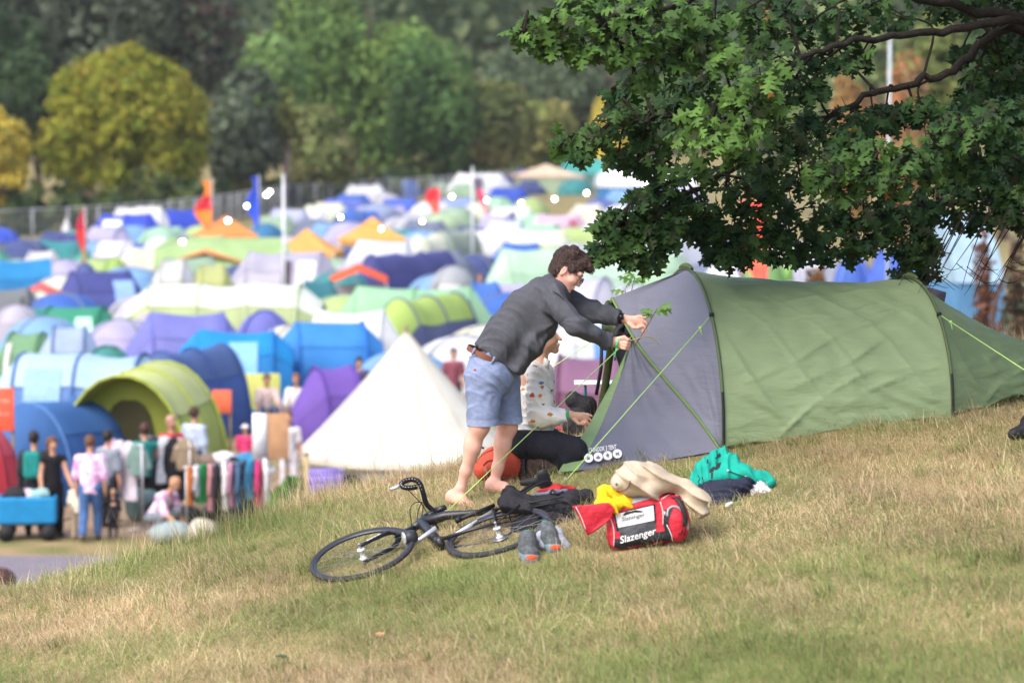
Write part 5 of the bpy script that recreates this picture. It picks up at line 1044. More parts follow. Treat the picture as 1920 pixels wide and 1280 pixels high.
def hand_fist(v, c, dirv, up, side, s=1.0):
    """closed hand: palm, four fingers curled round a stick and the thumb laid over them"""
    d = dirv / np.linalg.norm(dirv); u = up - d * np.dot(up, d); u /= np.linalg.norm(u); a = np.cross(u, d) * side
    v.cap(c, c + d * .055 * s, .026 * s, .03 * s, .02, (u, .8)); lens = (.036, .042, .039, .031)
    for i in range(4):
        k0 = c + d * (.078 - .004 * abs(i - 1.2)) * s + u * (.030 - .019 * i) * s - a * .012; k1 = k0 + d * .022 * s + a * .022 * s; k2 = k1 + a * lens[i] * .55 * s - d * .020 * s; k3 = k2 - d * .022 * s - a * .004
        v.chain([c + d * .05 * s + u * (.020 - .013 * i) * s, k0, k1, k2, k3], [.012 * s, .0105 * s, .0095 * s, .009 * s, .008 * s], .006)
    t0 = c + d * .02 * s + u * .028 * s + a * .012; v.chain([t0, t0 + d * .035 * s + u * .016 * s + a * .014, t0 + d * .064 * s + u * .008 * s + a * .024], [.014 * s, .0115 * s, .009 * s], .01)
def hand_pinch(v, c, tip, up, s=1.0):
    d = tip - c; L = np.linalg.norm(d); d /= L; u = up - d * np.dot(up, d); u /= np.linalg.norm(u); a = np.cross(u, d)
    v.cap(c, c + d * .075 * s, .026 * s, .032 * s, .02, (a, 1.5))
    for i, (l, dr) in enumerate(((.078, -.004), (.084, -.026), (.074, -.045), (.056, -.055))):
        k0 = c + d * .085 * s + u * (.028 - .019 * i) * s; k1 = k0 + d * l * .5 * s + u * (.006 - .002 * i) - a * .012; k2 = k1 + d * l * .30 * s + u * dr * .5 - a * .004; k3 = k2 + d * l * .12 * s + u * dr * .55
        v.chain([k0, k1, k2, k3], [.0115 * s, .0098 * s, .0088 * s, .0075 * s], .006)
    t0 = c + d * .03 * s - u * .022 * s - a * .015; v.chain([t0, t0 + d * .04 * s - u * .018 * s - a * .015, t0 + d * .072 * s - u * .016 * s - a * .012, t0 + d * .095 * s - u * .004 * s - a * .008], [.015 * s, .0125 * s, .010 * s, .008 * s], .01)
def foot(v, heel, d, s=1.0):
    d = d - np.array([0, 0, 0]); d /= np.linalg.norm(d); a = np.cross(d, (0, 0, 1)); a /= np.linalg.norm(a); u = np.array([0, 0, 1.0])
    v.ell(heel + u * .034, (.036, .036, .038), None, .02); v.cap(heel + u * .05, heel + d * .10 + u * .042, .036, .036, .03); v.cap(heel + d * .05 + u * .03, heel + d * .165 + u * .022, .034, .030, .03, (u, 1.3)); v.cap(heel + d * .165 + a * .024 + u * .018, heel + d * .155 - a * .03 + u * .016, .018, .016, .02)
    for i, (l, w_) in enumerate(((.235, .036), (.238, .012), (.228, -.008), (.215, -.026), (.198, -.042))): v.cap(heel + d * .16 + a * w_ * .9 + u * .016, heel + d * l + a * w_ + u * (.014 if i else .016), .012, .013 if i == 0 else .0095, .008)
pts = [HC + (0, 0, .15), M(1215, 600, .1), M(1190, 650, -.1), FTN, FTF, hipn, hipf, nearsh, farsh, M(840, 960, -.2), M(990, 940, -.1)]
v = vol(pts, .10, .0062)
spl, spu = M(928, 668, .09), M(1022, 552, .08)
v.cap(spl, spu, .08, .095, .03, ((0, 1, 0), .8)); v.cap(M(1030, 545, .09), M(1052, 526, .095), .050, .053, .03)
v.ell(hp(-.012, 0, .022), (.094, .074, .105), HM, .02); v.cap(hp(.045, 0, -.055), hp(.062, 0, -.100), .052, .030, .04, (hs, .85)); v.cap(hp(-.01, -.05, -.05), hp(.055, -.018, -.098), .022, .02, .03); v.cap(hp(-.01, .05, -.05), hp(.055, .018, -.098), .022, .02, .03)
v.cap(hp(.085, 0, .018), hp(.110, 0, -.034), .009, .0135, .012); v.cap(hp(.096, -.012, -.036), hp(.096, .012, -.036), .0095, None, .01); v.cap(hp(.082, -.045, .026), hp(.082, .045, .026), .014, None, .02)
for s_ in (-1, 1): v.ell(hp(.086, s_ * .032, .002), (.014, .017, .011), HM, .012, 's'); v.ell(hp(.078, s_ * .032, .002), (.012, .013, .010), HM, .004); v.cap(hp(.07, s_ * .04, -.03), hp(.06, s_ * .046, -.03), .018, None, .03)
v.cap(hp(.094, -.020, -.066), hp(.094, .020, -.066), .0075, None, .006); v.cap(hp(.090, -.017, -.078), hp(.090, .017, -.078), .008, None, .006); v.cap(hp(.084, -.02, -.0720), hp(.110, .0, -.0720), .0022, None, 0, None, 's')
ear = hp(-.018, -.080, -.018)
for s_ in (-1, 1):
    e_ = hp(-.018, s_ * .078, -.018); v.ell(e_, (.020, .009, .034), HM, .008); v.ell(e_ + hs * s_ * .009 + hf * .003, (.011, .006, .020), HM, .004, 's'); v.ell(e_ + hs * s_ * .004 - hu * .030, (.010, .006, .010), HM, .006)
for a_, b_, c_ in ((nearsh, nearel, nearwr), (farsh, farel, farwr)): v.chain([a_, b_, c_], [.05, .042, .027], .03)
wdn = M(1188, 648, -.05) - nearwr; hand_fist(v, nearwr + wdn * .15, wdn, np.array([0, 0, 1.0]), -1)
hand_pinch(v, farwr + (M(1185, 600, .13) - farwr) * .3, M(1218, 604, .08), np.array([.1, -.25, 1.0]))
v.cap(hipn, hipf, .085, None, .04)
for h_, k_, a_, cf in ((hipn, knn, ann, -1), (hipf, knf, anf, -1)):
    v.chain([h_, lerp(h_, k_, .95)], [.07, .066], .03); v.ell(k_ + (.008, -.008, 0), (.052, .054, .062), None, .03); mid = lerp(k_, a_, .32); v.chain([k_, mid, lerp(k_, a_, .7), a_], [.052, .048, .036, .031], .03); v.ell(mid + (-.018, .015, .01), (.036, .045, .11), None, .04); v.ell(a_ + (.0, -.03, .01), (.016, .012, .016), None, .015)
heel1 = onhill(*M(848, 941, .05)[:2]); heel2 = onhill(*M(922, 925, .20)[:2]); v.cap(ann, heel1 + (.0, .0, .05), .035, .036, .03); v.cap(anf, heel2 + (0, 0, .05), .035, .036, .03)
foot(v, heel1, np.array([.62, -.72, -.03])); foot(v, heel2, np.array([.78, -.52, .0]))
v.build('body', SK, man)
# hair: short brown, thick on top, swept forward
v = vol([HC + (0, 0, .1), HC], .17, .0045); v.ell(hp(-.022, 0, .050), (.108, .088, .100), HM, .02); v.ell(hp(-.062, 0, -.005), (.064, .078, .095), HM, .03); v.ell(hp(.045, 0, .105), (.062, .072, .045), HM, .03)
for i in range(16):
    r_ = random.Random(i); b_ = r_.uniform(-.06, .06); v.chain([hp(.0, b_, .135 - abs(b_) * .3), hp(.06, b_ * 1.05, .135 + r_.uniform(-.01, .02) - abs(b_) * .4), hp(.105, b_ * 1.05, .112 + r_.uniform(-.015, .012) - abs(b_) * .3), hp(.120, b_ * .9, .094 + r_.uniform(-.010, .012))], [.022, .020, .014, .008], .010)
for i in range(70):
    r_ = random.Random(i + 50); th, ph = r_.uniform(-1.5, 1.5), r_.uniform(-.3, 1.4); c_ = hp(-.025 - .112 * math.cos(th) * math.cos(ph) * .95, .090 * math.sin(th), .045 + .108 * math.sin(ph)); v.cap(c_, c_ + hf * .030 - hu * r_.uniform(.0, .03), .012, .006, .010)
v.cap(hp(.028, -.074, .02), hp(.022, -.078, -.015), .012, .008, .015); v.cap(hp(.028, .074, .02), hp(.022, .078, -.015), .012, .008, .015)
v.ell(hp(.128, 0, -.012), (.072, .12, .082), HM, .0, 's'); v.ell(hp(.045, -.09, -.05), (.045, .05, .055), HM, 0, 's'); v.ell(hp(-.018, -.085, -.020), (.022, .02, .035), HM, 0, 's'); v.cut(hp(-.05, 0, -.085), -hu * .9 - hf * .2)
v.warp(.0022, 260, 3, (1, 1, 1)); v.build('hair', mat('544240', .55, .45, 60, .8, 160, k=.55, stretch=(1, 1, 2.2), name='brown_hair'), man)
hair = [o for o in COL.objects if o.parent == man and o.name.startswith('hair')][0]
def strands(obj, n, ln, wd, flow, m, seed):
    me = obj.data; r = np.random.default_rng(seed); nv = len(me.vertices); co = np.empty(nv * 3, np.float32); no = np.empty(nv * 3, np.float32); me.vertices.foreach_get('co', co); me.vertex_normals.foreach_get('vector', no); co, no = co.reshape(-1, 3), no.reshape(-1, 3); i = r.integers(0, nv, n); p, q = co[i], no[i]; V = []
    d = np.array([flow(a) for a in p]) + r.normal(size=(n, 3)) * .18; d -= q * (d * q).sum(1)[:, None] * .85; d /= np.linalg.norm(d, axis=1)[:, None]; w_ = np.cross(q, d) * wd / 2; L = (ln * r.uniform(.5, 1.3, n))[:, None]
    V = np.stack([p - w_, p + w_, p + d * L * .55 + q * .006 + w_ * .8, p + d * L * .55 + q * .006 - w_ * .8, p + d * L + q * .002], 1); k = (np.arange(n) * 5)[:, None]; F_ = np.concatenate([k + [[0, 1, 2]], k + [[0, 2, 3]], k + [[3, 2, 4]]]); link('hair_strands', mesh_np('strands', V.reshape(-1, 3), F_, smooth=False), m, obj)
strands(hair, 1800, .026, .0028, lambda p: hf * .8 - hu * .45 + (p - HC) * 2, mat('6e5752', .5, .5, 90, k=.55, name='hair_strand'), 4)
# eyebrows, glasses
b = MB()
for s_ in (-1, 1): b.tube([hp(.094, s_ * .014, .026), hp(.095, s_ * .034, .031), hp(.078, s_ * .054, .024)], [.003, .005, .002], 6)
b.build('eyebrow', mat('4a322c', .8), man, world=True)
g = MB(); GC = mat('1c1d24', .3, .05)
for s_ in (-1, 1):
    g.tube([hp(.112 + .004 * math.cos(a), s_ * .034 + .024 * math.cos(a) , -.004 + .020 * math.sin(a)) for a in np.linspace(0, 6.283, 18, endpoint=False)], .0024, 6, closed=True); g.tube([hp(.110, s_ * .056, .004), hp(.05, s_ * .078, .006), hp(-.02, s_ * .080, .004)], .0028, 6)
g.tube([hp(.115, -.011, .0), hp(.118, 0, .003), hp(.115, .011, .0)], .003, 6); g.build('glasses', GC, man, world=True)
for s_ in (-1, 1): MB().ball(hp(.082, s_ * .032, .001), (.0115,) * 3, 8).ball(hp(.0905, s_ * .032, -.001), (.005,) * 3, 6, 1).build('eye', [mat('e8e2dc', .3), mat('3a2a22', .3)], man, world=True)
# shirt
v = vol([M(885, 640), M(1000, 715), M(1165, 595, .2), M(1010, 500), M(1138, 665, -.2), M(1000, 560, -.25), M(1000, 560, .42)], .07, .0066)
Y = (0, 1, 0)
v.chain([M(925, 668, .09), M(955, 628, .09), M(992, 582, .09), M(1020, 562, .09)], [.150, .152, .150, .128], .05, (Y, .80)); v.cap(M(1012, 545, .08), M(1034, 545, .08), .085, .075, .06, (Y, .62))
v.cap(M(1036, 553, -.05), M(1052, 553, .22), .075, .07, .06); v.chain([M(1024, 604, .08), M(999, 645, .07), M(970, 690, .05)], [.082, .066, .050], .06, (Y, .40))
v.chain([nearsh, lerp(nearsh, nearel, .5), nearel, M(1108, 624, -.16), M(1142, 641, -.07)], [.083, .072, .064, .056, .056], .03); v.chain([farsh, farel, lerp(farel, farwr, .5), farwr], [.080, .066, .056, .052], .03)
# collar
v.cap(M(1030, 520, .04), M(1052, 545, .0), .024, .018, .012); v.cap(M(1024, 520, .10), M(1030, 520, .04), .024, None, .015)
hn = np.array([-.56, -.05, -.83]); v.cut(M(935, 676, .05), hn, None, M(1003, 600, .6) + (0, 0, .6)); v.cut(M(1139, 640, -.07), nearwr - nearel, M(1095, 600, -.3) - (0, .1, .4), M(1175, 600, .02) + (0, 0, .4)); v.cut(M(1161, 596, .16), farwr - farel, M(1145, 625, .02), None)
v.cut(M(972, 711, .05), (.1, 0, -1.0))
# folds that fan out from the armpit and the bent waist
sl, (X, Yg, Z) = v.loc(v.lo, v.lo + v.n * v.h)
AP = M(1048, 600, -.1); dx, dz = X - AP[0], Z - AP[2]; an_ = np.arctan2(dz, dx); rr = np.sqrt(dx * dx + dz * dz + .004); v.f = v.f + (.0038 * np.sin(an_ * 9 + 9 * Yg + 4 * np.sin(9 * rr) + 2 * np.sin(3 * an_)) * np.exp(-((rr - .2) / .16) ** 2)).astype(np.float32)
dx2 = (X - M(1005, 520)[0]) * .62 + (Z - M(1005, 520)[2]) * .78; v.f = v.f + (.0012 * np.sin(dx2 * 70 + 12 * Yg + 3 * np.sin((X + Z) * 14))).astype(np.float32)
v.warp(.004, 16, 21); v.drape(.011, .075, 33, dirn=(.55, .25, .75)); SHIRT = mat('5c5e67', .85, .10, 30, .5, 260, k=.74, spec=.15)
v.build('shirt', SHIRT, man)
b = MB(); b.tube(bez([M(1036, 546, -.165), M(1052, 552, -.18), M(1062, 566, -.185), M(1063, 580, -.18)], 10), .004, 6).build('sleeve_seam', mat('3a3b42', .9), man, world=True)
# shorts
v = vol([M(872, 650), M(985, 800), M(930, 700, -.25), M(930, 700, .45)], .05, .0066)
v.chain([M(918, 662, .09), M(922, 700, .09)], [.140, .158], .05, (Y, .80)); v.chain([M(908, 705, .0), M(905, 790, -.03)], [.128, .098], .05); v.chain([M(944, 702, .19), M(952, 792, .21)], [.112, .094], .05)
SHC = [(905, 790, -.03), (952, 792, .21)]
v.cut(M(908, 797, -.03), (.02, 0, -1), None, M(934, 700, .5) + (0, 0, .5)); v.cut(M(952, 791, .2), (.05, 0, -1), M(934, 830, -.5), None); v.cut(M(915, 657, .09), (-.38, 0, .92))
sl, (X, Yg, Z) = v.loc(v.lo, v.lo + v.n * v.h); KP = M(935, 735, .0); dx, dz = X - KP[0], Z - KP[2]; an_ = np.arctan2(dz, dx + .001); rr = np.sqrt(dx * dx + dz * dz + .003); v.f = v.f + (.0022 * np.sin(an_ * 7 + 7 * Yg + 3 * np.sin(rr * 30)) * np.exp(-((rr - .13) / .10) ** 2)).astype(np.float32)
v.warp(.0042, 20, 8, (1, 1, .6)); v.drape(.010, .07, 9, dirn=(.6, .5, .6)); SHORT = mat('8e9cc0', .85, .12, 40, .5, 300, k=.84, spec=.15); v.build('shorts', SHORT, man)
for (px, py, dy, r_) in ((905, 791, -.03, .097), (952, 786, .21, .092)):
    c = M(px, py, dy); V = np.array([[c + np.array([(r_ + .006) * math.cos(a), (r_ + .006) * math.sin(a), z]) for a in np.linspace(0, 6.283, 36, endpoint=False)] for z in (-.02, -.018, .02, .022)]); MB().grid(V, closed=True).build('turn_up', mat('97a5c8', .85, .1, 40, .4, 300, k=.84), man, world=True)
# belt: a band round the waist
bc = M(916, 667, .09); bt = np.array([.92, 0, -.39]); bn = np.array([.39, 0, .92]); V = []
for z in (-.017, -.015, .015, .017): V.append([bc + bt * .152 * math.cos(a) + np.array([0, .188, 0]) * math.sin(a) + bn * z for a in np.linspace(0, 6.283, 40, endpoint=False)])
MB().grid(np.array(V), closed=True).build('belt', mat('7a4a34', .5, .15, 20), man, world=True)
for a in (-2.3, -1.35, -.7): c = bc + bt * .156 * math.cos(a) + np.array([0, .193, 0]) * math.sin(a); MB().box(c, (.014, .012, .052), frame(bt, bn)).build('belt_loop', SHORT, man, world=True)
MB().box(M(890, 693, -.155), (.016, .006, .014)).build('pocket_tab', mat('c8643c', .6), man, world=True)
# wrist things
def band(c, ax, r_, w_, m, nm, par): 
    ax = ax / np.linalg.norm(ax); F2 = frame(ax, (0, 0, 1)); V = [[c + F2[:, 0] * z + F2[:, 1] * rr * math.cos(a) + F2[:, 2] * rr * math.sin(a) for a in np.linspace(0, 6.283, 20, endpoint=False)] for z, rr in ((-w_, r_ - .004), (-w_, r_), (w_, r_), (w_, r_ - .004))]; return MB().grid(np.array(V), closed=True).build(nm, m, par, world=True)
GRB = mat('6fd89a', .5, .3, 60)
band(M(1156, 643, -.06), wdn, .034, .009, GRB, 'festival_wristband', man); MB().tube([M(1156, 652, -.085), M(1154, 660, -.09), M(1153, 668, -.09)], [.006, .004, .005], 6).build('wristband_tail', GRB, man, world=True); MB().ball(M(1153, 672, -.09), (.008, .008, .016), 6).build('wristband_tag', mat('3a4a72', .4), man, world=True)
band(farwr + (-.01, -.0, 0), farwr - farel, .037, .011, BLACK, 'watch_strap', man); MB().box(farwr + (-.012, -.036, .012), (.03, .010, .03)).build('watch_case', mat('26272c', .25), man, world=True)
# ---------------------------------------------------------------- leafy twigs: one in the hands, one propped behind the ridge
def oakleaf(L=.12, W=.09, n=0):        # half outline of a pointed, lobed leaf
    return [(x * L, y * L * W / .09 * 1.02) for x, y in ((0, .004), (.12, .012), (.15, .16), (.21, .25), (.25, .20), (.29, .09), (.36, .08), (.42, .27), (.49, .40), (.53, .33), (.59, .36), (.61, .24), (.63, .11), (.70, .10), (.76, .25), (.84, .29), (.84, .17), (.89, .07), (.95, .07), (1, 0))]
def leafmesh(L=.12, W=.09, n=4, droop=.22):
    """lobed leaf lying along +x, midrib strip fan; returns verts, faces"""
    up = oakleaf(L, W); mid = [(x, 0) for x, y in up]; V, Fc = [], []
    for s_ in (1, -1):
        b = len(V)
        for (x, y), (mx_, _) in zip(up, mid):
            z = -droop * x * x / L - .35 * abs(y) + .0; V.append((x, s_ * y, z)); V.append((mx_ * .98, 0, -droop * mx_ * mx_ / L))
        for i in range(len(up) - 1): q = (b + 2 * i, b + 2 * i + 1, b + 2 * i + 3, b + 2 * i + 2); Fc.append(q if s_ < 0 else q[::-1])
    return np.array(V), np.array(Fc)
LV, LF = leafmesh()
LFRESH = mat('7fae4a', .5, .15, 12, .3, 60, k=.5, transl=.25)
def sprig(root, base, tip, n, size, spread, seed):
    r = np.random.default_rng(seed); mid = lerp(base, tip, .5) + r.normal(size=3) * .01; pts = smoothline([base, mid, tip], 6); MB().tube(pts, np.linspace(.0045, .0022, len(pts)), 6).build('stem', mat('6a5848', .8), root, world=True); ax = (tip - base) / np.linalg.norm(tip - base)
    for i in range(n):
        t = .72 + .28 * i / max(1, n - 1); p = lerp(base, tip, t); an = 2.4 * i + seed; d = ax * .35 + np.array([math.cos(an), .5 * math.sin(an), .25 * math.sin(an * 1.3)]) * spread; F3 = frame(d, (0.1, -.5, .8)); s_ = size * r.uniform(.8, 1.15); b = MB(); b.add(LV * s_ / .12 @ F3.T + p, LF); b.build('leaf', LFRESH, root, world=True)
tw = thing('oak_twig', 'leafy oak twig and bare stick held in both hands of the standing person', 'twig', M(1200, 640, 0)); sprig(tw, M(1190, 648, -.08), M(1232, 578, -.02), 5, .125, .9, 2)
MB().tube(smoothline([M(1178, 640, -.07), M(1197, 634, -.08), M(1212, 631, -.07), M(1226, 634, -.06), M(1235, 645, -.06)], 4), [.005] * 4 * 4 + [.004], 6).build('bare_stick', mat('9a8c6e', .8), tw, world=True)
tw2 = thing('oak_twig', 'pale green oak twig sticking up behind the grey ridge of the tent', 'twig', P(1180, 560, 20.3)); sprig(tw2, P(1183, 566, 20.3), P(1190, 520, 20.3), 6, .13, .8, 5); sprig(tw2, P(1180, 566, 20.3), P(1172, 540, 20.3), 2, .11, .7, 9)
# ---------------------------------------------------------------- woman kneeling behind
WD = DM + .55
def W(px, py, dy=0.0): return P(px, py, WD + dy)
wom = thing('person', 'kneeling person in a white shirt with small coloured prints, head behind the standing one', 'person', onhill(*W(1010, 895)[:2]))
wf = np.array([.93, -.12, .10]); wf /= np.linalg.norm(wf); WM = frame(wf, (-.12, .0, 1)); WC = W(1021, 633, .05)
def wp(a, b, c): return WC + WM[:, 0] * a + WM[:, 1] * b + WM[:, 2] * c
v = vol([WC + (0, 0, .1), W(1105, 780), W(985, 890), W(1080, 900), W(970, 700, .2), W(970, 700, -.3)], .12, .0075)
v.ell(wp(-.01, 0, .02), (.090, .072, .105), WM, .02); v.cap(wp(.04, 0, -.05), wp(.062, 0, -.088), .05, .026, .04); v.cap(wp(.086, 0, .012), wp(.106, 0, -.022), .008, .012, .012); v.cap(wp(.088, -.018, -.052), wp(.088, .018, -.052), .009, None, .006); v.cap(wp(.086, -.016, -.066), wp(.086, .016, -.066), .0085, None, .006); v.cap(W(1008, 690, .05), wp(-.015, 0, -.05), .052, .05, .03)
v.cap(W(1000, 810, .06), W(1004, 700, .05), .10, .11, .04, (Y, .8)); wsh, wel, wwr = W(1006, 706, -.11), W(1014, 776, -.14), W(1066, 777, -.12); v.chain([wsh, wel, wwr], [.05, .042, .028], .03); hand_pinch(v, wwr + (.01, 0, 0), W(1100, 783, -.10), np.array([0, -.4, 1.0]), .92)
for dy in (-.08, .16): v.chain([W(985, 830, dy), W(1075, 838, dy), W(1040, 872, dy), W(1005, 868, dy)], [.085, .06, .05, .038], .03)
v.build('body', skinmat('dcae98', 1), wom)
v = vol([WC], .2, .006); v.ell(wp(-.03, 0, .045), (.098, .086, .10), WM, .02); v.ell(wp(-.075, 0, -.02), (.05, .07, .07), WM, .03); v.ell(wp(.10, 0, -.02), (.075, .1, .09), WM, 0, 's'); v.warp(.003, 150, 2); v.build('hair', mat('3a2a28', .6, .3, 40, .5, 120), wom)
v = vol([W(970, 670), W(1065, 810), W(1000, 700, -.3), W(1000, 700, .35)], .06, .0068); v.chain([W(1000, 815, .05), W(1004, 760, .05), W(1008, 705, .05)], [.135, .125, .112], .05, (Y, .75)); v.cap(W(1000, 694, -.06), W(1004, 690, .16), .062, None, .05); v.cap(W(1014, 690, .05), W(1016, 674, .05), .066, .058, .02)
v.chain([wsh, W(1010, 745, -.15), wel + (0, 0, -.01), W(1040, 782, -.14), W(1058, 778, -.12)], [.066, .074, .078, .058, .046], .03); v.cut(W(1000, 806, .05), (.05, 0, -1), None, W(1027, 700, .5) + (0, 0, .5)); v.cut(W(1060, 777, -.12), (1, 0, 0)); v.cut(W(1015, 676, .05), (.35, 0, 1))
v.warp(.009, 17, 14); v.drape(.018, .07, 15, dirn=(.5, .3, .8))
def printm():
    m = mat('f2efec', .7, .04, 5, .4, 30, k=.85, name='printed_cotton'); t = m.node_tree; b = t.nodes['Principled BSDF']; tc = t.nodes.new('ShaderNodeTexCoord'); mp = t.nodes.new('ShaderNodeMapping'); mp.inputs['Scale'].default_value = (1, 1, 1.5); mp.inputs['Rotation'].default_value = (0, .5, 0); t.links.new(tc.outputs['Object'], mp.inputs[0])
    nz = t.nodes.new('ShaderNodeTexNoise'); nz.inputs['Scale'].default_value = 38; t.links.new(mp.outputs[0], nz.inputs[0]); ad = t.nodes.new('ShaderNodeVectorMath'); ad.operation = 'MULTIPLY_ADD'; ad.inputs[1].default_value = (.045, .045, .045); t.links.new(nz.outputs['Color'], ad.inputs[0]); t.links.new(mp.outputs[0], ad.inputs[2])
    vo = t.nodes.new('ShaderNodeTexVoronoi'); vo.inputs['Scale'].default_value = 12.5; vo.inputs['Randomness'].default_value = .8; t.links.new(ad.outputs[0], vo.inputs[0])
    lt = t.nodes.new('ShaderNodeMath'); lt.operation = 'LESS_THAN'; lt.inputs[1].default_value = .235; t.links.new(vo.outputs['Distance'], lt.inputs[0]); sp = t.nodes.new('ShaderNodeSeparateColor'); t.links.new(vo.outputs['Color'], sp.inputs[0])
    cr = t.nodes.new('ShaderNodeValToRGB'); cr.color_ramp.interpolation = 'CONSTANT'; el = cr.color_ramp.elements; cs = ['c8553c', 'b07a3c', '2f9c8c', '6a6f9c', 'c8843c', 'b84a4a']; el[0].color = lin(cs[0]) + (1,); el[1].position = .18; el[1].color = lin(cs[1]) + (1,)
    for i in range(2, 6): e = el.new(.18 * i); e.color = lin(cs[i]) + (1,)
    t.links.new(sp.outputs[0], cr.inputs[0]); mx = t.nodes.new('ShaderNodeMix'); mx.data_type = 'RGBA'; l0 = b.inputs['Base Color'].links[0].from_socket; t.links.new(lt.outputs[0], mx.inputs[0]); t.links.new(l0, mx.inputs[6]); t.links.new(cr.outputs[0], mx.inputs[7]); t.links.new(mx.outputs[2], b.inputs['Base Color']); return m
v.build('shirt', printm(), wom)
MB().add([W(1020, 670, -.02), W(1032, 676, -.03), W(1028, 694, -.05), W(1018, 684, -.05)], [(0, 1, 2, 3)]).build('collar', mat('f2efec', .7), wom, world=True, solid=.006)
v = vol([W(960, 810), W(1085, 890), W(1000, 850, -.25), W(1000, 850, .35)], .08, .0075); TR = mat('2b2c36', .85, .12, 20, .4, 80, k=.7)
v.cap(W(990, 815, .05), W(992, 835, .05), .13, .14, .05, (Y, .8))
for dy in (-.09, .17): v.chain([W(982, 830, dy), W(1030, 836, dy), W(1078, 842, dy)], [.115, .10, .082], .04); v.chain([W(1078, 846, dy), W(1044, 868, dy)], [.075, .062], .04)
v.cut(W(1000, 802, .05), (0, 0, 1)); v.cut(W(1044, 872, .0), (-.6, 0, -.9), None, W(1060, 800, .6) + (0, 0, .3)) if False else None
v.warp(.006, 18, 3); v.drape(.010, .07, 5, dirn=(.7, .3, .6)); v.build('trousers', TR, wom)
BOOT = mat('4c3c38', .7, .2, 20, .4, 60); SOLE = mat('2a2b30', .8, .1, 20)
for dy in (-.10, .18):
    v = vol([W(975, 850, dy), W(1045, 905, dy)], .08, .007); v.chain([W(1040, 872, dy), W(1014, 868, dy), W(997, 872, dy)], [.050, .050, .048], .03); v.chain([W(997, 868, dy), W(998, 898, dy)], [.050, .042], .03, (Y, 1.1)); v.cut(W(986, 880, dy), (-1, 0, 0)); v.warp(.003, 40, 4); v.build('boot', BOOT, wom)
    q = MB(); c = W(982, 880, dy); q.box(c, (.022, .095, .20)); 
    for k in range(8): q.box(c + (-.014, 0, -.09 + .025 * k), (.012, .09, .013))
    q.build('boot_sole', SOLE, wom, world=True, bevel=.004)
band(W(1063, 777, -.12), np.array([1.0, 0, 0]), .034, .012, mat('3fb878', .5, .3, 60), 'festival_wristband', wom)
# ---------------------------------------------------------------- bicycle lying on the slope
from mathutils.bvhtree import BVHTree
def lyingplane(px, py, roll, tilt, Rw, dz=.0):
    """plane of a wheel seen with its long axis rolled in the picture and tilted out of the line of sight, its near rim on the grass"""
    vw = ray(px, py); vw /= np.linalg.norm(vw); r_ = np.cross(vw, (0, 0, 1)); r_ /= np.linalg.norm(r_); up = np.cross(r_, vw)
    m = math.cos(R(roll)) * r_ + math.sin(R(roll)) * up; q = -math.sin(R(roll)) * r_ + math.cos(R(roll)) * up; a = math.cos(R(tilt)) * vw + math.sin(R(tilt)) * q
    lo, hi = 14.0, 21.0
    for _ in range(50):
        d = (lo + hi) / 2; c = P(px, py, d); z = min(c[2] + (math.cos(t) * m + math.sin(t) * a)[2] * Rw - float(hill(*(c + (math.cos(t) * m + math.sin(t) * a) * Rw)[:2])) for t in np.linspace(0, 6.28, 40))
        if z > dz: lo = d
        else: hi = d
    return c, m, a, np.cross(m, a)
RWH = .332
rc, rm_, ra_, rn_ = lyingplane(934, 998, 16.5, 20, RWH, .012)
fc, fm_, fa_, fn_ = lyingplane(679, 1038, 16.5, 23.5, RWH, .012)
fc = P(679, 1038, (fc[1] + rc[1]) / 2 * .35 + fc[1] * .65)
if rn_[2] < 0: rn_ = -rn_
if fn_[2] < 0: fn_ = -fn_
bike = thing('bicycle', 'black road bicycle lying on its side on the slope in front of the standing person', 'bicycle', onhill(rc[0], rc[1]))
CARB = mat('26272d', .35, .1, 12, .1, 80, k=.7, spec=.5); RUB = mat('3a3b44', .75, .1, 30, .3, 200, k=.75); ALU = mat('c9cbd0', .3, .06, 20, metal=.35); STEEL = mat('9a9ca4', .35, .1, 30, metal=.7); WHT = mat('f2f2f4', .35, .03)
def wheel(c, m, a, n, nm):
    w_ = bpy.data.objects.new('wheel', None); COL.objects.link(w_); w_.parent = bike; w_.matrix_basis = bike.matrix_basis.inverted()
    circ = lambda r, k=64, o=0.0: [c + (m * math.cos(t) + a * math.sin(t)) * r + n * o for t in np.linspace(0, 2 * math.pi, k, endpoint=False)]
    MB().tube(circ(RWH - .016), .0165, 12, closed=True).build('tyre', RUB, w_, world=True)
    MB().grid(np.array([circ(r, 64, o) for r, o in ((.322, .010), (.309, .012), (.288, .007), (.285, 0), (.288, -.007), (.309, -.012), (.322, -.010))]), closed=True).build('rim', mat('4a4c55', .3, .1, 10, metal=.5), w_, world=True)
    MB().grid(np.array([circ(r, 64, o) for r, o in ((.320, .0125), (.309, .0135), (.309, -.0135), (.320, -.0125))]), closed=True).build('brake_track', ALU, w_, world=True)
    s = MB()
    for k in range(24):
        t = 2 * math.pi * k / 24; e = c + (m * math.cos(t) + a * math.sin(t)) * .288; s_ = 1 if k % 2 else -1; t2 = t + .9 * (1 if k % 4 < 2 else -1); h = c + (m * math.cos(t2) + a * math.sin(t2)) * .022 + n * .028 * s_; s.tube([e, h], .0011, 4, caps=False)
    s.build('spokes', STEEL, w_, world=True)
    MB().tube([c + n * o for o in (-.036, -.034, -.026, -.024, .024, .026, .034, .036)], [.012, .024, .024, .015, .015, .024, .024, .012], 16).build('hub', WHT, w_, world=True)
    MB().tube([c - n * .062, c + n * .062], .007, 8).ball(c + n * .064, .012, 6).ball(c - n * .064, .012, 6).build('axle', STEEL, w_, world=True); return w_
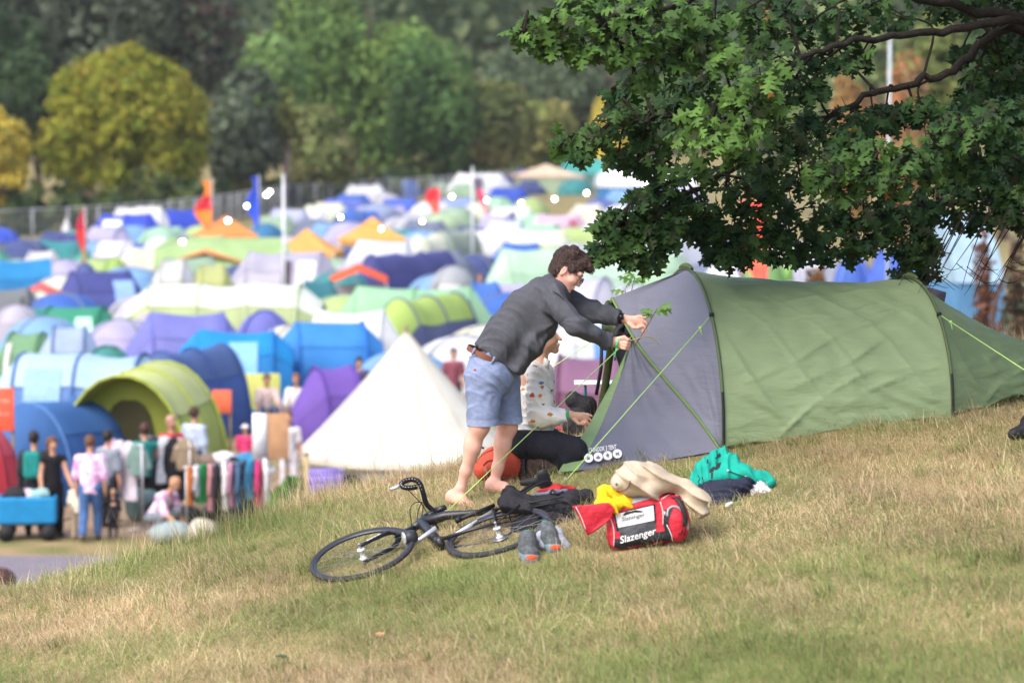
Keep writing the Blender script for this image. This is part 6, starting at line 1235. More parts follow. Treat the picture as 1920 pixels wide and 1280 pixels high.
wheel(rc, rm_, ra_, rn_, 'r'); wheel(fc, fm_, fa_, fn_, 'f')
B = lambda px, py, o=0.0: onplane(px, py, rc, rn_) + rn_ * o
hub = rc; bb = B(826, 1020); sc_ = B(926, 958); ht = B(797, 970); hb = B(776, 990)
f = MB(); f.tube([B(792, 979), lerp(ht, sc_, .3), lerp(ht, sc_, .8), sc_], [.036, .030, .020, .017], 12); f.tube([B(790, 980), lerp(B(790, 980), bb, .5), bb], [.034, .032, .030], 12); f.tube([hb - rn_ * 0, lerp(hb, ht, 1.08)], [.026, .024], 14)
f.tube([bb + rn_ * .045, bb - rn_ * .045], .024, 14)
for s_ in (-1, 1):
    f.tube([bb + rn_ * .03 * s_, lerp(bb, hub, .5) + rn_ * .05 * s_, hub + rn_ * .062 * s_], [.013, .011, .009], 8); f.tube([sc_ + rn_ * .015 * s_, lerp(sc_, hub, .5) + rn_ * .045 * s_, hub + rn_ * .062 * s_], [.010, .009, .008], 8)
f.build('frame', CARB, bike, world=True)
MB().tube([lerp(sc_, bb, .03), lerp(sc_, bb, .86)], .0165, 12).build('seat_tube', ALU, bike, world=True)
MB().tube([B(862, 984, .035), B(930, 956, .035)], .013, 10).tube([B(858, 986, .035), B(866, 982, .035)], .018, 10).build('pump', mat('232428', .5), bike, world=True)
# fork, stem, drop bar
fk = MB(); cr = lerp(fc, hb, .36 / np.linalg.norm(hb - fc)); fk.tube([hb, cr], [.022, .026], 10)
for s_ in (-1, 1): fk.tube(bez([cr + fn_ * .012 * s_, cr + fn_ * .060 * s_, lerp(cr, fc, .35) + fn_ * .056 * s_, fc + fn_ * .055 * s_], 12), np.linspace(.020, .011, 12), 10)
fk.build('fork', CARB, bike, world=True)
for s_ in (-1, 1):
    b = MB()
    for t in (.45, .55, .65, .75): b.box(lerp(cr, fc, t) + fn_ * .066 * s_, (.03, .012, .006), frame(fc - cr, fn_))
    b.build('fork_graphic', mat('d8d8dc', .5), bike, world=True)
st = B(817, 961, .01); TAPE = mat('202127', .7, .15, 60, .5, 120)
MB().tube([lerp(hb, ht, 1.1), st], [.022, .020], 10).tube([st, B(838, 955, .02)], [.024, .018], 10).build('stem', CARB, bike, world=True)
dU = st[1] + rn_[1] * .2
bar = [st, P(800, 945, st[1] + rn_[1] * .07), P(793, 922, dU), P(787, 906, dU), P(777, 899, dU), P(763, 900, dU), P(753, 906, dU - .02), P(757, 913, dU - .03), P(770, 914, dU - .03), P(782, 912, dU - .02)]
MB().tube(smoothline(bar, 5), .0165, 10).build('handlebar', TAPE, bike, world=True)
MB().tube(smoothline([st, P(815, 978, st[1] - rn_[1] * .08), P(817, 990, st[1] - .05), P(821, 1004, st[1] - .06)], 5), .016, 10).build('handlebar', TAPE, bike, world=True)
b = MB()
for q in smoothline(bar, 5)[3::2]: b.ball(q + (-.004, -.013, .006), (.006, .004, .004), 4)
b.build('tape_spots', mat('b0b2b8', .6), bike, world=True)  # small pale beads along the near upper side of the bar
MB().tube([P(753, 907, dU - .02), P(742, 914, dU - .03), P(731, 917, dU - .04)], [.010, .013, .009], 8).build('brake_lever', ALU, bike, world=True)
c = MB()
for pts_ in ([(764, 916), (780, 933), (792, 946), (800, 960)], [(772, 985), (769, 955), (778, 942), (792, 941)], [(782, 978), (784, 958), (789, 945), (793, 943)], [(788, 976), (792, 960), (794, 945)]): c.tube(smoothline([P(x, y, st[1] - .06) for x, y in pts_], 6), .0032, 5)
c.build('cable', BLACK, bike, world=True)
# lamp, crank, chain set, pedals, saddle, rack
lv = ray(757, 1009); lv /= np.linalg.norm(lv); lc = P(758, 1009, fc[1] - .02); MB().tube([lc, lc + (.035, .01, .006), lc + (.06, .03, .01)], [.036, .044, .040], 18).build('lamp_housing', mat('3a3b42', .4), bike, world=True)
lampf = MB().tube([lc - (.006, .002, .001), lc - (.001, 0, 0)], [.030, .042], 18).build('front_lamp', mat('d8dade', .25, .3, 60, metal=.3), bike, world=True)
ck = B(824, 1010, .075); MB().tube([ck, lerp(ck, P(763, 1028, ck[1] - .06), .5), P(763, 1028, ck[1] - .06)], [.017, .014, .015], 10).build('crank_arm', ALU, bike, world=True)
cs = MB(); cb = bb - rn_ * .055
for r_ in (.085, .068): cs.tube([cb + (rm_ * math.cos(t) + ra_ * math.sin(t)) * r_ for t in np.linspace(0, 6.283, 36, endpoint=False)], .006, 6, closed=True)
for k in range(5): t = k * 1.2566; cs.tube([cb, cb + (rm_ * math.cos(t) + ra_ * math.sin(t)) * .082], .008, 6)
cs.build('chainring', mat('3a3230', .6, .3, 40), bike, world=True)
MB().box(P(808, 1049, bb[1] - .10), (.09, .06, .022), frame(rm_, rn_)).build('pedal', mat('2c2c30', .6), bike, world=True, bevel=.004)
ch = MB(); 
for s_ in (-1, 1): ch.tube([cb + ra_ * .07 * s_, hub - rn_ * .045 + ra_ * .035 * s_], .0045, 5)
ch.build('chain', mat('4a443e', .5, .2, 60, metal=.5), bike, world=True)
cz = MB()
for i, r_ in enumerate((.05, .044, .037, .03)): cz.tube([hub - rn_ * (.034 + .006 * i), hub - rn_ * (.038 + .006 * i)], r_, 18)
cz.build('cassette', STEEL, bike, world=True)
MB().box(hub - rn_ * .07 - ra_ * .08 + rm_ * .02, (.03, .09, .02), frame(rm_, rn_)).build('derailleur', mat('2c2c30', .5), bike, world=True, bevel=.004)
sd_ = B(1006, 903); MB().tube([sc_, lerp(sc_, sd_, .92)], .0135, 10).build('seat_post', CARB, bike, world=True)
v = vol([sd_], .22, .008); ax = -(B(797, 968) - B(926, 958)); ax /= np.linalg.norm(ax); v.cap(sd_ - ax * .10, sd_ + ax * .05, .022, .035, .02, (ra_, 1.6)); v.cap(sd_ + ax * .06 - rn_ * .045, sd_ + ax * .06 + rn_ * .045, .038, None, .03, (ra_, 1.6)); v.build('saddle', mat('232429', .55, .1, 20), bike)
rk = MB()
for o in (-.05, -.02, .02, .05): rk.tube([lerp(sc_, hub, .25) + rn_ * o, B(1060, 945, o)], .005, 6)
for t in (.2, .5, .8): rk.tube([lerp(lerp(sc_, hub, .25), B(1060, 945), t) + rn_ * o for o in (-.055, .055)], .005, 6)
for s_ in (-1, 1): rk.tube([hub + rn_ * .06 * s_, B(985, 955, .05 * s_)], .005, 6)
rk.build('rack', mat('232428', .5), bike, world=True)
# ---------------------------------------------------------------- things lying around
def cloth(h, **k): return mat(h, .85, .14, 14, .25, 90, **k)
def lump(name, label, cat, prims, m, warp=(.01, 20), h=.007, part='cloth', root=None, seed=1, ridge=False, drape=0.0, cuts=(), dirn=None):
    pts = [p for q in prims for p in q[0]]; c = np.mean(pts, 0); o = root or thing(name, label, cat, onhill(c[0], c[1])); v = vol(pts, .16, h)
    for pp, rr, fl in prims: v.chain(pp, rr, .035, fl) if len(pp) > 1 else v.ell(pp[0], rr, None, .03)
    v.warp(warp[0] * .7, warp[1], seed, ridge=ridge)
    if drape: v.drape(drape, .062, seed + 40, dirn=dirn)
    for q_, n_ in cuts: v.cut(q_, n_, q_ - .09, q_ + .09)
    return v.build(part, m, o), o
def decal(target, dg=[None]):
    me = target.data; mw = target.matrix_world if False else None
    chain = Matrix.Identity(4); q = target
    while q is not None: chain = q.matrix_basis @ chain; q = q.parent
    bv = BVHTree.FromPolygons([chain @ v_.co for v_ in me.vertices], [tuple(p.vertices) for p in me.polygons])
    dm = float(np.mean([(chain @ v_.co)[1] for v_ in me.vertices])) - .08
    def f(px, py, lift=.003):
        r_ = ray(px, py); r_ /= np.linalg.norm(r_); h = bv.ray_cast(Vector((0, 0, CAMZ)), Vector(r_)); 
        if h[0] is None: h = bv.find_nearest(Vector(P(px, py, dm)))
        return np.array(h[0]) - r_ * lift
    return f
def patch(fn, c4, m, name, par, n=10, k=8, lift=.003):
    V = np.array([[fn(*(lerp(lerp(c4[0], c4[1], u), lerp(c4[3], c4[2], u), w_)), lift) for u in np.linspace(0, 1, n)] for w_ in np.linspace(0, 1, k)]); return MB().grid(V).build(name, m, par, world=True)
def poly(fn, pts, m, name, par, lift=.004, sub=3):
    p = [lerp(pts[i], pts[(i + 1) % len(pts)], t) for i in range(len(pts)) for t in np.arange(0, 1, 1 / sub)]; c = np.mean(pts, 0); b = MB(); b.add([fn(c[0], c[1], lift)] + [fn(*q, lift) for q in p], [(0, i + 1, (i + 1) % len(p) + 1) for i in range(len(p))]); return b.build(name, m, par, world=True)
# red sports bag
S0, S1 = G(1146, 1036), G(1292, 1016); ex = S1 - S0; LB = np.linalg.norm(ex); ex /= LB; ez = np.array([0.02, .16, 1.0]); SM = frame(ex, ez); ey, ez = SM[:, 1], SM[:, 2]
if ey[1] < 0: ey = -ey
bagc = S0 + ex * LB * .5 + ey * .15 + ez * .15
bag = thing('sports_bag', 'large red sports bag with white panel lying open on the grass', 'bag', onhill(bagc[0], bagc[1])); RED = mat('d42c40', .6, .08, 10, .5, 30, k=.78)
v = vol([bagc], .46, .0075); v.box(bagc, (LB * .5, .15, .135), np.stack([ex, ey, ez], 1), .05); v.box(bagc + ex * .03 + ez * .10 + ey * .03, (LB * .36, .10, .10), np.stack([ex, ey, ez], 1), .07, .06); v.ell(bagc + ex * (LB * .5 - .06) - ey * .11 - ez * .02, (.085, .075, .125), np.stack([ex, ey, ez], 1), .03); v.warp(.005, 14, 3); v.drape(.009, .09, 4); bb_ = v.build('bag_body', RED, bag)
bpy.context.view_layer.update(); D = decal(bb_); WHP = mat('eef0f2', .45, .05, 8, .3, 30); BLP = mat('26272c', .6, .12, 12, .3, 40); GRP_ = mat('a8abb4', .6, .1, 12, .3, 40)
patch(D, [(1151, 962), (1228, 944), (1231, 980), (1156, 996)], BLP, 'panel_edging', bag, lift=.002)
patch(D, [(1153.5, 963.5), (1225, 947), (1227, 975), (1159, 989)], WHP, 'white_panel', bag, lift=.004)
patch(D, [(1159, 990), (1228, 976), (1231, 998), (1164, 1008)], mat('4a4b50', .4, .45, 16, .3, 40), 'mesh_pocket', bag, lift=.004)
patch(D, [(1152, 1010), (1258, 993), (1262, 1019), (1151, 1035)], BLP, 'base_panel', bag, 14, lift=.003)
def tx(x0, y0, x1, y1, hh, lift=.007, sk=0.0): return lambda u, v: np.array([D(lerp(x0, x1, a) + sk * b, lerp(y0, y1, a) - b * hh, lift) for a, b in zip(u, v)])
link('printed_name', text_mesh('Slazenger', .012, tx(1163, 1023, 1230, 1005, 18)), mat('f4f4f6', .5), bag, world=True)
link('printed_name', text_mesh('Slazenger', .004, tx(1166, 979, 1209, 970, 10.5)), mat('5a5c66', .5), bag, world=True)
poly(D, [(1167, 965), (1173, 959), (1182, 958), (1192, 955.5), (1204, 957.5), (1208, 958), (1201, 960), (1192, 959.5), (1186, 961), (1177, 962.5), (1171, 966)], mat('2c2d34', .5), 'cat_emblem', bag, .007, 2)
_l = smoothline([(1246, 955), (1244, 978), (1248, 1000), (1256, 1019)], 4); _r = smoothline([(1262, 952), (1254, 975), (1257, 998), (1266, 1015)], 4); MB().grid(np.array([[D(*lerp(a_, b_, t), .004) for t in np.linspace(0, 1, 4)] for a_, b_ in zip(_l, _r)])).build('zip_panel', BLP, bag, world=True)
b = MB(); b.tube([D(x, y, .004) for x, y in smoothline([(1251, 968), (1253, 955), (1262, 949), (1273, 952), (1283, 963), (1289, 980), (1290, 992)], 5)], .007, 6); b.build('grey_piping', GRP_, bag, world=True)
b = MB()
for L_ in ([(1140, 962), (1146, 975), (1151, 995), (1151, 1030)], [(1238, 940), (1243, 960), (1243, 985)], [(1250, 983), (1258, 1000), (1262, 1018)], [(1240, 936), (1256, 926), (1278, 918)], [(1272, 945), (1282, 932)]): b.tube([D(x, y, .003) for x, y in smoothline(L_, 5)], .0032, 5)
b.build('piping', mat('dcdde2', .5), bag, world=True)
for q in ([(1276, 1000), (1281, 988), (1280, 1000)], [(1281, 1004), (1286, 990), (1285, 1003)], [(1277, 1004), (1270, 1000), (1275, 999)]): poly(D, q, BLP, 'side_emblem', bag, .004, 1)
MB().tube([D(1246, 958, .006), D(1247, 966, .006)], .006, 6).build('zip_pull', ALU, bag, world=True)
sp = [D(1262, 932, .01), D(1270, 934, .03), D(1279, 950, .045), D(1285, 970, .03), D(1284, 986, .01)]; V = np.array([[q + ex * o for o in (-.014, 0, .014)] for q in smoothline(sp, 5)]); MB().grid(V).build('carry_strap', BLP, bag, world=True, solid=.004)
V = []
dz_ = bagc[1] - .16
fl = [((1073, 948), (1105, 946), (1140, 942), (1152, 957)), ((1082, 962), (1108, 960), (1138, 958), (1149, 965)), ((1092, 985), (1110, 982), (1130, 975), (1143, 974)), ((1101, 1002), (1106, 1001), (1113, 996), (1124, 988))]
V = np.array([[P(x, y, dz_ - .02 + .006 * math.sin(2.2 * i + 1.7 * j)) for j, (x, y) in enumerate(row)] for i, row in enumerate(fl)]); Vd = np.array([[bez_ for bez_ in smoothline(r_, 4)] for r_ in V]); Vd = np.stack([smoothline(Vd[:, j], 4) for j in range(Vd.shape[1])], 1); MB().grid(Vd).build('lid_flap', RED, bag, world=True, solid=.012)
MB().tube(smoothline([P(1080, 950, dz_ - .034), P(1090, 970, dz_ - .034), P(1098, 992, dz_ - .034)], 5), .003, 5).build('flap_piping', mat('dcdde2', .5), bag, world=True)
patch(D, [(1163, 950), (1190, 930), (1246, 917), (1238, 929)], GRP_, 'grey_lining', bag, lift=.006)
TOPD = bagc[1] - .02
def T(px, py, dy=0.0): return P(px, py, TOPD + dy)
X1 = (1, 0, 0); Zu = (0, 0, 1)
lump('cloth', 'bright yellow cloth bunched on the open end of the red bag', 'cloth', [([T(1122, 945, -.08), T(1132, 922, .0), T(1150, 925, .02), T(1172, 938, -.03), T(1188, 940, -.05)], [.020, .030, .036, .028, .014], (Y, .6)), ([T(1128, 948, -.1), T(1155, 947, -.1), T(1180, 944, -.08)], [.022, .03, .02], (Y, .8)), ([T(1152, 906, .12), T(1158, 898, .14)], [.02, .012], None)], mat('f2c21c', .85, .1, 14, .2, 120, k=.85), (.010, 18), seed=3, drape=.02, dirn=(.8, .2, .5))
lump('jacket', 'crumpled beige jacket flung over the red bag with one sleeve hanging down', 'jacket', [([T(1160, 905, -.02), T(1190, 892, .02), T(1225, 897, .03), T(1262, 905, .02)], [.055, .085, .075, .05], (Y, .55)), ([T(1178, 918, -.03), T(1220, 917, -.05), T(1255, 908, -.03)], [.055, .05, .04], (Y, .6)), ([T(1200, 878, .06), T(1215, 880, .06)], [.035, .03], (Y, .5)), ([T(1262, 906, .0), T(1285, 912, -.02), T(1303, 935, -.07), T(1318, 962, -.10)], [.045, .05, .058, .055], (Y, .8))], mat('c9b8a2', .85, .10, 14, .2, 120, k=.78), (.010, 13), seed=8, drape=.024, dirn=(.45, .3, .85), cuts=[(T(1321, 968, -.1), np.array([.45, -.3, -.85]))])
jk = [o for o in COL.objects if o.name.startswith('jacket')][0]; JB = [o for o in COL.objects if o.parent == jk][0]; bpy.context.view_layer.update(); DJ = decal(JB)
b = MB(); q = DJ(1156, 907, .004); b.ball(q, (.008, .004, .008), 8); b.build('button', mat('7a6a5c', .5), jk, world=True); MB().tube([DJ(x, y, .003) for x, y in smoothline([(1152, 925), (1166, 920), (1178, 912), (1182, 900)], 5)], .004, 5).build('hem_seam', mat('8a7866', .8), jk, world=True)
HDP = G(1370, 925)[1]
def HP(px, py, dy=0.0): return P(px, py, HDP + dy)
hb_, ho = lump('hooded_top', 'teal hooded top with dark markings heaped on the grass beside the red bag', 'hooded top', [([HP(1308, 905, .05), HP(1318, 880, .08), HP(1340, 862, .12), HP(1354, 848, .15)], [.05, .05, .045, .025], (Y, .7)), ([HP(1354, 850, .15), HP(1372, 868, .08), HP(1395, 886, .02), HP(1425, 898, .0), HP(1441, 906, -.02)], [.03, .05, .045, .04, .035], (Y, .7)), ([HP(1312, 908, .02), HP(1340, 895, .05), HP(1375, 893, .03)], [.045, .06, .05], (Y, .7)), ([HP(1356, 852, .12), HP(1358, 885, .02)], [.03, .045], (Y, .7))], mat('12a08e', .85, .12, 14, .2, 120, k=.85), (.008, 15), seed=5, drape=.022, dirn=(.75, .3, .5))
bpy.context.view_layer.update(); DH = decal(hb_); INK = mat('232a30', .8)
for q in ([(1325, 862), (1328, 860), (1328, 868), (1325, 868)], [(1330, 880), (1345, 868), (1352, 866), (1349, 876), (1336, 884), (1330, 886)], [(1333, 886), (1337, 885), (1336, 897), (1333, 897)], [(1340, 856), (1350, 848), (1352, 854), (1342, 860)]): poly(DH, q, INK, 'dark_marking', ho, .004, 2)
MB().tube([DH(x, y, .003) for x, y in smoothline([(1308, 890), (1312, 897), (1309, 903), (1313, 908)], 4)], .0025, 5).tube([DH(x, y, .003) for x, y in smoothline([(1316, 893), (1318, 901), (1321, 906)], 4)], .0025, 5).build('scribble_print', INK, ho, world=True)
MB().tube([DH(x, y, .006) for x, y in smoothline([(1365, 882), (1380, 888), (1398, 894)], 5)], .003, 5).build('drawstring', INK, ho, world=True)
for x, y in ((1365, 882), (1398, 894)): MB().ball(DH(x, y, .004), (.008, .004, .008), 8).build('eyelet', mat('e0e2e4', .3, metal=.5), ho, world=True)
lump('folded_trousers', 'navy trousers lying in a heap below the teal hooded top', 'trousers', [([HP(1330, 928, -.08), HP(1360, 920, -.08), HP(1398, 910, -.06)], [.055, .065, .05], (Y, .6)), ([HP(1325, 945, -.14), HP(1350, 946, -.15), HP(1385, 936, -.12)], [.05, .055, .045], (Y, .6)), ([HP(1318, 915, -.02), HP(1345, 912, -.05)], [.04, .04], (Y, .7))], mat('262b40', .85, .14, 14, .2, 120, k=.8), (.009, 22), seed=6, drape=.018, dirn=(.2, .5, .8))
lump('plastic_bag', 'crumpled white plastic bag tucked against the teal hooded top', 'plastic bag', [([HP(1405, 928, -.08), HP(1425, 918, -.06), HP(1440, 922, -.08)], [.030, .042, .03], (Y, .7)), ([HP(1424, 912, -.06), HP(1430, 906, -.06)], [.02, .01], None)], mat('e8e8ee', .25, .05, 30, .8, 60, spec=.5), (.013, 60), .005, seed=7, ridge=True)
# black pannier with red lining on the bike and the dark rucksack under it
PD = sc_[1] + .04
def Q(px, py, dy=0.0): return P(px, py, PD + dy)
pv, pan = lump('pannier_bag', 'black pannier bag with red lining lying open on the bicycle rack', 'bag', [([Q(948, 943, -.10), Q(990, 950, -.12), Q(1030, 948, -.10), Q(1070, 938, -.02), Q(1100, 930, .06)], [.045, .046, .046, .046, .042], (Y, .38)), ([Q(952, 914, .02), Q(958, 930, -.02), Q(966, 944, -.08)], [.018, .048, .05], (Y, .5)), ([Q(960, 928, .0), Q(990, 940, -.02), Q(1030, 938, .02), Q(1075, 928, .10)], [.034, .034, .034, .032], (Y, .30))], mat('232329', .8, .12, 14, .5, 45, k=.8), (.006, 18), seed=11, drape=.014, dirn=(.2, .5, .8))
lump('', '', '', [([Q(1010, 921, .12), Q(1045, 915, .16), Q(1075, 915, .20)], [.012, .020, .014], (Y, .4))], mat('b4242c', .8, .12, 14, .5, 45), (.005, 20), drape=.006, part='lining', root=pan, seed=12)
lump('', '', '', [([Q(1002, 927, .03), Q(1035, 924, .08), Q(1062, 920, .13)], [.012, .017, .014], (Y, .4))], mat('6c7280', .8, .12, 14, .5, 45), (.004, 20), part='grey_flap', root=pan, seed=13)
b = MB(); b.tube(smoothline([Q(1028, 931, -.02), Q(1036, 918, .0), Q(1044, 926, -.03), Q(1056, 922, .02)], 5), .008, 6).tube(smoothline([Q(980, 926, .0), Q(1000, 912, .05), Q(1024, 902, .12), Q(1036, 906, .14)], 5), .007, 6); b.build('strap', BLACK, pan, world=True); MB().box(Q(1105, 942, .04), (.025, .02, .05)).build('buckle', BLACK, pan, world=True, bevel=.004)
RKD = rc[1] + .22
lump('rucksack', 'slumped black rucksack on the grass behind the rear wheel', 'rucksack', [([P(985, 995, RKD), P(1005, 985, RKD + .05), P(1045, 985, RKD + .08), P(1070, 990, RKD + .06)], [.085, .11, .13, .10], (Y, .8)), ([P(1040, 965, RKD + .1), P(1075, 962, RKD + .1)], [.075, .065], None), ([P(1060, 1005, RKD), P(1078, 1003, RKD)], [.045, .035], None)], mat('24242c', .85, .14, 14, .6, 45, k=.8), (.010, 18), part='shell', seed=14, drape=.014)
# trail shoes with orange toes
def shoe(px, py, yaw, label, sock=False):
    q = G(px, py); o = thing('trail_shoe', label, 'shoe', (0, 0, 0)); d = np.array([math.sin(yaw), -math.cos(yaw), 0.0]); z = lambda p: float(hill(p[0], p[1])); toe = q + np.array([0, 0, .0]); heel = toe - d * .215; heel[2] = z(heel) + .01; o.location = [float(t) for t in onhill(*lerp(toe, heel, .5)[:2])]; a = np.array([d[1], -d[0], 0]); u = np.array([0, 0, 1.0])
    v = vol([toe, heel], .2, .006); v.chain([heel + u * .055, lerp(heel, toe, .45) + u * .05, lerp(heel, toe, .86) + u * .035], [.042, .046, .040], .03, (a, .82)); v.chain([heel + u * .075, heel + d * .05 + u * .095, heel + d * .13 + u * .075], [.038, .040, .036], .03); v.ell(heel + d * .03 + u * .135, (.032, .045, .04), np.stack([a, d, u], 1), 0, 's'); v.warp(.002, 60, 2)
    v.build('upper', mat('5c6266', .8, .4, 45, .5, 90, k=.75), o)
    v = vol([toe, heel], .16, .006); v.chain([heel + u * .014, lerp(heel, toe, .5) + u * .012, lerp(heel, toe, .9) + u * .016], [.045, .044, .043], .02, (a, .8)); v.cut(heel + u * .028, u - d * .02); v.build('sole', mat('75899a', .7, .2, 30), o)
    v = vol([toe], .14, .005); v.ell(lerp(heel, toe, .97) + u * .024, (.042, .030, .026), np.stack([a, d, u], 1), .01); v.build('toe_cap', mat('f2552c', .6, .1, 20), o)
    b = MB()
    for i in range(5): t = .42 + .09 * i; c = lerp(heel, toe, t) + u * (.103 - .011 * i); s_ = 1 if i % 2 else -1; b.tube(bez([c - a * .028 + d * .01 * s_ - u * .012, c + u * .006, c + a * .028 - d * .01 * s_ - u * .012], 6), .004, 5)
    b.build('laces', mat('3c3a34', .8), o, world=True); MB().box(heel + d * .01 + u * .11, (.03, .012, .035)).build('pull_tab', mat('2fae8c', .7), o, world=True, bevel=.004); return heel, d, u, a
shoe(996, 1053, .12, 'grey trail shoe with an orange toe, nearer the camera'); hl, dd, uu, aa = shoe(1041, 1034, .30, 'grey trail shoe with an orange toe and a sock laid over it')
c = hl + dd * .06 + uu * .12
lump('sock', 'pale grey sock draped over the second trail shoe', 'sock', [([P(1018, 1024, c[1] - .1), P(1014, 1005, c[1] - .03), P(1028, 992, c[1]), P(1042, 1000, c[1] - .02), P(1053, 1018, c[1] - .06), P(1057, 1027, c[1] - .08)], [.020, .026, .024, .024, .024, .016], None), ([P(1026, 988, c[1]), P(1046, 1000, c[1] - .03), P(1058, 1024, c[1] - .08), P(1068, 1022, c[1] - .08)], [.018, .022, .018, .010], None)], mat('a3a9b6', .9, .1, 30, .6, 80), (.003, 40), .006, seed=15, drape=.004)
# red holdall behind the legs, small pouch, camp table, mesh bag
HB = DM + .42
hb2, ro = lump('holdall', 'rust red holdall lying on the grass behind the bare legs', 'bag', [([P(908, 880, HB), P(930, 868, HB + .05), P(958, 868, HB + .08)], [.075, .105, .10], (Y, .8))], mat('c4503c', .75, .1, 10, .4, 30, k=.8), (.007, 14), part='bag_body', seed=16)
bpy.context.view_layer.update(); DB = decal(hb2)
for L_ in ([(892, 868), (905, 852), (925, 842)], [(906, 872), (914, 864), (924, 862)]): MB().tube([DB(x, y, .004) for x, y in smoothline(L_, 5)], .005, 6).build('zip', mat('8a4034', .6), ro, world=True)
MB().tube([DB(909, 876, .006), DB(914, 886, .008), DB(916, 895, .006)], .010, 6).build('strap', mat('8a6a60', .7), ro, world=True); MB().tube(smoothline([P(890, 846, HB + .05), P(898, 838, HB + .05), P(908, 840, HB + .05)], 5), .008, 6).build('handle', BLACK, ro, world=True)
lump('pouch', 'flat black pouch on the grass beside the boot of the kneeling person', 'pouch', [([P(1006, 893, DM + .42), P(1022, 889, DM + .42), P(1036, 884, DM + .45)], [.022, .034, .022], (Y, .6))], mat('26262c', .8, .12, 14, .5, 45), (.005, 20), part='shell', seed=17)
ct_ = P(1100, 717, 20.35); ct = thing('camp_table', 'small white camp table standing by the open porch of the tent', 'table', onhill(ct_[0], ct_[1])); MB().box(ct_ + (.06, 0, 0), (.30, .24, .016)).build('table_top', mat('f2f3f6', .4), ct, world=True, bevel=.006); gz = float(hill(ct_[0], ct_[1]))
for x in (.0, .17):
    for y in (-.09, .09): MB().tube([ct_ + (x - .01, y, 0), (ct_[0] + x - .03 + .05 * (y > 0), ct_[1] - y, gz)], .009, 6).build('leg', mat('1f7f8c', .4), ct, world=True)
mb, mo = lump('stuff_sack', 'black mesh stuff sack in front of the camp table', 'bag', [([P(1076, 750, 20.0), P(1098, 762, 20.0), P(1092, 785, 19.97)], [.062, .070, .06], None), ([P(1078, 785, 19.95), P(1092, 792, 19.9)], [.065, .055], None), ([P(1070, 800, 19.9), P(1085, 815, 19.9)], [.06, .07], None)], mat('222228', .7, .15, 20, .4, 60), (.008, 20), part='sack_body', seed=18)
MB().tube([P(1044, 800, 19.9), P(1058, 806, 19.9), P(1072, 818, 19.88)], .010, 6).build('red_strap', mat('b83a34', .6), mo, world=True)
lump('walking_shoe', 'black shoe at the picture edge on the slope behind the tent end', 'shoe', [([G(1900, 826) + (0, 0, .045), G(1930, 820) + (0, 0, .06), G(1960, 812) + (0, 0, .06)], [.038, .055, .05], None), ([G(1925, 818) + (0, 0, .10), G(1945, 812) + (0, 0, .12)], [.04, .04], None)], mat('1f1f26', .6, .15, 20, .4, 60), (.004, 30), part='upper', seed=19)
lump('tissue', 'tiny scrap of white tissue on the open grass', 'litter', [([G(1364, 958) + (0, 0, .035), G(1371, 956) + (0, 0, .04)], [.016, .012], None)], mat('e4e2dc', .9), (.006, 60), .005, part='paper', seed=20)
def litterleaf(px, py, h, label, L, rot):
    q = G(px, py); o = thing('fallen_leaf', label, 'leaf', q + (0, 0, .05)); F3 = frame((math.cos(rot), math.sin(rot), .15), (0, -.5, .8)); MB().add(LV * L / .12 @ F3.T, LF).build('blade', mat(h, .8, .2, 30), o, solid=.002)
litterleaf(522, 1248, '3f5a44', 'dark green fallen leaf standing in the nearest grass', .10, 1.2); litterleaf(702, 1204, 'c89a78', 'pale brown fallen leaf on the nearest grass', .06, .2)
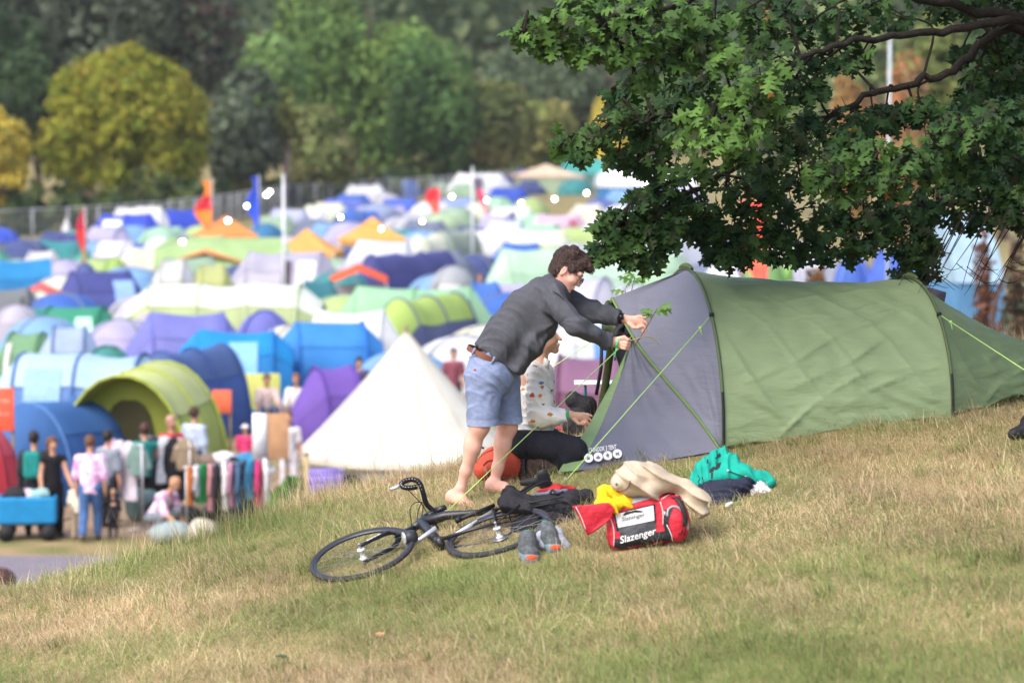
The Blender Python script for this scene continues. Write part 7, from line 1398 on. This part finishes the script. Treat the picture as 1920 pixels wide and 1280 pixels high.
# ---------------------------------------------------------------- the oak whose boughs hang over the tent
def oak():
    tb = P(2330, 640, 20.6); tb[2] = float(hill(tb[0], tb[1])); o = thing('oak_tree', 'oak tree with dark lobed leaves hanging over the green and grey tent', 'tree', tb)
    r = np.random.default_rng(42); BARK = mat('40362f', .9, .3, 12, .8, 40, k=.34)
    top = tb + np.array([.2, .3, 7.5]); trunk = smoothline([tb + (0, 0, -.3), tb + (-.1, 0, 1.2), tb + (-.05, .05, 3.0), tb + (.1, .2, 5.2), top], 6); MB().tube(trunk, np.linspace(.34, .10, len(trunk)), 14).build('trunk', BARK, o, world=True)
    tp = lambda h: tb + np.array([-.05, .05, h])
    B1 = [tp(2.55), P(2080, 110, 20.4), P(1920, 40, 20.0), P(1800, 56, 19.7), P(1690, 66, 19.4), P(1570, 84, 19.0), P(1480, 122, 18.7), P(1400, 190, 18.4), P(1330, 240, 18.2)]
    B2 = [tp(2.45), P(2060, 150, 20.5), P(1900, 55, 20.3), P(1790, 128, 20.0), P(1700, 160, 19.9), P(1620, 182, 19.7), P(1500, 250, 19.5), P(1350, 330, 19.2), P(1240, 380, 18.9), P(1150, 430, 18.6)]
    B3 = [tp(2.75), P(2050, 40, 20.2), P(1860, 26, 19.9), P(1720, -6, 19.5), P(1560, -40, 19.0), P(1380, -10, 18.5), P(1220, 20, 18.1), P(1080, 50, 17.8), P(985, 62, 17.7)]
    B4 = [tp(2.2), P(2080, 260, 20.2), P(1920, 230, 19.6), P(1820, 250, 19.0), P(1700, 290, 18.6), P(1580, 320, 18.3)]
    B5 = [tp(2.0), P(2080, 330, 20.8), P(1900, 350, 20.6), P(1760, 390, 20.4), P(1620, 410, 20.2), P(1480, 430, 19.9), P(1360, 450, 19.5)]
    B6 = [P(1500, 250, 19.5), P(1380, 230, 19.2), P(1260, 220, 18.9), P(1160, 235, 18.7), P(1075, 275, 18.5)]
    B7 = [tp(3.6), P(2000, -260, 20.2), P(1700, -330, 19.5), P(1350, -280, 18.8), P(1100, -160, 18.3)]
    allp = []
    for b_, r0 in ((B1, .060), (B2, .055), (B3, .065), (B4, .04), (B5, .045), (B6, .022), (B7, .06)):
        s = smoothline(b_, 7); s = s + r.normal(size=s.shape) * .012; MB().tube(s, np.linspace(r0 * .72, .007, len(s)), 9).build('bough', BARK, o, world=True); allp.append(s[len(s) // 4:])
    allp = np.vstack(allp)
    # px, py, radius px, depth
    CL = [(975, 62, 26, 17.7), (1010, 58, 36, 17.75), (1048, 80, 40, 17.8), (1095, 92, 40, 17.8), (1060, 30, 42, 17.8), (1140, 50, 45, 17.9), (1190, 75, 45, 18.0), (1240, 60, 48, 18.1), (1195, 15, 42, 18.1), (1290, 25, 48, 18.3), (1110, 10, 40, 18), (1150, 100, 34, 18), (1225, 125, 40, 18.2), (1195, 150, 30, 18.3), (1280, 100, 46, 18.3),
          (1052, 268, 26, 18.4), (1080, 288, 28, 18.4), (1110, 262, 34, 18.5), (1145, 238, 38, 18.7), (1185, 215, 42, 18.9), (1160, 185, 28, 19.2), (1215, 262, 40, 19.0), (1195, 300, 32, 18.9), (1235, 310, 38, 19.1), (1255, 210, 45, 19.0), (1275, 160, 45, 19.0), (1160, 290, 26, 18.8),
          (1340, 60, 50, 18.4), (1380, 30, 48, 18.8), (1360, 115, 48, 18.2), (1430, 60, 50, 18.8), (1435, 150, 42, 17.9), (1395, 185, 46, 18.0), (1320, 230, 42, 17.9), (1345, 265, 42, 17.9), (1290, 255, 36, 18.1), (1400, 245, 48, 18.0), (1450, 205, 40, 18.1), (1320, 170, 48, 18.7), (1375, 290, 40, 18.1), (1300, 310, 42, 18.6), (1450, 110, 46, 18.8), (1480, 160, 42, 19.2), (1500, 60, 46, 19.2), (1470, 20, 48, 19.2), (1470, 260, 44, 19.0), (1430, 310, 46, 18.9), (1360, 350, 48, 19.2), (1520, 225, 34, 19.4),
          (1130, 430, 28, 18.5), (1128, 468, 24, 18.5), (1158, 412, 32, 18.6), (1165, 452, 34, 18.6), (1200, 378, 34, 18.7), (1205, 440, 38, 18.7), (1215, 482, 28, 18.7), (1245, 350, 34, 18.9), (1250, 400, 42, 18.9), (1255, 450, 32, 18.8), (1290, 380, 44, 19.1), (1175, 482, 20, 18.6), (1230, 415, 40, 18.8), (1290, 425, 30, 19.2),
          (1325, 435, 34, 19.3), (1340, 475, 30, 19.3), (1320, 402, 40, 19.4), (1370, 440, 40, 19.4), (1375, 485, 28, 19.4), (1410, 395, 46, 19.5), (1405, 460, 36, 19.4), (1440, 350, 48, 19.4), (1395, 330, 48, 19.6), (1450, 440, 30, 19.6), (1490, 400, 46, 19.6), (1500, 330, 48, 19.3), (1468, 478, 26, 19.6), (1530, 440, 40, 19.8), (1500, 470, 30, 19.8), (1550, 475, 24, 19.8),
          (1535, 330, 40, 18.2), (1580, 310, 44, 18.2), (1570, 350, 40, 18.3), (1625, 325, 44, 18.3), (1670, 340, 40, 18.4), (1640, 290, 38, 18.5), (1700, 300, 44, 18.4), (1740, 320, 40, 18.6), (1590, 268, 36, 18.6), (1760, 270, 40, 18.6), (1800, 250, 44, 18.6), (1850, 235, 44, 18.7), (1895, 262, 44, 18.8), (1830, 290, 40, 18.8), (1790, 310, 38, 18.9), (1780, 215, 34, 19.0), (1900, 205, 36, 19.2), (1920, 310, 40, 19),
          (1560, 405, 48, 20.0), (1610, 385, 48, 20.0), (1660, 400, 48, 20.1), (1620, 440, 40, 20.0), (1600, 470, 26, 20.0), (1660, 445, 36, 20.1), (1710, 385, 48, 20.3), (1720, 440, 40, 20.2), (1705, 480, 26, 20.2), (1745, 470, 28, 20.2), (1760, 380, 46, 20.4), (1800, 350, 48, 20.4), (1850, 340, 48, 20.5), (1900, 365, 48, 20.5), (1860, 390, 44, 20.6), (1910, 410, 44, 20.6), (1690, 510, 20, 20.2), (1735, 510, 18, 20.2), (1820, 405, 36, 20.6),
          (1560, 30, 48, 19.6), (1620, 20, 48, 19.8), (1680, 30, 36, 20.2), (1540, 120, 36, 19.4), (1530, 170, 34, 19.4), (1560, 60, 44, 20.0), (1610, 110, 30, 19.2), (1760, 15, 40, 20.5), (1820, 0, 46, 20.6), (1880, 10, 48, 20.6), (1855, 90, 44, 20.6), (1895, 110, 48, 20.6), (1840, 150, 40, 20.6), (1890, 165, 48, 20.7), (1920, 60, 48, 20.8), (1810, 190, 34, 20.4), (1590, 220, 40, 19.6), (1640, 235, 40, 19.8), (1690, 225, 34, 19.9), (1730, 210, 30, 19.9), (1545, 260, 40, 19.4), (1660, 215, 30, 20), (1800, 100, 26, 20.6)]
    V, T, kk = [], [], LV.shape[0]; b = MB()
    def clump(c, rad, n, size, light=.12):
        p = r.normal(size=(n, 3)); p /= np.linalg.norm(p, axis=1)[:, None]; p *= (r.random(n) ** .45)[:, None] * np.array([rad, rad * 1.25, rad * .8])
        d = p / (rad + 1e-6) * .8 + r.normal(size=(n, 3)) * .55 + np.array([-.15, -.15, -.55]); d /= np.linalg.norm(d, axis=1)[:, None]
        up = np.array([-.25, -.55, .9]) + r.normal(size=(n, 3)) * .45 + p / rad * .3; up -= d * (up * d).sum(1)[:, None]; up /= np.linalg.norm(up, axis=1)[:, None]; ac = np.cross(up, d)
        s = size * r.uniform(.7, 1.2, n); M_ = np.stack([d, ac, up], 2); L = np.einsum('nij,vj->nvi', M_, LV / .12) * s[:, None, None] + (c + p - d * s[:, None] * .4)[:, None, :]; V.append(L.reshape(-1, 3))
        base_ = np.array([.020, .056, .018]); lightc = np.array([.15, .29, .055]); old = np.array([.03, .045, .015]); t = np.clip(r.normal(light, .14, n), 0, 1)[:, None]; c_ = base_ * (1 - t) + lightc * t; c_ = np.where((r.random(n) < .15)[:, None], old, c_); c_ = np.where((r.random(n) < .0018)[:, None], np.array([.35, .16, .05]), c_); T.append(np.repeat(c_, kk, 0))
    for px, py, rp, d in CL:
        c = P(px, py, d); rad = rp / FPX * d * 1.05; clump(c, rad * r.uniform(.85, 1.15), int((12 + rp * .5) * r.uniform(.85, 1.35)), .128, np.clip(.62 - (d - 17.7) * .42 - (px > 1480) * .08 + (1280 < px < 1470) * (d < 18.25) * .1, .04, .65) + r.normal() * .05); q = allp[np.argmin(((allp - c) ** 2).sum(1) + (allp[:, 0] < c[0]) * .05)]; m = lerp(q, c, .5) + r.normal(size=3) * .06 + (0, 0, .05); tw_ = smoothline([q, m, c, c + (c - q) * .12 + (0, 0, -.03)], 5); b.tube(tw_, np.linspace(.011, .003, len(tw_)), 5, caps=False)  # front clumps tinted lighter, inner ones darker: lit and shaded foliage painted in
        for _ in range(3): e = c + r.normal(size=3) * rad * .55; b.tube([lerp(m, c, .6), lerp(c, e, .5) + (0, 0, .02), e], [.005, .0035, .002], 4, caps=False)
    for x0, y0, d in ((1745, 470, 19.7), (1780, 455, 19.6), (1840, 440, 19.5), (1880, 470, 19.4), (1905, 440, 19.4)):      # bare twigs at the lower edge
        for k in range(4):
            xx = x0 + r.uniform(-25, 25); w_ = r.uniform(-70, -20); p0 = P(xx + 30, y0 - 50, d + .3); p1 = P(xx + w_ * .35, y0 + 30, d + .1); p2 = P(xx + w_, y0 + r.uniform(60, 105), d); b.tube(bez([p0, p1, p2], 10), np.linspace(.006, .0018, 10), 4, caps=False); e = lerp(p1, p2, .4); b.tube(bez([e, e + np.array([.06, 0, -.05]), e + np.array([.14, 0, r.uniform(-.12, .02)])], 6), np.linspace(.003, .0015, 6), 4, caps=False)
    b.build('twigs', BARK, o, world=True)['kind'] = 'stuff'
    for i in range(55):                                    # unseen crown above the picture, added to shade the boughs below
        px, py, d = r.uniform(1000, 2700), -r.uniform(60, 900) ** 1.0, r.uniform(19.2, 24.5)
        if py > -700 + (px - 1850) ** 2 / 1100 * .0 - 0 and py < -120 - 900 * math.sqrt(max(0, 1 - ((px - 1900) / 950) ** 2)): continue
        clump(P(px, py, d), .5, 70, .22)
    for i in range(0): clump(P(r.uniform(1330, 2100), r.uniform(-330, -45), r.uniform(18.2, 20.5)), .42, 70, .2)
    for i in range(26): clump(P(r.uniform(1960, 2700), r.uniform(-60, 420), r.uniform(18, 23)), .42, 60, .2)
    V, T = np.concatenate(V), np.concatenate(T); n = len(V) // kk; fc = (np.arange(n) * kk)[:, None, None] + LF[None]; me = mesh_np('leaves', V, fc.reshape(-1, 4), smooth=False); colattr(me, T)
    link('crown', me, mat('ffffff', .55, .12, 20, .2, 60, k=.72, spec=.15, attr='tint', transl=.15, name='oak_leaf'), o, True)
oak()
# ---------------------------------------------------------------- the slightly hazy summer air
def haze():
    b = MB().box((0, 245, 29), (1000, 520, 62)); m = bpy.data.materials.new('air'); m.use_nodes = True; t = m.node_tree; t.nodes.remove(t.nodes['Principled BSDF'])
    v = t.nodes.new('ShaderNodeVolumePrincipled'); v.inputs['Color'].default_value = (.92, .95, 1, 1); v.inputs['Density'].default_value = .00011; v.inputs['Anisotropy'].default_value = .2; t.links.new(v.outputs[0], t.nodes['Material Output'].inputs['Volume'])
    tag(b.build('haze', m, smooth=False), 'thin pale summer haze filling the air over the camp', 'haze', kind='stuff')
haze()
SC.cycles.volume_step_rate = 8; SC.cycles.volume_bounces = 1
